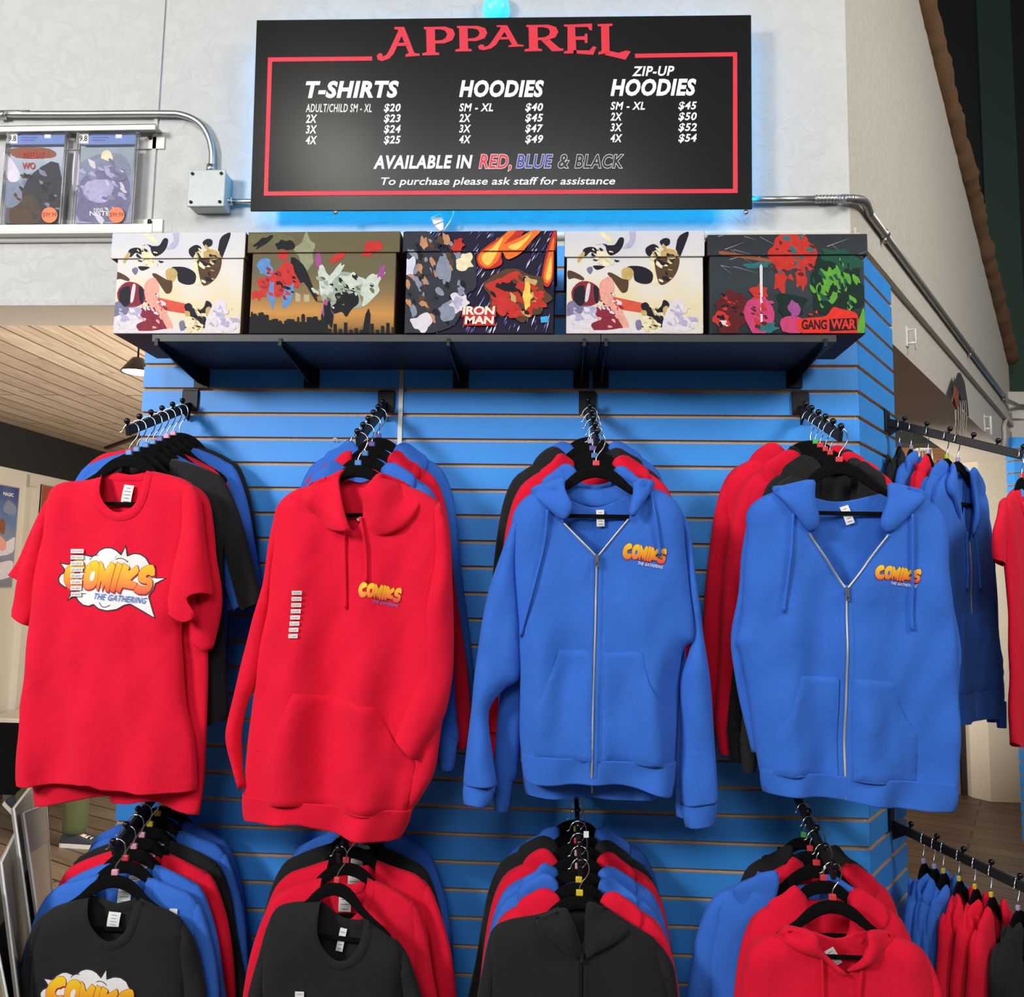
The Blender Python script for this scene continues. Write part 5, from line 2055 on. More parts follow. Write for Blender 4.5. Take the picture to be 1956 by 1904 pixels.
def clear_mat(name, tint, alpha_mix, rough=0.05):
    m, t, b = nt(name)
    out = t.nodes['Material Output']
    tr = node(t, 'ShaderNodeBsdfTransparent')
    tr.inputs[0].default_value = tint
    gl = node(t, 'ShaderNodeBsdfGlossy', inp={'Roughness': rough})
    gl.inputs[0].default_value = (1, 1, 1, 1)
    lw = node(t, 'ShaderNodeFresnel', inp={'IOR': 1.5})
    mx = node(t, 'ShaderNodeMixShader')
    t.links.new(lw.outputs[0], mx.inputs[0])
    t.links.new(tr.outputs[0], mx.inputs[1])
    t.links.new(gl.outputs[0], mx.inputs[2])
    df = node(t, 'ShaderNodeBsdfDiffuse')
    df.inputs[0].default_value = (0.75, 0.74, 0.70, 1)
    m2 = node(t, 'ShaderNodeMixShader')
    m2.inputs[0].default_value = alpha_mix
    t.links.new(mx.outputs[0], m2.inputs[1])
    t.links.new(df.outputs[0], m2.inputs[2])
    t.links.new(m2.outputs[0], out.inputs[0])
    MATS[name] = m
    return m


M_CASE = clear_mat('clear_acrylic_case', (0.96, 0.96, 0.98, 1), 0.05)
M_LABB = plain('blue_slab_label', (0.13, 0.22, 0.48, 1), 0.5, var=0.15, vscale=40)
M_ORANGE = plain('orange_round_sticker', (0.86, 0.16, 0.035, 1), 0.5)
M_STTXT = plain('sticker_ink', (0.20, 0.04, 0.02, 1), 0.6)
I_C1 = ramp_print('cool_cover_print', [(0.0, (0.10, 0.08, 0.10)), (0.45, (0.10, 0.11, 0.16)), (0.7, (0.30, 0.38, 0.46)), (1.0, (0.45, 0.50, 0.56))], 2, 0.0, 0.24, 26.0, 0.9)
I_C2 = ramp_print('pale_blue_cover_print', [(0.0, (0.34, 0.38, 0.50)), (0.5, (0.24, 0.28, 0.40)), (1.0, (0.30, 0.36, 0.40))], 2, 0.0, 0.24, 18.0, 0.9)


def slab(x0, x1, lab, cover, extra, price):
    ys = 0.0
    a, b = at(x0, 427, ys - 0.02), at(x1, 250, ys - 0.02)
    r = empty('slabbed_comic', ((a.x + b.x) / 2, ys, a.z), lab, 'comic', 'slabbed comics on the wall ledge')
    o = r.location
    W_2, H_ = (b.x - a.x) / 2, b.z - a.z

    def L(pts):
        out = []
        for x, y in pts:
            q = at(x, y, ys - 0.012)
            out.append((q.x - o.x, q.z - o.z))
        return out
    bm = bmesh.new()
    box(bm, -W_2 + 0.008, W_2 - 0.008, -0.006, 0.004, 0.006, H_ - 0.045)
    bevel_all(bm, 0.001, 1)
    cv = bm_obj('cover', bm, cover, r)
    if extra:
        ly = [('poly', L(catmull(p, 3, True)), m, i) for i, (m, p) in enumerate(extra)]
        flat_layers('cover_picture', ly, cv, 0.00003, 0.0064)
    bm = bmesh.new()
    box(bm, -W_2 + 0.006, W_2 - 0.006, -0.006, 0.004, H_ - 0.036, H_ - 0.005)
    lb = bm_obj('grade_label', bm, M_LABB, r)
    ly = [('poly', L(rect(x0 + 14, x0 + 33, 253, 272)), M_TAG, 0), ('poly', L(rect(x0 + 85, x0 + 97, 255, 262)), M_TAG, 0)]
    V, T3 = text_uv('9.8', 0, 0.02)
    ly.append(('tri', (np.array(L([tuple(k) for k in quad_map(V, rect(x0 + 16, x0 + 31, 257, 268))])), T3), M_DARK, 1))
    for k in range(3):
        ly.append(('poly', L(rect(x0 + 40, x0 + 78 - 6 * k, 255 + 5 * k, 256.6 + 5 * k)), M_SIGNBLUE, 0))
    flat_layers('grade_text', ly, lb, 0.0002, 0.0064)
    ly = []
    cx, cy = price
    ly.append(('poly', L([(cx + 15 * math.cos(k / 24 * 2 * PI), cy + 15 * math.sin(k / 24 * 2 * PI)) for k in range(24)]), M_ORANGE, 0))
    V, T3 = text_uv('$99.99', 0, 0.01)
    ly.append(('tri', (np.array(L([tuple(k) for k in quad_map(V, rect(cx - 13, cx + 13, cy - 5, cy + 5))])), T3), M_STTXT, 1))
    flat_layers('price_sticker', ly, r, 0.0003, 0.0135)['label'] = 'round orange price sticker'
    bm = bmesh.new()
    box(bm, -W_2, W_2, -0.0125, 0.006, 0.001, H_)
    bevel_all(bm, 0.003, 2)
    # raised ribs of the case edge
    for s in (-1, 1):
        box(bm, s * W_2 - 0.004, s * W_2 + 0.004, -0.014, 0.007, 0.001, H_)
    bm_obj('case', bm, M_CASE, r)['label'] = 'clear acrylic case'
    return r


def sw(s, x0, x1, y0, y1):
    return s, x0, x1, y0, y1


ex1 = [(I_BRZ, [(20, 282), (80, 280), (105, 290), (95, 300), (30, 300)]), (I_CH, [(60, 330), (110, 310), (112, 420), (50, 420), (40, 370)]), (I_BRN, [(20, 390), (60, 370), (75, 420), (20, 425)]), (I_STL, [(5, 350), (30, 340), (40, 380), (10, 395)]), (I_CLD, [(4, 290), (18, 300), (36, 330), (30, 345), (12, 340)])]
idm = lambda p: p
ex1 += [(m, p) for m, p in scatter(idm, [I_CH, I_BRN, I_STL, I_BK], 70, 370, 45, 50, 34, 101, 4.5, 0.4, 1.8)]
s1 = slab(-2, 125, 'graded comic slab with a dark cover and red title, left one on the wall ledge', I_C1, ex1, (95, 411))
ex2 = [(I_STL, [(150, 310), (200, 290), (240, 300), (240, 340), (150, 330)]), (I_GR, [(160, 335), (235, 320), (240, 410), (150, 420), (150, 370)]), (I_CRM, [(192, 292), (205, 285), (214, 300), (208, 316), (194, 314)]), (I_CLD, [(140, 290), (150, 295), (146, 360), (136, 350)]), (I_LIL, [(165, 345), (215, 345), (200, 385), (160, 375)])]
ex2 += [(m, p) for m, p in scatter(idm, [I_GR, I_STL, I_LIL, I_CLD], 196, 360, 50, 60, 40, 102, 4.5, 0.4, 2.2)]
s2 = slab(134, 260, 'graded comic slab with a pale blue cover, right one on the wall ledge', I_C2, ex2, (223, 411))
for r, tx in ((s1, [('PREDAT', 42, 84, 289, 301, I_FR), ('WO', 41, 66, 309, 322, I_FR)]), (s2, [('NNS', 178, 196, 396, 402, M_TAG), ('NISTE', 170, 208, 402, 411, M_TAG)])):
    ly = []
    for s, x0, x1, y0, y1, m in tx:
        V, T3 = text_uv(s, 0, 0.02)
        q = []
        for k in quad_map(V, rect(x0, x1, y0, y1)):
            c = at(k[0], k[1], -0.012)
            q.append((c.x - r.location.x, c.z - r.location.z))
        ly.append(('tri', (np.array(q), T3), m, 3))
    flat_layers('cover_title', ly, [c for c in r.children if c.name.startswith('cover')][0], 0.0002, 0.0078)
# ------------------------------------------------------------------ face-out rack arms
class Rack:
    def __init__(self, label, base, tip, d=Vector((0, -1, 0)), balls=6, plate=0.05, yaw=0.0, round_=False, knob=(0.05, 0.0)):
        self.b, self.t, self.yaw = Vector(base), Vector(tip), yaw
        r = empty('face_out_arm', self.b, label, 'rack arm', 'black face-out rack arms', yaw)
        M = Matrix.Rotation(-yaw, 4, 'Z')
        t_ = M @ (self.t - self.b)
        bm = bmesh.new()
        zc = K0 - (math.floor((K0 - self.b.z) / S) + 0.5) * S - self.b.z
        box(bm, -plate / 2, plate / 2, -0.007, -0.0008, zc - 0.032, zc + 0.032)
        box(bm, -plate / 2, plate / 2, -0.004, 0.004, zc + 0.032, zc + 0.037)
        bevel_all(bm, 0.0012, 1)
        bm_obj('back_plate', bm, M_BLACKM, r)
        dv = t_.normalized()
        sv = dv.cross(Vector((0, 0, 1))).normalized()
        uv_ = sv.cross(dv).normalized()
        bm = bmesh.new()
        hw, hh = 0.0055, 0.013
        c = [sv * a * hw + uv_ * b * hh for a, b in ((-1, -1), (1, -1), (1, 1), (-1, 1))]
        s0 = dv * 0.004
        prism(bm, [s0 + k for k in c], t_ - s0)
        bevel_all(bm, 0.0015, 2)
        prism(bm, [sv * -0.003 + dv * 0.006 + uv_ * -0.008, sv * -0.003 + dv * 0.05 + uv_ * -0.010, sv * -0.003 + dv * 0.006 + Vector((0, 0, -0.045))], sv * 0.006)
        bm_obj('arm', bm, M_BLACKM, r)
        n = balls
        for i in range(n):
            f = 1.0 - 0.015 - i * (0.86 / (n - 1))
            p = t_ * f + uv_ * hh
            bm = bmesh.new()
            tube(bm, [p, p + uv_ * 0.008], 0.0032, 8)
            sphere(bm, p + uv_ * 0.0125, 0.0082, 14)
            bm_obj('stop_ball', bm, M_BLACKBALL, r)
        self.up = Matrix.Rotation(yaw, 4, 'Z') @ (uv_ * hh)

    def hook(self, f):
        """point on top of the arm, f = 0 at the wall, 1 at the tip"""
        return self.b.lerp(self.t, f) + self.up


YT = -0.36


def up_rack(label, xb, zb, px, py, **k):
    q = at(px, py, YT)
    return Rack(label, (xb, -0.001, zb), q, **k)


R1 = up_rack('black rack arm at upper left under the shelf, holding the printed t-shirts', -2.012, 2.076, 243, 823)
R2 = up_rack('black rack arm beside the grey seam strip, holding the pullover hoodies', -1.404, 2.080, 683, 843)
R3 = up_rack('black rack arm under the paired middle brackets, holding blue, red and black zip hoodies', -0.797, 2.088, 1140, 843)
R4 = up_rack('black rack arm under the rightmost bracket, near the pillar corner, upper row', -0.171, 2.076, 1606, 834)
L1 = up_rack('black rack arm at lower left, holding t-shirts with a black printed one in front', -1.985, 1.005, 216, 1626)
L2 = up_rack('black rack arm below the red pullover, holding t-shirts with a plain black one in front', -1.415, 0.998, 646, 1640)
L3 = up_rack('black rack arm below the middle zip hoodies, holding hoodies with a black one in front', -0.822, 1.0, 1108, 1664)
L4 = up_rack('black rack arm near the pillar corner, lower row, holding hoodies behind a red one', -0.225, 1.02, 1594, 1672)
P5, P6 = ats(1692, 806, Vector((0, 0, 0))), ats(1700, 1572, Vector((0, 0, 0)))
R5 = Rack('upper black rack arm on the oblique pillar side, reaching towards the right edge', P5 + SN * 0.001, P5 + SN * 0.375 + Vector((0, 0, -0.139)), yaw=AL)
L5 = Rack('lower black rack arm on the oblique pillar side, sloping down to the right edge', P6 + SN * 0.001, P6 + SN * 0.40 + Vector((0, 0, -0.128)), yaw=AL)


ORD = ['first', 'second', 'third', 'fourth', 'fifth', 'sixth', 'seventh', 'eighth', 'ninth']


def hang_row(rack, items, group, f0, f1, rackword, yaw=0.0, sx=1.0, seed=0, vs=4, first=1):
    """items front to back: (kind, colour, label, clip, dyaw)"""
    r = random.Random(seed)
    n = len(items)
    for i, it in enumerate(items):
        kind, col, lab, clip = it[:4]
        g = lambda k, d: it[k] if len(it) > k and it[k] is not None else d
        f = g(4, f0 + (f1 - f0) * i / max(1, n - 1))
        ya = yaw + g(5, r.uniform(-0.035, 0.035))
        p = rack.hook(f)
        hanger(p, clip, 'black velvet hanger ' + (('with ' + clip + ' clip, ') if clip else 'with hidden clip, ') + ORD[i + first] + ' from the front ' + rackword, 'black velvet hangers', ya, sx * g(7, 1.0))
        o_ = garment(kind, col, p + Vector((g(8, 0.0), 0, 0)), lab, group, ya, var=8 if 'side rack tip' in lab else (seed + i) % vs, sx=sx * g(7, r.uniform(0.96, 1.05)), roll=g(6, r.uniform(-0.03, 0.03)))
        o_.scale.z = g(9, 1.0)


fY = lambda Y: (-0.001 - Y) / (-0.001 - YT)
FY = -0.338


def front_hanger(rack, Y, clip, lab, roll=0.0):
    p = rack.hook(fY(Y))
    hanger(p, clip, lab, 'black velvet hangers', 0.0, 0.82 if roll else 1.0).rotation_euler = (0, roll, 0)
    return p


# ---- upper rack 1: t-shirts
G1 = 't-shirts on the upper left rack arm'
o = front_hanger(R1, FY, 'blue', 'black velvet hanger at the front of the upper left rack, in the printed red t-shirt')
t = Front('tee', 'red', o, 'bright red t-shirt with an orange lettering and cloud print, front of the upper left rack', G1)
t.body([(196, 909), (155, 917), (119, 922), (99, 940), (90, 975), (83, 1026), (67, 1108), (59, 1177), (47, 1309), (38, 1429), (34, 1494)],
       [(293, 900), (325, 907), (353, 916), (372, 932), (374, 980), (366, 1060), (352, 1150), (346, 1205), (350, 1260), (356, 1343), (372, 1418), (373, 1511)],
       [(198, 945), (210, 978), (240, 989), (268, 980), (288, 945)], [(215, 904), (246, 907), (277, 903)],
       [(62, 1499), (129, 1493), (186, 1493), (212, 1504), (301, 1510)], [(60, 1496), (129, 1488), (200, 1492), (301, 1503)], T=0.032, seed=11, A=0.034)
t.tube('sleeve', [(105, 934), (84, 960), (58, 1040), (37, 1113), (19, 1172)], [(108, 960), (95, 1010), (80, 1090), (68, 1160), (56, 1196)], T=0.026, seed=21, y0=0.006, hem=[(32, 1180)])
t.tube('sleeve', [(352, 940), (345, 1020), (330, 1110), (327, 1166)], [(368, 926), (388, 952), (398, 1030), (409, 1128), (410, 1140)], T=0.034, seed=22, y0=-0.008, hem=[(364, 1187), (386, 1174), (372, 1142), (400, 1132)])
t.neckband([(201, 908), (204, 946), (217, 969), (238, 981), (264, 971), (281, 944), (287, 901)], [(184, 912), (187, 951), (205, 982), (240, 997), (273, 986), (295, 950), (299, 902)],
           [(201, 906), (222, 902), (246, 906), (270, 902), (288, 899), (284, 911), (262, 917), (240, 918), (218, 917), (206, 913)])
t.neck_label((236, 926), (255, 926), (250, 963), (230, 963))
t.logo(lambda q: (100 + q[0] / 8.15, 1030 + q[1] / 8.15), True, M_PRINTB)
t.size_strip([(150, 1049.5 + i * 11.6, 22 - 0.3 * i, 8) for i in range(8)], 'XX LARGE', 1)
o2 = front_hanger(R1, -0.300, 'blue', 'black velvet hanger second on the upper left rack, inside the second red t-shirt')
t = Front('tee', 'red', o2, 'second red t-shirt, its hem and sleeves peeking out behind the printed red one', G1)
t.body([(206, 915), (150, 924), (115, 934), (98, 956), (80, 1030), (70, 1180), (62, 1400), (64, 1500), (69, 1538)], [(292, 905), (353, 920), (385, 936), (402, 962), (406, 1010), (398, 1150), (399, 1243), (397, 1400), (390, 1500), (384, 1554)],
       [(212, 950), (240, 990), (280, 950)], [(246, 912)], [(120, 1531), (209, 1519), (215, 1530), (250, 1532), (300, 1527), (345, 1544)], T=0.018, seed=31)
t.tube('sleeve', [(110, 938), (84, 960), (38, 1048), (4, 1098)], [(118, 962), (92, 1040), (72, 1090), (39, 1114)], T=0.014, seed=32, y0=0.012)
t.tube('sleeve', [(380, 965), (384, 1080), (372, 1160), (365, 1214)], [(388, 938), (406, 975), (417, 1060), (425, 1150), (411, 1233)], T=0.024, seed=33, y0=-0.006, hem=[(398, 1242)])
hang_row(R1, [
    ('tee', 'black', 'plain black t-shirt on the upper left rack, right behind the two red ones', 'blue', 0.70, 0.02, -0.075),
    ('tee', 'blue', 'royal blue t-shirt on the upper left rack, just behind the plain black one', 'blue'),
    ('tee', 'blue', 'royal blue t-shirt, fifth on the upper left rack, in front of the thin red strip', 'purple', None, 0.0, 0.09),
    ('tee', 'red', 'red t-shirt, sixth on the upper left rack, a thin strip between two blue ones', 'pink', None, 0.0, 0.12),
    ('tee', 'blue', 'royal blue t-shirt, last but one on the upper left rack, close to the blue slats', 'pink'),
    ('tee', 'black', 'black t-shirt, last on the upper left rack, a dark edge against the blue slats', None)], G1, 0.70, 0.16, 'on the upper left rack arm', seed=1, first=2)

# ---- upper rack 2: pullover hoodies
G2 = 'pullover hoodies on the upper second rack arm'
o = front_hanger(R2, FY, 'blue', 'black velvet hanger at the front of the second upper rack, in the red pullover')
t = Front('pullover_hoodie', 'red', o, 'bright red pullover hoodie with a small chest print and one sleeve in its pocket', G2)
t.body([(640, 914), (600, 924), (559, 939), (535, 958), (522, 988), (512, 1080), (500, 1180), (488, 1290), (474, 1400), (465, 1490), (463, 1522)],
       [(735, 911), (783, 929), (819, 945), (846, 968), (858, 1005), (862, 1080), (862, 1200), (850, 1330), (842, 1400), (832, 1470), (806, 1520), (783, 1552)],
       [(650, 940), (668, 992), (684, 1017), (700, 990), (722, 934)], [(665, 925), (690, 930), (715, 923)], [(514, 1528), (583, 1532), (670, 1543), (754, 1559)], T=0.036, seed=41, A=0.034)
t.tube('waistband', [(463, 1514), (462, 1540), (463, 1565)], [(788, 1546), (779, 1575), (763, 1604)], T=0.04, w=0.055, kb=0.5, seed=41, A=0.03, y0=-0.002, m=t.rm, hem=[(535, 1563), (578, 1565), (614, 1577), (696, 1592)])
t.tube('sleeve', [(548, 948), (522, 988), (503, 1110), (478, 1200), (456, 1285), (433, 1383), (437, 1432), (461, 1508)], [(560, 975), (532, 1060), (517, 1180), (492, 1300), (474, 1340), (461, 1400), (464, 1462), (470, 1500)], T=0.034, seed=42, y0=0.004)
t.tube('sleeve', [(832, 968), (826, 1080), (812, 1190), (800, 1290), (773, 1375), (757, 1406)], [(842, 960), (860, 1012), (866, 1100), (868, 1250), (860, 1330), (842, 1385), (800, 1448)], T=0.036, seed=43, y0=-0.018, kb=0.3)
t.pocket([(573, 1319), (650, 1330), (725, 1345), (740, 1380), (755, 1410), (797, 1452), (788, 1500), (775, 1553), (650, 1538), (525, 1526), (525, 1470), (527, 1416), (545, 1380)], 0.007, 44)
f_ = t.flap('hood', [(664, 898), (653, 917), (662, 956), (674, 992), (684, 1018), (664, 1019), (630, 1010), (598, 978), (582, 945), (598, 924), (625, 912)], T=0.017, w=0.05, seed=45, N=0.02, A=0.03)
t.flap('hood', [(731, 907), (717, 924), (704, 945), (697, 986), (688, 1016), (705, 1024), (734, 1026), (771, 1014), (797, 988), (806, 958), (783, 927), (757, 914)], T=0.020, w=0.05, seed=46, N=0.022, A=0.03)
t.add('hood', pillow('hood', t.p([(648, 915), (690, 922), (735, 910), (728, 975), (690, 1005), (655, 975)], 0.03), 0.008, 0.02, 1.5, 0.012, nofold, 0.03))
t.neck_label((679, 986), (694, 974), (698, 983), (684, 993))
t.strings([[(667, 1004), (668, 1080), (667, 1161)], [(697, 990), (706, 1040), (709, 1112)]])
t.logo(lambda q: (693 + (q[0] - 290) * 79 / 1405, 1114 + (q[1] - 325) * 33 / 525 + (q[0] - 290) * 8 / 1405 - 4), False, M_PRINTB, 6, 0.004)
t.size_strip([(571 - i * 0.9, 1128 + i * 11.5, 17, 7.5) for i in range(8)], 'XX LARGE', 1)
hang_row(R2, [
    ('pullover_hoodie', 'blue', 'royal blue pullover hoodie, directly behind the bright red pullover on the second upper rack', 'blue'),
    ('pullover_hoodie', 'red', 'red pullover hoodie between two blue ones on the second upper rack', 'purple'),
    ('pullover_hoodie', 'blue', 'royal blue pullover hoodie, rearmost on the second upper rack, against the seam strip', 'purple')], G2, 0.72, 0.26, 'on the second upper rack arm', seed=4, sx=0.95)

# ---- upper rack 3: zip hoodies
G3 = 'zip hoodies on the upper third rack arm'
o = front_hanger(R3, FY, 'red', 'black velvet hanger with red clip at the front of the middle upper rack')
t = Front('zip_hoodie', 'blue', o, 'royal blue zip hoodie with both sleeves hanging wide, front of the middle upper rack', G3)
t.body([(1060, 934), (1016, 941), (988, 966), (977, 1000), (981, 1060), (986, 1140), (993, 1290), (992, 1400), (996, 1447)],
       [(1225, 929), (1262, 936), (1290, 955), (1304, 982), (1310, 1050), (1317, 1110), (1326, 1216), (1305, 1246), (1299, 1350), (1291, 1464)],
       [(1073, 950), (1077, 1000), (1105, 1030), (1139, 1061), (1170, 1027), (1199, 994), (1205, 948)], [(1092, 955), (1139, 968), (1195, 949)], [(1060, 1458), (1130, 1449), (1210, 1456)], T=0.034, seed=51, A=0.03)
t.tube('waistband', [(995, 1438), (997, 1465), (1001, 1490)], [(1293, 1455), (1290, 1490), (1284, 1521)], T=0.037, w=0.055, kb=0.5, seed=51, A=0.026, y0=-0.001, m=t.rm, hem=[(1050, 1496), (1120, 1491), (1200, 1497), (1245, 1509)])
sl = t.tube('sleeve', [(988, 972), (960, 1048), (930, 1139), (909, 1265), (899, 1359), (889, 1440), (884, 1498)], [(992, 1010), (988, 1080), (992, 1180), (994, 1290), (962, 1318), (934, 1358), (939, 1428), (950, 1500)], T=0.032, seed=52, y0=0.008)
t.tube('cuff', [(885, 1492), (883, 1515), (885, 1537)], [(949, 1494), (943, 1518), (931, 1541)], T=0.028, w=0.035, seed=3, m=t.rm, parent=sl, y0=0.008, hem=[(900, 1534), (915, 1537)])
sl = t.tube('sleeve', [(1302, 985), (1314, 1090), (1323, 1215), (1302, 1300), (1304, 1380), (1301, 1470), (1302, 1541)], [(1300, 966), (1322, 1012), (1332, 1107), (1345, 1200), (1361, 1317), (1368, 1428), (1375, 1533)], T=0.032, seed=53, y0=0.02)
t.tube('cuff', [(1303, 1535), (1306, 1560), (1311, 1583)], [(1374, 1528), (1374, 1555), (1371, 1580)], T=0.028, w=0.035, seed=4, m=t.rm, parent=sl, y0=0.02)
t.pocket([(1068, 1240), (1130, 1240), (1132, 1448), (1017, 1444), (1016, 1400), (1015, 1355), (1035, 1320), (1050, 1290)], 0.005, 54)
t.pocket([(1150, 1241), (1222, 1243), (1235, 1300), (1250, 1330), (1268, 1357), (1266, 1458), (1148, 1450)], 0.005, 55)
t.flap('hood', [(1078, 913), (1079, 935), (1093, 966), (1092, 978), (1076, 996), (1047, 975), (1013, 938), (1037, 923)], T=0.014, w=0.03, seed=56)
t.flap('hood', [(1208, 921), (1205, 950), (1196, 978), (1206, 992), (1225, 965), (1250, 926), (1234, 917)], T=0.014, w=0.03, seed=57)
t.add('hood', pillow('hood', t.p([(1078, 925), (1140, 935), (1207, 922), (1200, 955), (1142, 970), (1090, 958)], 0.03), 0.008, 0.02, 1.5, 0.012, folds(7, 0, -.3, .003, .003), 0.026))
t.neck_label((1139, 973), (1154, 973), (1156, 1004), (1140, 1005))
t.zipper([(1077, 1001), (1105, 1030), (1136, 1062)], [(1198, 994), (1170, 1028), (1142, 1062)], [(1139, 1064), (1136, 1200), (1132, 1330), (1129, 1478)], [(1139, 1062), (1138, 1083)])
t.strings([[(1046, 976), (1040, 1040), (1018, 1130), (995, 1214)], [(1240, 940), (1250, 1000), (1258, 1062)]])
t.logo(lambda q: (1187 + (q[0] - 290) * 83.5 / 1405, 1038 + (q[1] - 325) * 34 / 525 + (q[0] - 290) * 6 / 1405), False, M_PRINTW, 6, 0.004)
hang_row(R3, [
    ('zip_hoodie', 'blue', 'second blue zip hoodie on the middle upper rack, its hem showing a white sticker', 'blue', None, 0.0, 0.0, 0.92, 0.0, 1.10),
    ('zip_hoodie', 'red', 'red zip hoodie with a crumpled hood, third on the middle upper rack', 'purple'),
    ('zip_hoodie', 'black', 'black zip hoodie, fourth on the middle upper rack, a dark edge at the left', 'lilac', None, 0.03, None, 1.04, -0.018),
    ('zip_hoodie', 'blue', 'blue zip hoodie, rearmost on the middle upper rack, against the slats', None)], G3, 0.77, 0.26, 'on the middle upper rack arm', seed=7, sx=0.97)

# ---- upper rack 4: zip hoodies near the corner
G4 = 'zip hoodies on the upper fourth rack arm'
o = front_hanger(R4, FY, 'red', 'black velvet hanger with red clip at the front of the upper corner rack')
t = Front('zip_hoodie', 'blue', o, 'royal blue zip hoodie with a wide open collar, front of the upper corner rack', G4)
t.body([(1495, 934), (1458, 947), (1433, 966), (1425, 988), (1427, 1023), (1420, 1086), (1416, 1178), (1403, 1228), (1413, 1245), (1428, 1320), (1438, 1400), (1450, 1472)],
       [(1728, 934), (1765, 950), (1792, 968), (1807, 1005), (1810, 1086), (1816, 1146), (1825, 1300), (1828, 1400), (1826, 1502)],
       [(1542, 955), (1541, 1016), (1577, 1072), (1608, 1119), (1646, 1068), (1685, 1020), (1687, 955)], [(1552, 947), (1608, 957), (1680, 943)], [(1530, 1478), (1607, 1484), (1720, 1494)], T=0.034, seed=61, A=0.03)
t.tube('waistband', [(1450, 1464), (1452, 1490), (1457, 1511)], [(1828, 1494), (1825, 1520), (1820, 1547)], T=0.037, w=0.055, kb=0.5, seed=61, A=0.026, y0=-0.001, m=t.rm, hem=[(1530, 1515), (1605, 1522), (1700, 1537)])
sl = t.tube('sleeve', [(1798, 1000), (1806, 1150), (1815, 1260), (1820, 1380), (1822, 1440)], [(1800, 975), (1818, 1110), (1839, 1240), (1836, 1290), (1834, 1400), (1831, 1450)], T=0.03, seed=62, y0=0.014)
t.tube('sleeve', [(1438, 970), (1424, 1040), (1417, 1120), (1401, 1226), (1414, 1330), (1440, 1440)], [(1470, 970), (1460, 1100), (1455, 1226), (1460, 1330), (1480, 1440)], T=0.02, seed=63, y0=0.034)
t.pocket([(1522, 1288), (1594, 1291), (1594, 1484), (1470, 1476), (1472, 1400), (1500, 1352), (1515, 1305)], 0.005, 64)
t.pocket([(1618, 1293), (1698, 1297), (1708, 1340), (1722, 1370), (1745, 1402), (1742, 1493), (1618, 1486)], 0.005, 65)
t.flap('hood', [(1545, 920), (1547, 950), (1557, 1001), (1538, 1018), (1504, 979), (1469, 935), (1493, 928)], T=0.015, w=0.03, seed=66)
t.flap('hood', [(1688, 926), (1685, 954), (1669, 1001), (1690, 1020), (1734, 980), (1762, 946), (1721, 928)], T=0.015, w=0.03, seed=67)
t.neck_label((1605, 966), (1622, 966), (1633, 998), (1618, 1002))
t.zipper([(1538, 1020), (1575, 1075), (1605, 1122)], [(1686, 1024), (1648, 1071), (1611, 1122)], [(1608, 1127), (1608, 1300), (1606, 1420), (1606, 1520)], [(1607, 1123), (1607, 1147)])
t.strings([[(1506, 984), (1499, 1080), (1487, 1168)], [(1730, 984), (1732, 1080), (1733, 1202)]])
t.logo(lambda q: (1658 + (q[0] - 290) * 91.5 / 1405, 1079 + (q[1] - 325) * 31 / 525 + (q[0] - 290) * 4 / 1405), False, M_PRINTW, 6, 0.004)
hang_row(R4, [
    ('zip_hoodie', 'black', 'black zip hoodie on the upper corner rack, right behind the wide-collared blue one', 'red', 0.74, 0.0, 0.03, 0.84, 0.015),
    ('zip_hoodie', 'black', 'black hoodie with a white neck label, third on the upper corner rack', 'red', 0.63, 0.0, 0.03, 0.84, 0.01),
    ('zip_hoodie', 'red', 'red zip hoodie between black ones on the upper corner rack', 'red', 0.51, 0.0, 0.0, 1.06, -0.005),
    ('zip_hoodie', 'black', 'black zip hoodie with raised hood, last but one on the upper corner rack', 'green', 0.39, 0.0, 0.02, 0.92, 0.01),
    ('zip_hoodie', 'red', 'red zip hoodie rearmost on the upper corner rack, its sleeve beside the bare slats', None, 0.27, 0.0, 0.0, 1.12, -0.02)], G4, 0.8, 0.3, 'on the upper corner rack', seed=9, sx=0.93)

# ---- lower rack 1
G5 = 't-shirts on the lower left rack arm'
o = front_hanger(L1, FY, 'pink', 'black velvet hanger with pink clip at the front of the lower left rack')
t = Front('tee', 'black', o, 'black t-shirt with an orange lettering and cloud print, front of the lower left rack', G5)
t.body([(172, 1711), (125, 1724), (94, 1738), (76, 1765), (70, 1800), (66, 1904), (60, 2050), (55, 2260)], [(270, 1714), (318, 1738), (346, 1758), (358, 1795), (358, 1904), (356, 2050), (360, 2270)],
       [(178, 1740), (192, 1765), (222, 1787), (250, 1771), (264, 1738)], [(190, 1722), (221, 1731), (252, 1720)], [(150, 2265), (260, 2262)], T=0.036, seed=71, A=0.03)
t.tube('sleeve', [(100, 1736), (70, 1760), (50, 1831), (27, 1904), (5, 1990)], [(108, 1760), (84, 1850), (74, 1930), (62, 2004)], T=0.028, seed=72, y0=0.006)
t.tube('sleeve', [(335, 1772), (342, 1870), (350, 1950), (360, 2005)], [(338, 1752), (368, 1788), (382, 1852), (393, 1904), (406, 1990)], T=0.028, seed=73, y0=0.004)
t.neckband([(176, 1713), (183, 1747), (201, 1775), (224, 1787), (250, 1771), (263, 1740), (264, 1716)], [(161, 1715), (166, 1755), (192, 1790), (225, 1803), (261, 1785), (278, 1745), (280, 1718)],
           [(178, 1716), (200, 1723), (221, 1728), (244, 1723), (262, 1717), (258, 1733), (240, 1743), (222, 1746), (200, 1742), (184, 1733)])
t.neck_label((206, 1743), (229, 1745), (223, 1779), (202, 1776), 4)
bx = lambda q: (100 + q[0] / 8.15, 1030 + q[1] / 8.15)
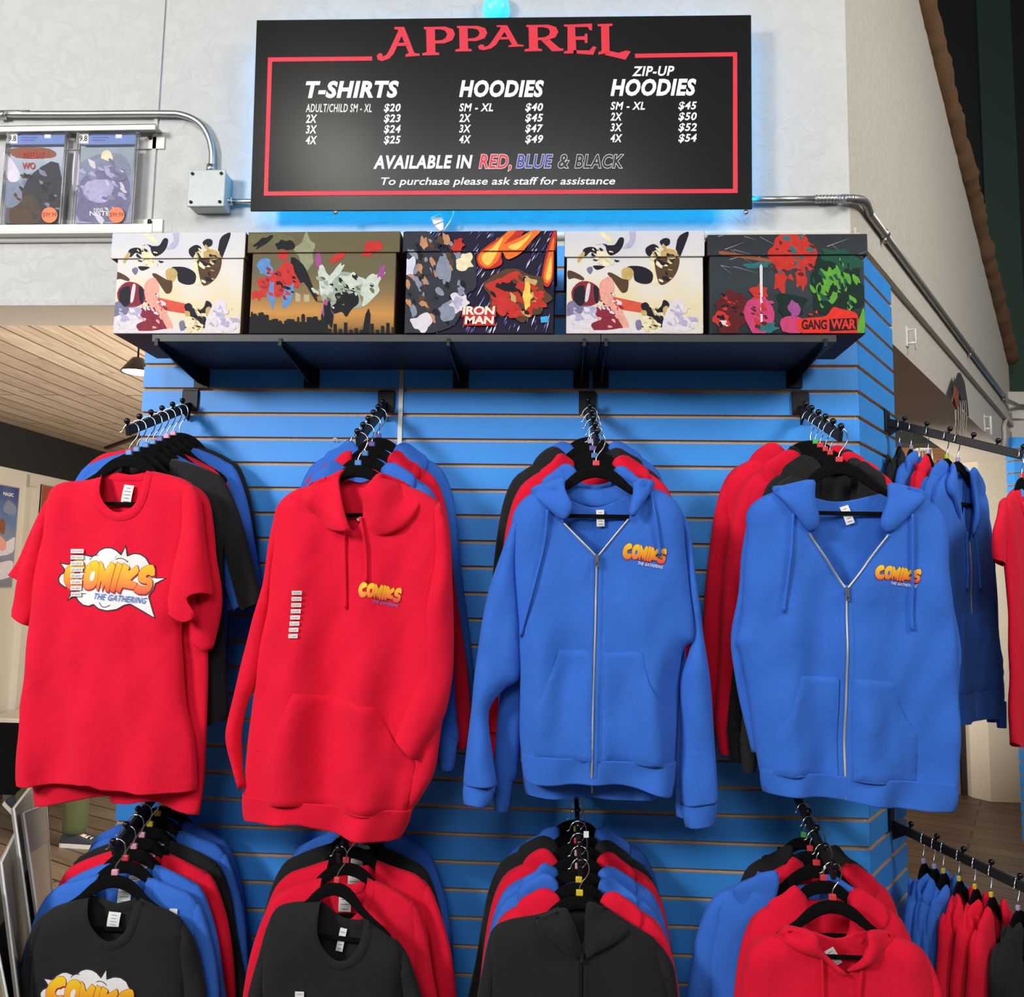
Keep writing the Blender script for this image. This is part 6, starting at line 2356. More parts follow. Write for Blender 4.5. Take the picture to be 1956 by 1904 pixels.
t.logo(lambda q: (127.6 + 0.967 * (bx(q)[0] - 159) - 0.06 * (bx(q)[1] - 1070.5), 1853.5 + 0.967 * (bx(q)[1] - 1070.5) + 0.094 * (bx(q)[0] - 159)), True, M_PRINTB)
hang_row(L1, [
    ('tee', 'blue', 'royal blue t-shirt with a white sticker on its shoulder, second on the lower left rack', 'red'),
    ('tee', 'blue', 'royal blue t-shirt, third on the lower left rack, in front of the red one', 'pink'),
    ('tee', 'red', 'red t-shirt, in the middle of the lower left rack, the only red one there', 'pink'),
    ('tee', 'black', 'plain black t-shirt, fifth on the lower left rack, behind the red one', 'yellow'),
    ('tee', 'blue', 'royal blue t-shirt, last but one on the lower left rack, behind the plain black one', 'yellow'),
    ('tee', 'blue', 'royal blue t-shirt, rearmost on the lower left rack, against the slats', 'yellow')], G5, 0.80, 0.2, 'on the lower left rack arm', seed=12)

# ---- lower rack 2
G6 = 't-shirts on the lower second rack arm'
o = front_hanger(L2, FY, 'red', 'black velvet hanger in the plain black t-shirt at the front of the lower second rack', 0.07)
t = Front('tee', 'black', o, 'plain black t-shirt with a tall white neck label, below the red pullover hoodie', G6)
t.body([(614, 1720), (563, 1723), (532, 1731), (514, 1758), (507, 1800), (502, 1904), (497, 2230)], [(698, 1751), (734, 1779), (763, 1803), (773, 1838), (770, 1904), (775, 2260)],
       [(614, 1770), (628, 1805), (654, 1825), (682, 1810), (697, 1775)], [(622, 1738), (657, 1760), (690, 1760)], [(600, 2240), (700, 2245)], T=0.036, seed=81, A=0.03)
t.tube('sleeve', [(538, 1730), (508, 1770), (488, 1838), (473, 1904), (455, 1990)], [(545, 1758), (518, 1850), (508, 1950), (497, 2000)], T=0.028, seed=82, y0=0.006)
t.tube('sleeve', [(750, 1822), (762, 1900), (768, 1960), (778, 2010)], [(755, 1796), (780, 1826), (795, 1868), (806, 1904), (830, 1990)], T=0.028, seed=83, y0=0.004)
t.neckband([(615, 1722), (615, 1772), (629, 1806), (653, 1824), (682, 1811), (697, 1780), (699, 1754)], [(600, 1722), (602, 1785), (620, 1822), (653, 1841), (692, 1825), (712, 1790), (714, 1762)],
           [(616, 1726), (640, 1750), (657, 1760), (680, 1763), (698, 1758), (694, 1776), (676, 1780), (655, 1776), (635, 1766), (618, 1750)])
t.neck_label((648, 1776), (661, 1778), (653, 1823), (639, 1820), 6)
t.size_strip([(573, 1879, 17, 10), (573, 1892.5, 17, 10), (573, 1906, 17, 10)], 'LARGE', 1)
hang_row(L2, [
    ('tee', 'red', 'red t-shirt with a white neck label, second on the lower rack below the red pullover', 'red'),
    ('tee', 'red', 'red t-shirt, third on the lower rack below the red pullover hoodie', 'red'),
    ('tee', 'black', 'black t-shirt, last but one on the lower rack below the red pullover', 'red'),
    ('tee', 'blue', 'royal blue t-shirt, rearmost on the lower rack below the red pullover', None)], G6, 0.74, 0.22, 'on the lower second rack arm', seed=15, sx=0.97)

# ---- lower rack 3
G7 = 'hoodies on the lower third rack arm'
o = front_hanger(L3, FY, 'yellow', 'black velvet hanger with yellow clip at the front of the lower middle rack')
t = Front('zip_hoodie', 'black', o, 'black zip hoodie with a closed collar, at the front of the lower middle rack', G7)
t.body([(1065, 1730), (1026, 1747), (966, 1758), (944, 1777), (937, 1820), (936, 1904), (935, 2190)], [(1155, 1730), (1229, 1778), (1258, 1803), (1272, 1850), (1276, 1904), (1280, 2190)],
       [(1086, 1745), (1102, 1778), (1112, 1794), (1117, 1765), (1120, 1735)], [(1090, 1738), (1118, 1738)], None, T=0.034, seed=91, A=0.03)
t.tube('waistband', [(935, 2180), (940, 2240)], [(1280, 2180), (1275, 2240)], T=0.046, w=0.09, kb=0.45, seed=91, y0=-0.001, m=t.rm)
for a, b, sd in (([(975, 1758), (938, 1782), (919, 1863), (911, 1904), (890, 2050), (880, 2200)], [(982, 1780), (950, 1880), (942, 2000), (930, 2200)], 92), ([(1246, 1822), (1268, 1900), (1276, 2050), (1285, 2200)], [(1248, 1792), (1284, 1838), (1297, 1904), (1312, 2050), (1320, 2200)], 93)):
    t.tube('sleeve', a, b, T=0.032, seed=sd, y0=0.008)
t.flap('hood', [(1077, 1722), (1092, 1738), (1104, 1772), (1111, 1798), (1110, 1822), (1085, 1806), (1052, 1782), (1028, 1764), (1024, 1748), (1048, 1734)], T=0.017, w=0.04, seed=94)
t.flap('hood', [(1119, 1717), (1144, 1722), (1177, 1747), (1203, 1766), (1172, 1790), (1132, 1812), (1112, 1824), (1116, 1790)], T=0.017, w=0.04, seed=95)
_z = M_ALU, M_CHROME
M_ALU = M_CHROME = M_BLACKM
t.zipper([(1110, 1798), (1110, 1806)], [(1112, 1798), (1111, 1806)], [(1110, 1806), (1110, 1904), (1112, 2190)], [(1110, 1806), (1110, 1822)])
M_ALU, M_CHROME = _z
hang_row(L3, [
    ('zip_hoodie', 'red', 'bright red hoodie, second on the lower middle rack, directly behind the black zip hoodie', 'yellow'),
    ('zip_hoodie', 'blue', 'blue hoodie, third on the lower middle rack, just behind the bright red one', 'pink'),
    ('pullover_hoodie', 'blue', 'blue hoodie with a long pale sleeve at the left, fourth on the lower middle rack', 'pink'),
    ('zip_hoodie', 'red', 'dark red hoodie, fifth on the lower middle rack, between blue and black', 'red'),
    ('zip_hoodie', 'black', 'black hoodie, last but one on the lower middle rack', 'lime'),
    ('pullover_hoodie', 'blue', 'blue hoodie, rearmost on the lower middle rack, against the slats', None)], G7, 0.82, 0.18, 'on the lower middle rack arm', seed=18, sx=0.97)

# ---- lower rack 4
G8 = 'hoodies on the lower fourth rack arm'
o = front_hanger(L4, FY, 'red', 'black velvet hanger with red clip at the front of the lower corner rack')
t = Front('pullover_hoodie', 'red', o, 'red pullover hoodie with a white neck label, at the front of the lower corner rack', G8)
t.body([(1518, 1768), (1479, 1782), (1452, 1791), (1430, 1811), (1422, 1842), (1422, 1904), (1422, 2190)], [(1688, 1780), (1747, 1801), (1770, 1826), (1782, 1870), (1785, 1904), (1790, 2190)],
       [(1556, 1800), (1580, 1830), (1610, 1850), (1635, 1824), (1648, 1795)], [(1568, 1790), (1605, 1797), (1640, 1786)], None, T=0.034, seed=101, A=0.03)
t.tube('waistband', [(1422, 2180), (1428, 2240)], [(1790, 2180), (1784, 2240)], T=0.046, w=0.09, kb=0.45, seed=101, y0=-0.001, m=t.rm)
for a, b, sd in (([(1458, 1791), (1428, 1813), (1414, 1904), (1400, 2050), (1390, 2200)], [(1466, 1815), (1436, 1904), (1430, 2050), (1432, 2200)], 102), ([(1748, 1830), (1772, 1904), (1780, 2050), (1785, 2200)], [(1748, 1804), (1776, 1831), (1801, 1904), (1815, 2050), (1825, 2200)], 103)):
    t.tube('sleeve', a, b, T=0.032, seed=sd, y0=0.008)
t.flap('hood', [(1544, 1765), (1557, 1797), (1577, 1817), (1608, 1846), (1590, 1842), (1560, 1818), (1515, 1803), (1482, 1785), (1496, 1764)], T=0.016, w=0.03, seed=104)
t.flap('hood', [(1648, 1768), (1646, 1790), (1628, 1818), (1606, 1846), (1640, 1832), (1690, 1806), (1706, 1783), (1680, 1771)], T=0.016, w=0.03, seed=105)
t.add('hood', pillow('hood', t.p([(1546, 1775), (1600, 1792), (1648, 1775), (1648, 1800), (1605, 1815), (1560, 1802)], 0.03), 0.010, 0.02, 1.5, 0.012, folds(8, 0, -.3, .003, .003), 0.024))
t.neck_label((1575, 1815), (1595, 1817), (1613, 1846), (1595, 1849), 4)
t.strings([[(1559, 1810), (1561, 1870), (1562, 1930)], [(1635, 1830), (1632, 1880), (1630, 1930)]])
t.pocket([(1545, 2010), (1660, 2012), (1700, 2110), (1705, 2186), (1505, 2186), (1508, 2110)])
hang_row(L4, [
    ('pullover_hoodie', 'red', 'red hoodie, second on the lower corner rack, right behind the labelled one', 'red'),
    ('pullover_hoodie', 'blue', 'blue hoodie on the lower corner rack, its shoulder showing at the left', 'red', None, 0.0, 0.03, 1.1, -0.045),
    ('pullover_hoodie', 'red', 'red hoodie last but one on the lower corner rack, its shoulder at the right', 'red', None, 0.0, 0.04, 0.92, 0.035),
    ('pullover_hoodie', 'black', 'black hoodie rearmost on the lower corner rack, on a green-clipped hanger', 'green', None, 0.0, 0.0, 0.86, 0.01)], G8, 0.77, 0.36, 'on the lower corner rack', seed=22, sx=0.95)

# ---- side racks
G9 = 'garments on the upper side rack arm'
hang_row(R5, [
    ('tee', 'red', 'red t-shirt at the right edge of the photo, on the upper side rack tip', 'red', 0.975, -0.17, 0.0, 1.3),
    ('zip_hoodie', 'blue', 'blue zip hoodie nearly edge on, nearer of two blue ones on the upper side rack', 'lilac', 0.53, -0.34),
    ('zip_hoodie', 'blue', 'blue zip hoodie nearly edge on, farther of two blue ones on the upper side rack', 'lime', 0.45, -0.30),
    ('pullover_hoodie', 'red', 'red hoodie hanging edge on between blue ones on the upper side rack arm', 'lilac', 0.31, -0.1),
    ('pullover_hoodie', 'blue', 'blue hoodie hanging edge on behind the red one on the upper side rack arm', 'lilac', 0.18, -0.05),
    ('pullover_hoodie', 'black', 'black hoodie hanging edge on nearest the wall on the upper side rack arm', 'purple', 0.09, -0.02)], G9, 0.9, 0.1, 'on the upper side rack arm', AL, 0.72, 31, first=0)
G10 = 'garments on the lower side rack arm'
hang_row(L5, [
    ('pullover_hoodie', 'black', 'black hoodie seen edge on at the bottom right corner of the photo', 'lilac', 0.80, -0.30),
    ('pullover_hoodie', 'red', 'red hoodie seen edge on, beside the black one on the lower side rack arm', 'yellow', 0.64, -0.16),
    ('pullover_hoodie', 'red', 'red hoodie seen edge on, middle of three red ones on the lower side rack', 'yellow', 0.54, -0.14),
    ('pullover_hoodie', 'red', 'red hoodie seen edge on, next to the blue ones on the lower side rack arm', 'yellow', 0.44, -0.14),
    ('pullover_hoodie', 'blue', 'blue hoodie seen edge on, next to the red ones on the lower side rack arm', 'yellow', 0.34, -0.14),
    ('pullover_hoodie', 'blue', 'blue hoodie seen edge on, middle of three blue ones on the lower side rack', 'lilac', 0.28, -0.12),
    ('pullover_hoodie', 'blue', 'blue hoodie seen edge on, nearest the wall on the lower side rack arm', 'lilac', 0.21, -0.10)], G10, 0.9, 0.2, 'on the lower side rack arm', AL, 0.72, 41, first=0)
# ------------------------------------------------------------------ things beyond the left opening
q = at(262, 712, 0.75)
pl = empty('pendant_lamp', q, 'black dome pendant lamp with a glowing white underside under the wooden ceiling', 'lamp')
bm = bmesh.new()
lathe(bm, [(0.0, 0.062), (0.022, 0.06), (0.03, 0.05), (0.062, 0.006), (0.064, 0.0), (0.060, 0.002), (0.028, 0.046), (0.0, 0.052)], (0, 0, 0), 32)
bm_obj('lamp_shade', bm, plain('dark_enamel_shade', (0.03, 0.026, 0.022, 1), 0.4), pl)
bm = bmesh.new()
lathe(bm, [(0.0, -0.006), (0.04, -0.003), (0.056, 0.003), (0.05, 0.012), (0.0, 0.02)], (0, 0, 0), 32)
bm_obj('bulb', bm, plain('lit_lamp_glass', (0.9, 0.88, 0.82, 1), 0.4, emit=((1.0, 0.95, 0.86), 5.0)), pl)['label'] = 'glowing white bulb'
bm = bmesh.new()
tube(bm, [(0, 0, 0.055), (0, 0, ZC - q.z)], 0.004, 8)
bm_obj('cord', bm, M_BLACKM, pl)

# posters on the left wall
def poster(name, x0, x1, y0, y1, lab, mat, shapes, words_):
    a, b = atx(x0, y1, XW + 0.012), atx(x1, y0, XW + 0.012)
    a2 = atx((x0 + x1) / 2, (y0 + y1) / 2, XW + 0.012)
    ym, hw = (a.y + b.y) / 2, abs(b.y - a.y) / 2
    z0, z1 = a.z, b.z
    r = empty(name, (XW + 0.012, ym, z0), lab, 'poster', 'posters on the left wall')
    bm = bmesh.new()
    box(bm, -0.008, 0.0, -hw, hw, 0, z1 - z0)
    bm_obj('sheet', bm, mat, r)
    lay = []
    V, Fc, mi, mats = [], [], [], []
    H = z1 - z0
    for i, (m, pts) in enumerate(shapes):
        P, T3 = fill([(-hw + u * 2 * hw, v * H) for u, v in catmull(pts, 3, True)], 5)
        o = len(V)
        V += [(0.0006 + 0.0003 * i, p[0], p[1]) for p in P]
        if m not in mats:
            mats.append(m)
        for f in T3:
            Fc.append(tuple(o + k for k in f))
            mi.append(mats.index(m))
    if V:
        me = mesh_from(V, Fc, 'printed_picture', mats, mi, sm=False)
        link('printed_picture', me, None, r)
    for s, u0, u1, v0, v1, m in words_:
        W, T3 = text_uv(s, 0, 0.03)
        q = quad_map(W, [(u0, v1), (u1, v1), (u1, v0), (u0, v0)])
        me = mesh_from([(0.004, -hw + k[0] * 2 * hw, k[1] * H) for k in q], T3, 'poster_lettering', [m], None, sm=False)
        link('poster_lettering', me, None, r)
    bm = bmesh.new()
    for y_, z_ in ((-hw, 0), (hw - 0.006, 0)):
        box(bm, -0.008, 0.003, y_, y_ + 0.006, 0, H)
    for z_ in (0, H - 0.006):
        box(bm, -0.008, 0.003, -hw, hw, z_, z_ + 0.006)
    bm_obj('poster_frame', bm, M_ALU, r)
    return r


P_BLUE = ramp_print('blue_grey_poster_print', [(0.0, (0.20, 0.20, 0.24)), (0.4, (0.24, 0.26, 0.33)), (0.7, (0.12, 0.19, 0.36)), (1.0, (0.06, 0.07, 0.20))], 2, 0.0, 0.75, 7.0, 0.6)
poster('poster', -50, 37, 932, 1122, 'blue grey framed poster with pale clouds on the beige left wall', P_BLUE,
       [(I_CLD, [(0.45, 0.3), (0.95, 0.35), (0.98, 0.5), (0.8, 0.46), (0.6, 0.42), (0.5, 0.38)]), (I_STL, [(0.6, 0.75), (0.9, 0.72), (0.95, 0.8), (0.7, 0.86)]), (I_PNK, [(0.5, 0.5), (0.66, 0.48), (0.76, 0.42), (0.7, 0.36), (0.5, 0.38)]), (I_BRZ, [(0.55, 0.55), (0.66, 0.52), (0.68, 0.62), (0.6, 0.68), (0.54, 0.62)]), (I_CLD, [(0.3, 0.08), (0.9, 0.1), (0.97, 0.26), (0.6, 0.24), (0.35, 0.2)])],
       [('MAGIC', 0.55, 0.84, 0.90, 0.935, M_TAG), ('ATI', 0.5, 0.7, 0.13, 0.17, M_TAG)])
poster('poster', 66, 140, 937, 1110, 'red framed poster on the left wall, mostly hidden behind the red printed t-shirt', ramp_print('brick_red_poster_print', [(0.0, (0.22, 0.05, 0.03)), (0.6, (0.30, 0.06, 0.035)), (1.0, (0.36, 0.08, 0.05))], 2, 0, 0.7, 8.0, 0.4),
       [(I_CRM, [(0.25, 0.86), (0.33, 0.85), (0.36, 0.90), (0.28, 0.91)])], [])


# tables
def table(cx, cy, w_, d_, h_, lab):
    r = empty('folding_table', (cx, cy, 0), lab, 'table', 'white folding tables')
    bm = bmesh.new()
    box(bm, -w_ / 2, w_ / 2, -d_ / 2, d_ / 2, h_ - 0.04, h_)
    bevel_all(bm, 0.008, 2)
    bm_obj('tabletop', bm, plain('ivory_table_top', (0.70, 0.655, 0.54, 1), 0.5), r)
    for sx in (-1, 1):
        bm = bmesh.new()
        for sy in (-1, 1):
            tube(bm, [(sx * (w_ / 2 - 0.15), sy * (d_ / 2 - 0.06), h_ - 0.04), (sx * (w_ / 2 - 0.15), sy * (d_ / 2 - 0.06), 0.0)], 0.014, 8)
        tube(bm, [(sx * (w_ / 2 - 0.15), -(d_ / 2 - 0.06), 0.15), (sx * (w_ / 2 - 0.15), d_ / 2 - 0.06, 0.15)], 0.011, 8)
        bm_obj('leg_frame', bm, M_DKGALV, r)


qa = at(40, 1309, 4.4)
table(-4.1, 4.42, 1.8, 0.6, qa.z, 'ivory folding table against the left wall, the farther of two beyond the opening')
qb = at(30, 1370, 3.35)
table(-4.05, 3.55, 1.7, 0.5, qb.z, 'ivory folding table beyond the opening, nearer one, behind the black chair')


def chair(cx, cy, rz, lab, hb):
    r = empty('stacking_chair', (cx, cy, 0), lab, 'chair', 'black stacking chairs', rz)
    sh = hb - 0.38
    bm = bmesh.new()
    box(bm, -0.22, 0.22, -0.21, 0.21, sh - 0.05, sh)
    bevel_all(bm, 0.02, 3)
    bm_obj('seat', bm, M_VELVET, r)
    bm = bmesh.new()
    pts = catmull([(-0.21, sh - 0.06), (0.21, sh - 0.06), (0.215, hb - 0.06), (0.17, hb), (-0.17, hb), (-0.215, hb - 0.06)], 1, True)
    prism(bm, [(x, -0.235, z) for x, z in pts], (0, 0.035, 0))
    bevel_all(bm, 0.012, 2)
    bm_obj('backrest', bm, plain('black_chair_vinyl', (0.006, 0.006, 0.006, 1), 0.85, spec=0.1), r)
    for sx in (-1, 1):
        for sy in (-1, 1):
            bm = bmesh.new()
            tube(bm, [(sx * 0.19, sy * 0.18, sh - 0.03), (sx * 0.21, sy * 0.22, 0.0)], 0.011, 8)
            bm_obj('leg', bm, M_BLACKM, r)


cq = at(8, 1440, 2.75)
chair(cq.x + 0.02, 2.985, 0.0, 'black stacking chair at the left edge, in front of both ivory tables', at(10, 1381, 2.75).z)
cq = at(40, 1350, 3.97)
chair(cq.x, 4.2, 0.0, 'black stacking chair between the two ivory tables, only its back showing', at(20, 1343, 3.97).z)
cq = at(60, 1300, 5.3)
chair(cq.x - 0.05, 5.1, PI, 'black stacking chair behind the farther ivory table, its rounded top just showing', at(45, 1293, 5.3).z)

# the person walking past behind the t-shirts (green trousers, dark trainers)
PX, PY = -3.82, 2.52


def skin_mesh(name, chains, mat, parent, sub=2):
    """chains: list of lists of (x, y, z, r); first vertex of first chain is the root; later chains start from an existing point index"""
    me = bpy.data.meshes.new(name)
    V, E, R = [], [], []
    for ch, start in chains:
        prev = start
        for x, y, z, r_ in ch:
            V.append((x, y, z))
            R.append(r_)
            if prev is not None:
                E.append((prev, len(V) - 1))
            prev = len(V) - 1
    me.from_pydata(V, E, [])
    o = link(name, me, mat, parent)
    sk = o.modifiers.new('skin', 'SKIN')
    me.skin_vertices.new() if not me.skin_vertices else None
    for i, d in enumerate(me.skin_vertices[0].data):
        d.radius = (R[i], R[i] * 0.85) if isinstance(R[i], float) else R[i]
        d.use_root = i == 0
    ss = o.modifiers.new('smooth', 'SUBSURF')
    ss.levels = sub
    ss.render_levels = sub
    dg = bpy.context.evaluated_depsgraph_get()
    m2 = bpy.data.meshes.new_from_object(o.evaluated_get(dg))
    o.modifiers.clear()
    old = o.data
    o.data = m2
    bpy.data.meshes.remove(old)
    smooth(m2)
    if len(m2.materials) == 0 or m2.materials[0] is None:
        m2.materials.clear()
        m2.materials.append(mat)
    return o


M_SKIN = plain('skin', (0.48, 0.27, 0.18, 1), 0.55, var=0.05)
M_OLIVE = fabric('olive_green_twill', (0.075, 0.085, 0.036, 1))
M_SHOE = plain('navy_canvas_shoe', (0.022, 0.026, 0.038, 1), 0.8, var=0.15)
M_SOLE = plain('white_rubber_sole', (0.62, 0.60, 0.57, 1), 0.6)
M_SHIRT = fabric('grey_jersey', (0.16, 0.165, 0.17, 1))
M_HAIR = plain('dark_brown_hair', (0.03, 0.018, 0.012, 1), 0.7, var=0.3, vscale=80)
per = empty('person', (PX, PY, 0), 'person in olive green trousers and navy trainers walking past behind the red printed t-shirt', 'person')
# body, facing +x: leading (right, nearer) foot flat at +0.2, trailing foot at -0.32 with the heel lifted
hip = 0.93
bodyc = [
    ([(0, 0, hip, 0.13), (0.01, 0, 1.08, 0.125), (0.02, 0, 1.25, 0.145), (0.02, 0, 1.39, 0.125), (0.03, 0, 1.47, 0.058), (0.045, 0, 1.55, 0.056), (0.05, 0, 1.63, 0.088), (0.055, 0, 1.70, 0.085), (0.045, 0, 1.755, 0.05)], None),
    ([(0.02, -0.19, 1.40, 0.058), (-0.06, -0.235, 1.15, 0.045), (0.06, -0.23, 0.92, 0.035), (0.085, -0.225, 0.88, 0.024), (0.10, -0.22, 0.83, 0.032)], 3),
    ([(0.02, 0.19, 1.40, 0.058), (0.08, 0.23, 1.15, 0.045), (0.22, 0.2, 0.98, 0.035), (0.25, 0.195, 0.95, 0.024), (0.29, 0.19, 0.93, 0.032)], 3),
    ([(0.0, -0.095, 0.88, 0.095), (0.10, -0.10, 0.50, 0.062), (0.15, -0.10, 0.30, 0.058), (0.160, -0.10, 0.09, 0.034), (0.20, -0.10, 0.045, 0.026), (0.24, -0.10, 0.04, 0.018)], 0),
    ([(0.0, 0.095, 0.88, 0.095), (-0.04, 0.10, 0.50, 0.062), (-0.17, 0.10, 0.30, 0.056), (-0.32, 0.10, 0.17, 0.034), (-0.30, 0.10, 0.11, 0.026), (-0.27, 0.10, 0.08, 0.018)], 0),
]
skin_mesh('body', bodyc, M_SKIN, per)
# fingers of both hands
for hx, hy, hz, s in ((0.10, -0.22, 0.83, 1), (0.29, 0.19, 0.93, -1)):
    bm = bmesh.new()
    for k in range(4):
        ox = -0.022 + 0.015 * k
        L_ = (0.062, 0.07, 0.066, 0.052)[k]
        tube(bm, [(hx + ox + 0.01, hy, hz - 0.015), (hx + ox + 0.016, hy, hz - 0.02 - L_ * 0.5), (hx + ox + 0.012, hy + 0.012 * s, hz - 0.02 - L_ * 0.85), (hx + ox + 0.006, hy + 0.02 * s, hz - 0.02 - L_)], [0.0085, 0.008, 0.0075, 0.005], 8)
    tube(bm, [(hx + 0.02, hy + 0.012 * s, hz + 0.005), (hx + 0.04, hy + 0.026 * s, hz - 0.02), (hx + 0.045, hy + 0.03 * s, hz - 0.05)], [0.010, 0.009, 0.006], 8)
    bm_obj('fingers', bm, M_SKIN, per)
# face: nose, ears, eyes, mouth
bm = bmesh.new()
tube(bm, [(0.132, 0, 1.685), (0.150, 0, 1.66), (0.156, 0, 1.645), (0.138, 0, 1.637)], [0.007, 0.011, 0.014, 0.008], 10)
bm_obj('nose', bm, M_SKIN, per)
for s in (-1, 1):
    bm = bmesh.new()
    sphere(bm, Vector((0.045, s * 0.078, 1.655)), 0.026, 12, 0, 1.3)
    bm_obj('ear', bm, M_SKIN, per)
    bm = bmesh.new()
    sphere(bm, Vector((0.122, s * 0.032, 1.678)), 0.012, 12)
    bm_obj('eye', bm, M_DARK, per)
bm = bmesh.new()
tube(bm, [(0.126, -0.022, 1.612), (0.136, 0, 1.610), (0.126, 0.022, 1.612)], 0.006, 8)
bm_obj('mouth', bm, plain('lips', (0.40, 0.15, 0.12, 1), 0.5), per)
bm = bmesh.new()
d_ = bmesh.ops.create_uvsphere(bm, u_segments=24, v_segments=16, radius=0.1, matrix=Matrix.Translation((0.032, 0, 1.70)) @ Matrix.Diagonal((1.02, 0.95, 0.95, 1)))
bmesh.ops.delete(bm, geom=[v for v in bm.verts if (v.co.x > 0.09 and v.co.z < 1.735) or v.co.z < 1.63], context='VERTS')
bm_obj('hair', bm, M_HAIR, per, sm=True)
# clothing follows the body
skin_mesh('shirt', [([(0, 0, 0.85, 0.17), (0.01, 0, 1.08, 0.162), (0.02, 0, 1.25, 0.178), (0.02, 0, 1.385, 0.158), (0.028, 0, 1.46, 0.085)], None), ([(0.02, -0.19, 1.395, 0.085), (-0.03, -0.228, 1.22, 0.078), (-0.045, -0.232, 1.16, 0.074)], 3), ([(0.02, 0.19, 1.395, 0.085), (0.06, 0.225, 1.22, 0.078), (0.075, 0.228, 1.16, 0.074)], 3)], M_SHIRT, per)
skin_mesh('trousers', [([(0, 0, 0.97, 0.138), (0, 0, 0.90, 0.14)], None), ([(0.01, -0.097, 0.82, 0.108), (0.10, -0.10, 0.50, 0.084), (0.148, -0.10, 0.30, 0.078), (0.160, -0.10, 0.12, 0.076), (0.150, -0.10, 0.06, 0.074)], 1), ([(0.0, 0.097, 0.82, 0.108), (-0.04, 0.10, 0.50, 0.084), (-0.17, 0.10, 0.30, 0.076), (-0.28, 0.10, 0.205, 0.07), (-0.31, 0.10, 0.18, 0.066)], 1)], M_OLIVE, per)


def shoe(M):
    out = [(-0.085, 0.0), (-0.075, 0.032), (-0.02, 0.036), (0.06, 0.044), (0.13, 0.046), (0.175, 0.032), (0.19, 0.0), (0.175, -0.034), (0.13, -0.046), (0.06, -0.042), (-0.02, -0.036), (-0.075, -0.032)]
    o2 = catmull(out, 3, True)
    bm = bmesh.new()
    prism(bm, [M @ Vector((x, y, 0.0)) for x, y in o2], M.to_3x3() @ Vector((0, 0, 0.024)))
    s = bm_obj('shoe_sole', bm, M_SOLE, per)
    bm = bmesh.new()
    n = len(o2)
    rings = []
    for k, (zf_, sc) in enumerate(((0.024, 0.98), (0.045, 0.95), (0.065, 0.80), (0.085, 0.6))):
        ring = []
        for x, y in o2:
            xx = x if k < 2 else -0.035 + (x + 0.035) * (0.86 if k == 2 else 0.42)
            zz_ = zf_ * (1 if x < 0.06 else max(0.62, 1 - (x - 0.06) * 3.0))
            ring.append(bm.verts.new(M @ Vector((xx * (0.985 if k else 1), y * sc, max(0.023, zz_)))))
        rings.append(ring)
    for a, b in zip(rings, rings[1:]):
        for i in range(n):
            bm.faces.new((a[i], a[(i + 1) % n], b[(i + 1) % n], b[i]))
    bm.faces.new(rings[-1])
    bm_obj('shoe', bm, M_SHOE, per, sm=True)
    bm = bmesh.new()
    for k in range(4):
        x = 0.03 + 0.022 * k
        z = 0.066 - 0.007 * k
        tube(bm, [M @ Vector((x, -0.022, z)), M @ Vector((x, 0, z + 0.007)), M @ Vector((x, 0.022, z))], 0.003, 6)
    bm_obj('shoe_lace', bm, M_TAG, per)


shoe(Matrix.Translation((0.165, -0.10, 0.0)))
shoe(Matrix.Translation((-0.345, 0.10, 0.125)) @ Matrix.Rotation(math.radians(40), 4, 'Y'))

# ------------------------------------------------------------------ sleeved prints standing at the lower left
M_POLY = clear_mat('clear_poly_sleeve', (0.95, 0.95, 0.93, 1), 0.36, 0.14)
rackb = None
SHEETS = [
    ('black board in a clear sleeve, tallest of the prints at the lower left', [(27, 1545), (62, 1500), (92, 1800), (60, 1790)], -0.30, -0.02, True),
    ('clear empty poly sleeve leaning right of the black board at the lower left', [(45, 1553), (88, 1536), (106, 1800), (80, 1800)], -0.26, 0.02, False),
    ('clear poly sleeve with a folded corner, in front at the lower left edge', [(3, 1648), (33, 1588), (62, 1860), (34, 1900)], -0.40, -0.15, False),
    ('black board with a white edge cut off by the left edge of the photo', [(-26, 1700), (8, 1662), (40, 1900), (14, 1904)], -0.44, -0.24, True),
]
for lab, px, y0, y1, dark in SHEETS:
    A, B = at(*px[0], y0), at(*px[1], y1)
    Cc, D = at(*px[2], y1), at(*px[3], y0)
    # continue both long edges down to the floor
    tB = (B.z - 0.0) / (B.z - Cc.z)
    tA = (A.z - 0.0) / (A.z - D.z)
    C2, D2 = B.lerp(Cc, tB), A.lerp(D, tA)
    r = empty('sleeved_print', (D2 + C2) / 2, lab, 'print', 'sleeved prints standing at the lower left')
    o = r.location
    nrm = (B - A).cross(D2 - A).normalized()
    bm = bmesh.new()
    prism(bm, [A - o, B - o, C2 - o, D2 - o], nrm * 0.008)
    bm_obj('clear_sleeve', bm, M_POLY, r)['label'] = 'clear plastic sleeve'
    bm = bmesh.new()
    for a, b in ((A, D2), (A, B), (B, C2)):
        tube(bm, [a - o, a.lerp(b, 0.5) - o, b - o], 0.0028, 6)
    bm_obj('sleeve_seam', bm, plain('milky_sleeve_edge', (0.62, 0.61, 0.58, 1), 0.3, var=0.2), r)
    if dark:
        cen = (A + B + C2 + D2) / 4
        bm = bmesh.new()
        ins = [cen + (p - cen) * 0.955 + nrm * 0.002 - o for p in (A, B, C2, D2)]
        prism(bm, ins, nrm * 0.004)
        bm_obj('backing_board', bm, plain('black_backing_board', (0.012, 0.013, 0.014, 1), 0.6), r)

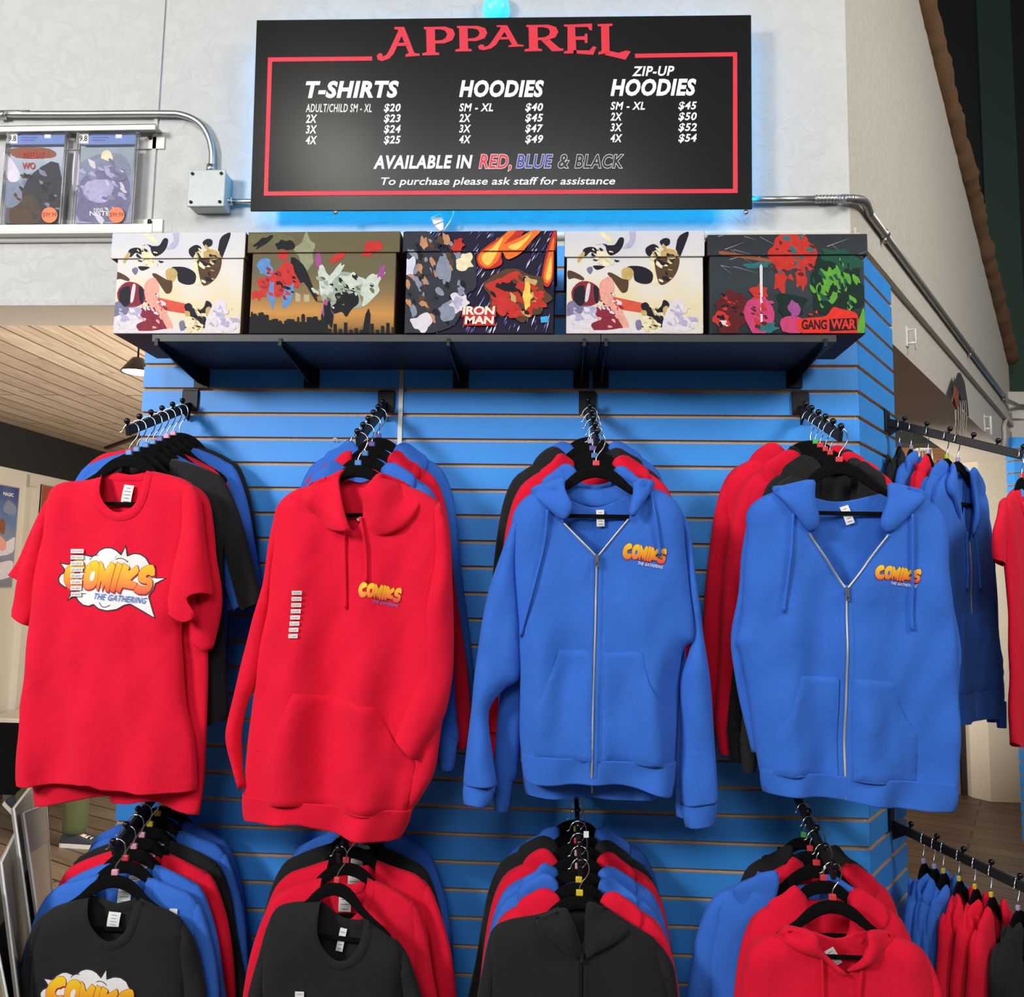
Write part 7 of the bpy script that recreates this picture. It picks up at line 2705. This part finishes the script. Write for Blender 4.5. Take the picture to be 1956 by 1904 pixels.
# ------------------------------------------------------------------ things on and beyond the right-hand beam
q = at(1763, 872, 3.6)
ln = empty('lantern', q, 'small white cage lantern hanging beyond the right-hand opening', 'lantern')
M_LANT = plain('white_lantern_wire', (0.66, 0.62, 0.54, 1), 0.5)
bm = bmesh.new()
w_, h_ = 0.045, 0.11
for sx in (-1, 1):
    for sy in (-1, 1):
        tube(bm, [(sx * w_, sy * w_, -h_ / 2), (sx * w_, sy * w_, h_ / 2)], 0.005, 6)
for zz_ in (-h_ / 2, h_ / 2):
    tube(bm, [(-w_, -w_, zz_), (w_, -w_, zz_), (w_, w_, zz_), (-w_, w_, zz_)], 0.005, 6, True)
for k in range(-1, 2):
    for s in (-1, 1):
        tube(bm, [(k * 0.02, s * w_, -h_ / 2), (k * 0.02, s * w_, h_ / 2)], 0.0022, 6)
bm_obj('cage', bm, M_LANT, ln)
bm = bmesh.new()
lathe(bm, [(0.058, h_ / 2), (0.03, h_ / 2 + 0.03), (0.012, h_ / 2 + 0.045), (0.0, h_ / 2 + 0.05)], (0, 0, 0), 4)
bm_obj('lantern_top', bm, M_LANT, ln)
bm = bmesh.new()
lathe(bm, [(0.0, -h_ / 2), (0.06, -h_ / 2), (0.06, -h_ / 2 + 0.008), (0.0, -h_ / 2 + 0.008)], (0, 0, 0), 4)
bm_obj('lantern_base', bm, M_LANT, ln)
bm = bmesh.new()
tube(bm, [(0, 0, -0.05), (0, 0, 0.0)], 0.014, 10)
bm_obj('candle', bm, M_TAG, ln)
bm = bmesh.new()
tube(bm, [(0, 0, h_ / 2 + 0.045), (0, 0, 2.75 - q.z)], 0.0015, 6)
bm_obj('hanging_cord', bm, M_DARK, ln)

# feather ornament
fo_ = ats(1833, 712, WP, 0.02)
fe = empty('feather_ornament', fo_, 'hanging ornament of dark and rust feathers with trailing threads on the beige beam', 'ornament')
Mx = Matrix(((SD.x, -SN.x, 0), (SD.y, -SN.y, 0), (0, 0, 1)))


def fp(px, py, off=0.02):
    return ats(px, py, WP, off) - fo_


for nm, col, pts, off in (('feather', (0.045, 0.04, 0.042, 1), [(1832, 712), (1840, 730), (1846, 770), (1848, 795), (1838, 780), (1828, 745)], 0.024), ('feather', (0.22, 0.06, 0.035, 1), [(1822, 738), (1828, 748), (1829, 775), (1825, 780), (1820, 760)], 0.034), ('feather', (0.035, 0.032, 0.034, 1), [(1829, 712), (1833, 722), (1830, 750), (1826, 782), (1820, 772), (1819, 742)], 0.028)):
    bm = bmesh.new()
    prism(bm, [fp(x, y, off) for x, y in pts], SN * 0.006)
    bm_obj(nm, bm, plain('feather_%d' % int(col[0] * 1000), col, 0.8, var=0.4, vscale=60, bump=0.6, bscale=90), fe)
rr = random.Random(6)
for k in range(7):
    x = 1823 + k * 3.6
    bm = bmesh.new()
    tube(bm, [fp(x, 765, 0.03), fp(x + rr.uniform(-2, 3), 800, 0.03), fp(x + rr.uniform(-4, 6), 818 + rr.uniform(0, 22), 0.026)], 0.0016, 5)
    bm_obj('thread', bm, plain('pale_thread', (0.50, 0.47, 0.42, 1), 0.8), fe)
# white L hooks
for i, (px, y0, y1, lab) in enumerate(((1749, 630, 668, 'white L-shaped metal hook on the beige beam, nearer one'), (1893, 797, 830, 'white L-shaped metal hook on the beige beam, near its far end'))):
    a, b = ats(px, y0, WP, 0.03), ats(px, y1, WP, 0.03)
    a = b.copy() + Vector((0, 0, abs(a.z - b.z)))
    r = empty('wall_hook', b, lab, 'hook', 'white hooks on the beige beam')
    bm = bmesh.new()
    h_ = a.z - b.z
    tube(bm, [Vector((0, 0, 0)), Vector((0, 0, h_)), Vector((0, 0, h_)) - SN * 0.03], 0.004 if i == 0 else 0.007, 8)
    tube(bm, [Vector((0, 0, h_ * .35)), SN * -0.03 + Vector((0, 0, h_ * 0.35))], 0.005, 8)
    bm_obj('hook_rod', bm, M_WHITE, r)
    bm = bmesh.new()
    prism(bm, [-SN * 0.029 + SD * 0.016 + Vector((0, 0, h_ * .2)), -SN * 0.029 - SD * 0.016 + Vector((0, 0, h_ * .2)), -SN * 0.029 - SD * 0.016 + Vector((0, 0, h_ * 1.15)), -SN * 0.029 + SD * 0.016 + Vector((0, 0, h_ * 1.15))], SN * 0.004)
    bm_obj('hook_plate', bm, M_WHITE, r)
# white cable at the end of the beam
pts = [ats(1923, 798, WP, 0.012), ats(1918, 815, WP, 0.016), ats(1919, 838, WP, 0.016), ats(1915, 856, WP, 0.016), ats(1908, 866, WP, 0.014)]
bm = bmesh.new()
tube(bm, catmull([tuple(p) for p in pts], 5), 0.011, 8)
cb = bm_obj('cable', bm, plain('cream_cable_sheath', (0.66, 0.62, 0.52, 1), 0.5), origin=pts[2])
tag(cb, 'thick cream cable hanging at the far end of the beige beam', 'cable')
# two stray pegs on the slats
for px, py, lab in ((641, 841, 'small white peg end in a slat groove left of the second upper rack arm'),):
    q = at(px, py, -0.004)
    bm = bmesh.new()
    tube(bm, catmull([(-0.006, 0, -0.004), (-0.005, -0.004, 0.003), (0, -0.005, 0.006), (0.005, -0.004, 0.003), (0.006, 0, -0.004)], 4), 0.0018, 6)
    tag(bm_obj('slat_peg', bm, M_WHITE), lab, 'peg').location = q
# white sticker on the hem of the second blue zip hoodie
for ob in [k for k in bpy.data.objects if k.get('label', '').startswith('second blue zip hoodie')]:
    q = at(1119, 1519, ob.location.y - 0.03)
    bm = bmesh.new()
    box(bm, -0.007, 0.007, -0.0006, 0, -0.007, 0.007)
    s_ = bm_obj('size_sticker', bm, M_TAG, ob)
    s_.location = q - ob.location

# white sticker on the shoulder of the second t-shirt of the lower left rack
for ob in [k for k in bpy.data.objects if k.get('label', '').startswith('royal blue t-shirt with a white sticker')]:
    bd_ = [c for c in ob.children if c.name.startswith('body')][0]
    q = at(331, 1741, ob.location.y - 0.02) - ob.location
    y_ = float(surf(bd_.data)(np.array([(q.x, q.z)]))[0])
    bm = bmesh.new()
    box(bm, -0.010, 0.010, -0.0006, 0, -0.009, 0.009)
    s_ = bm_obj('shoulder_sticker', bm, M_TAG, ob)
    s_.location = (q.x, y_ - 0.003, q.z)
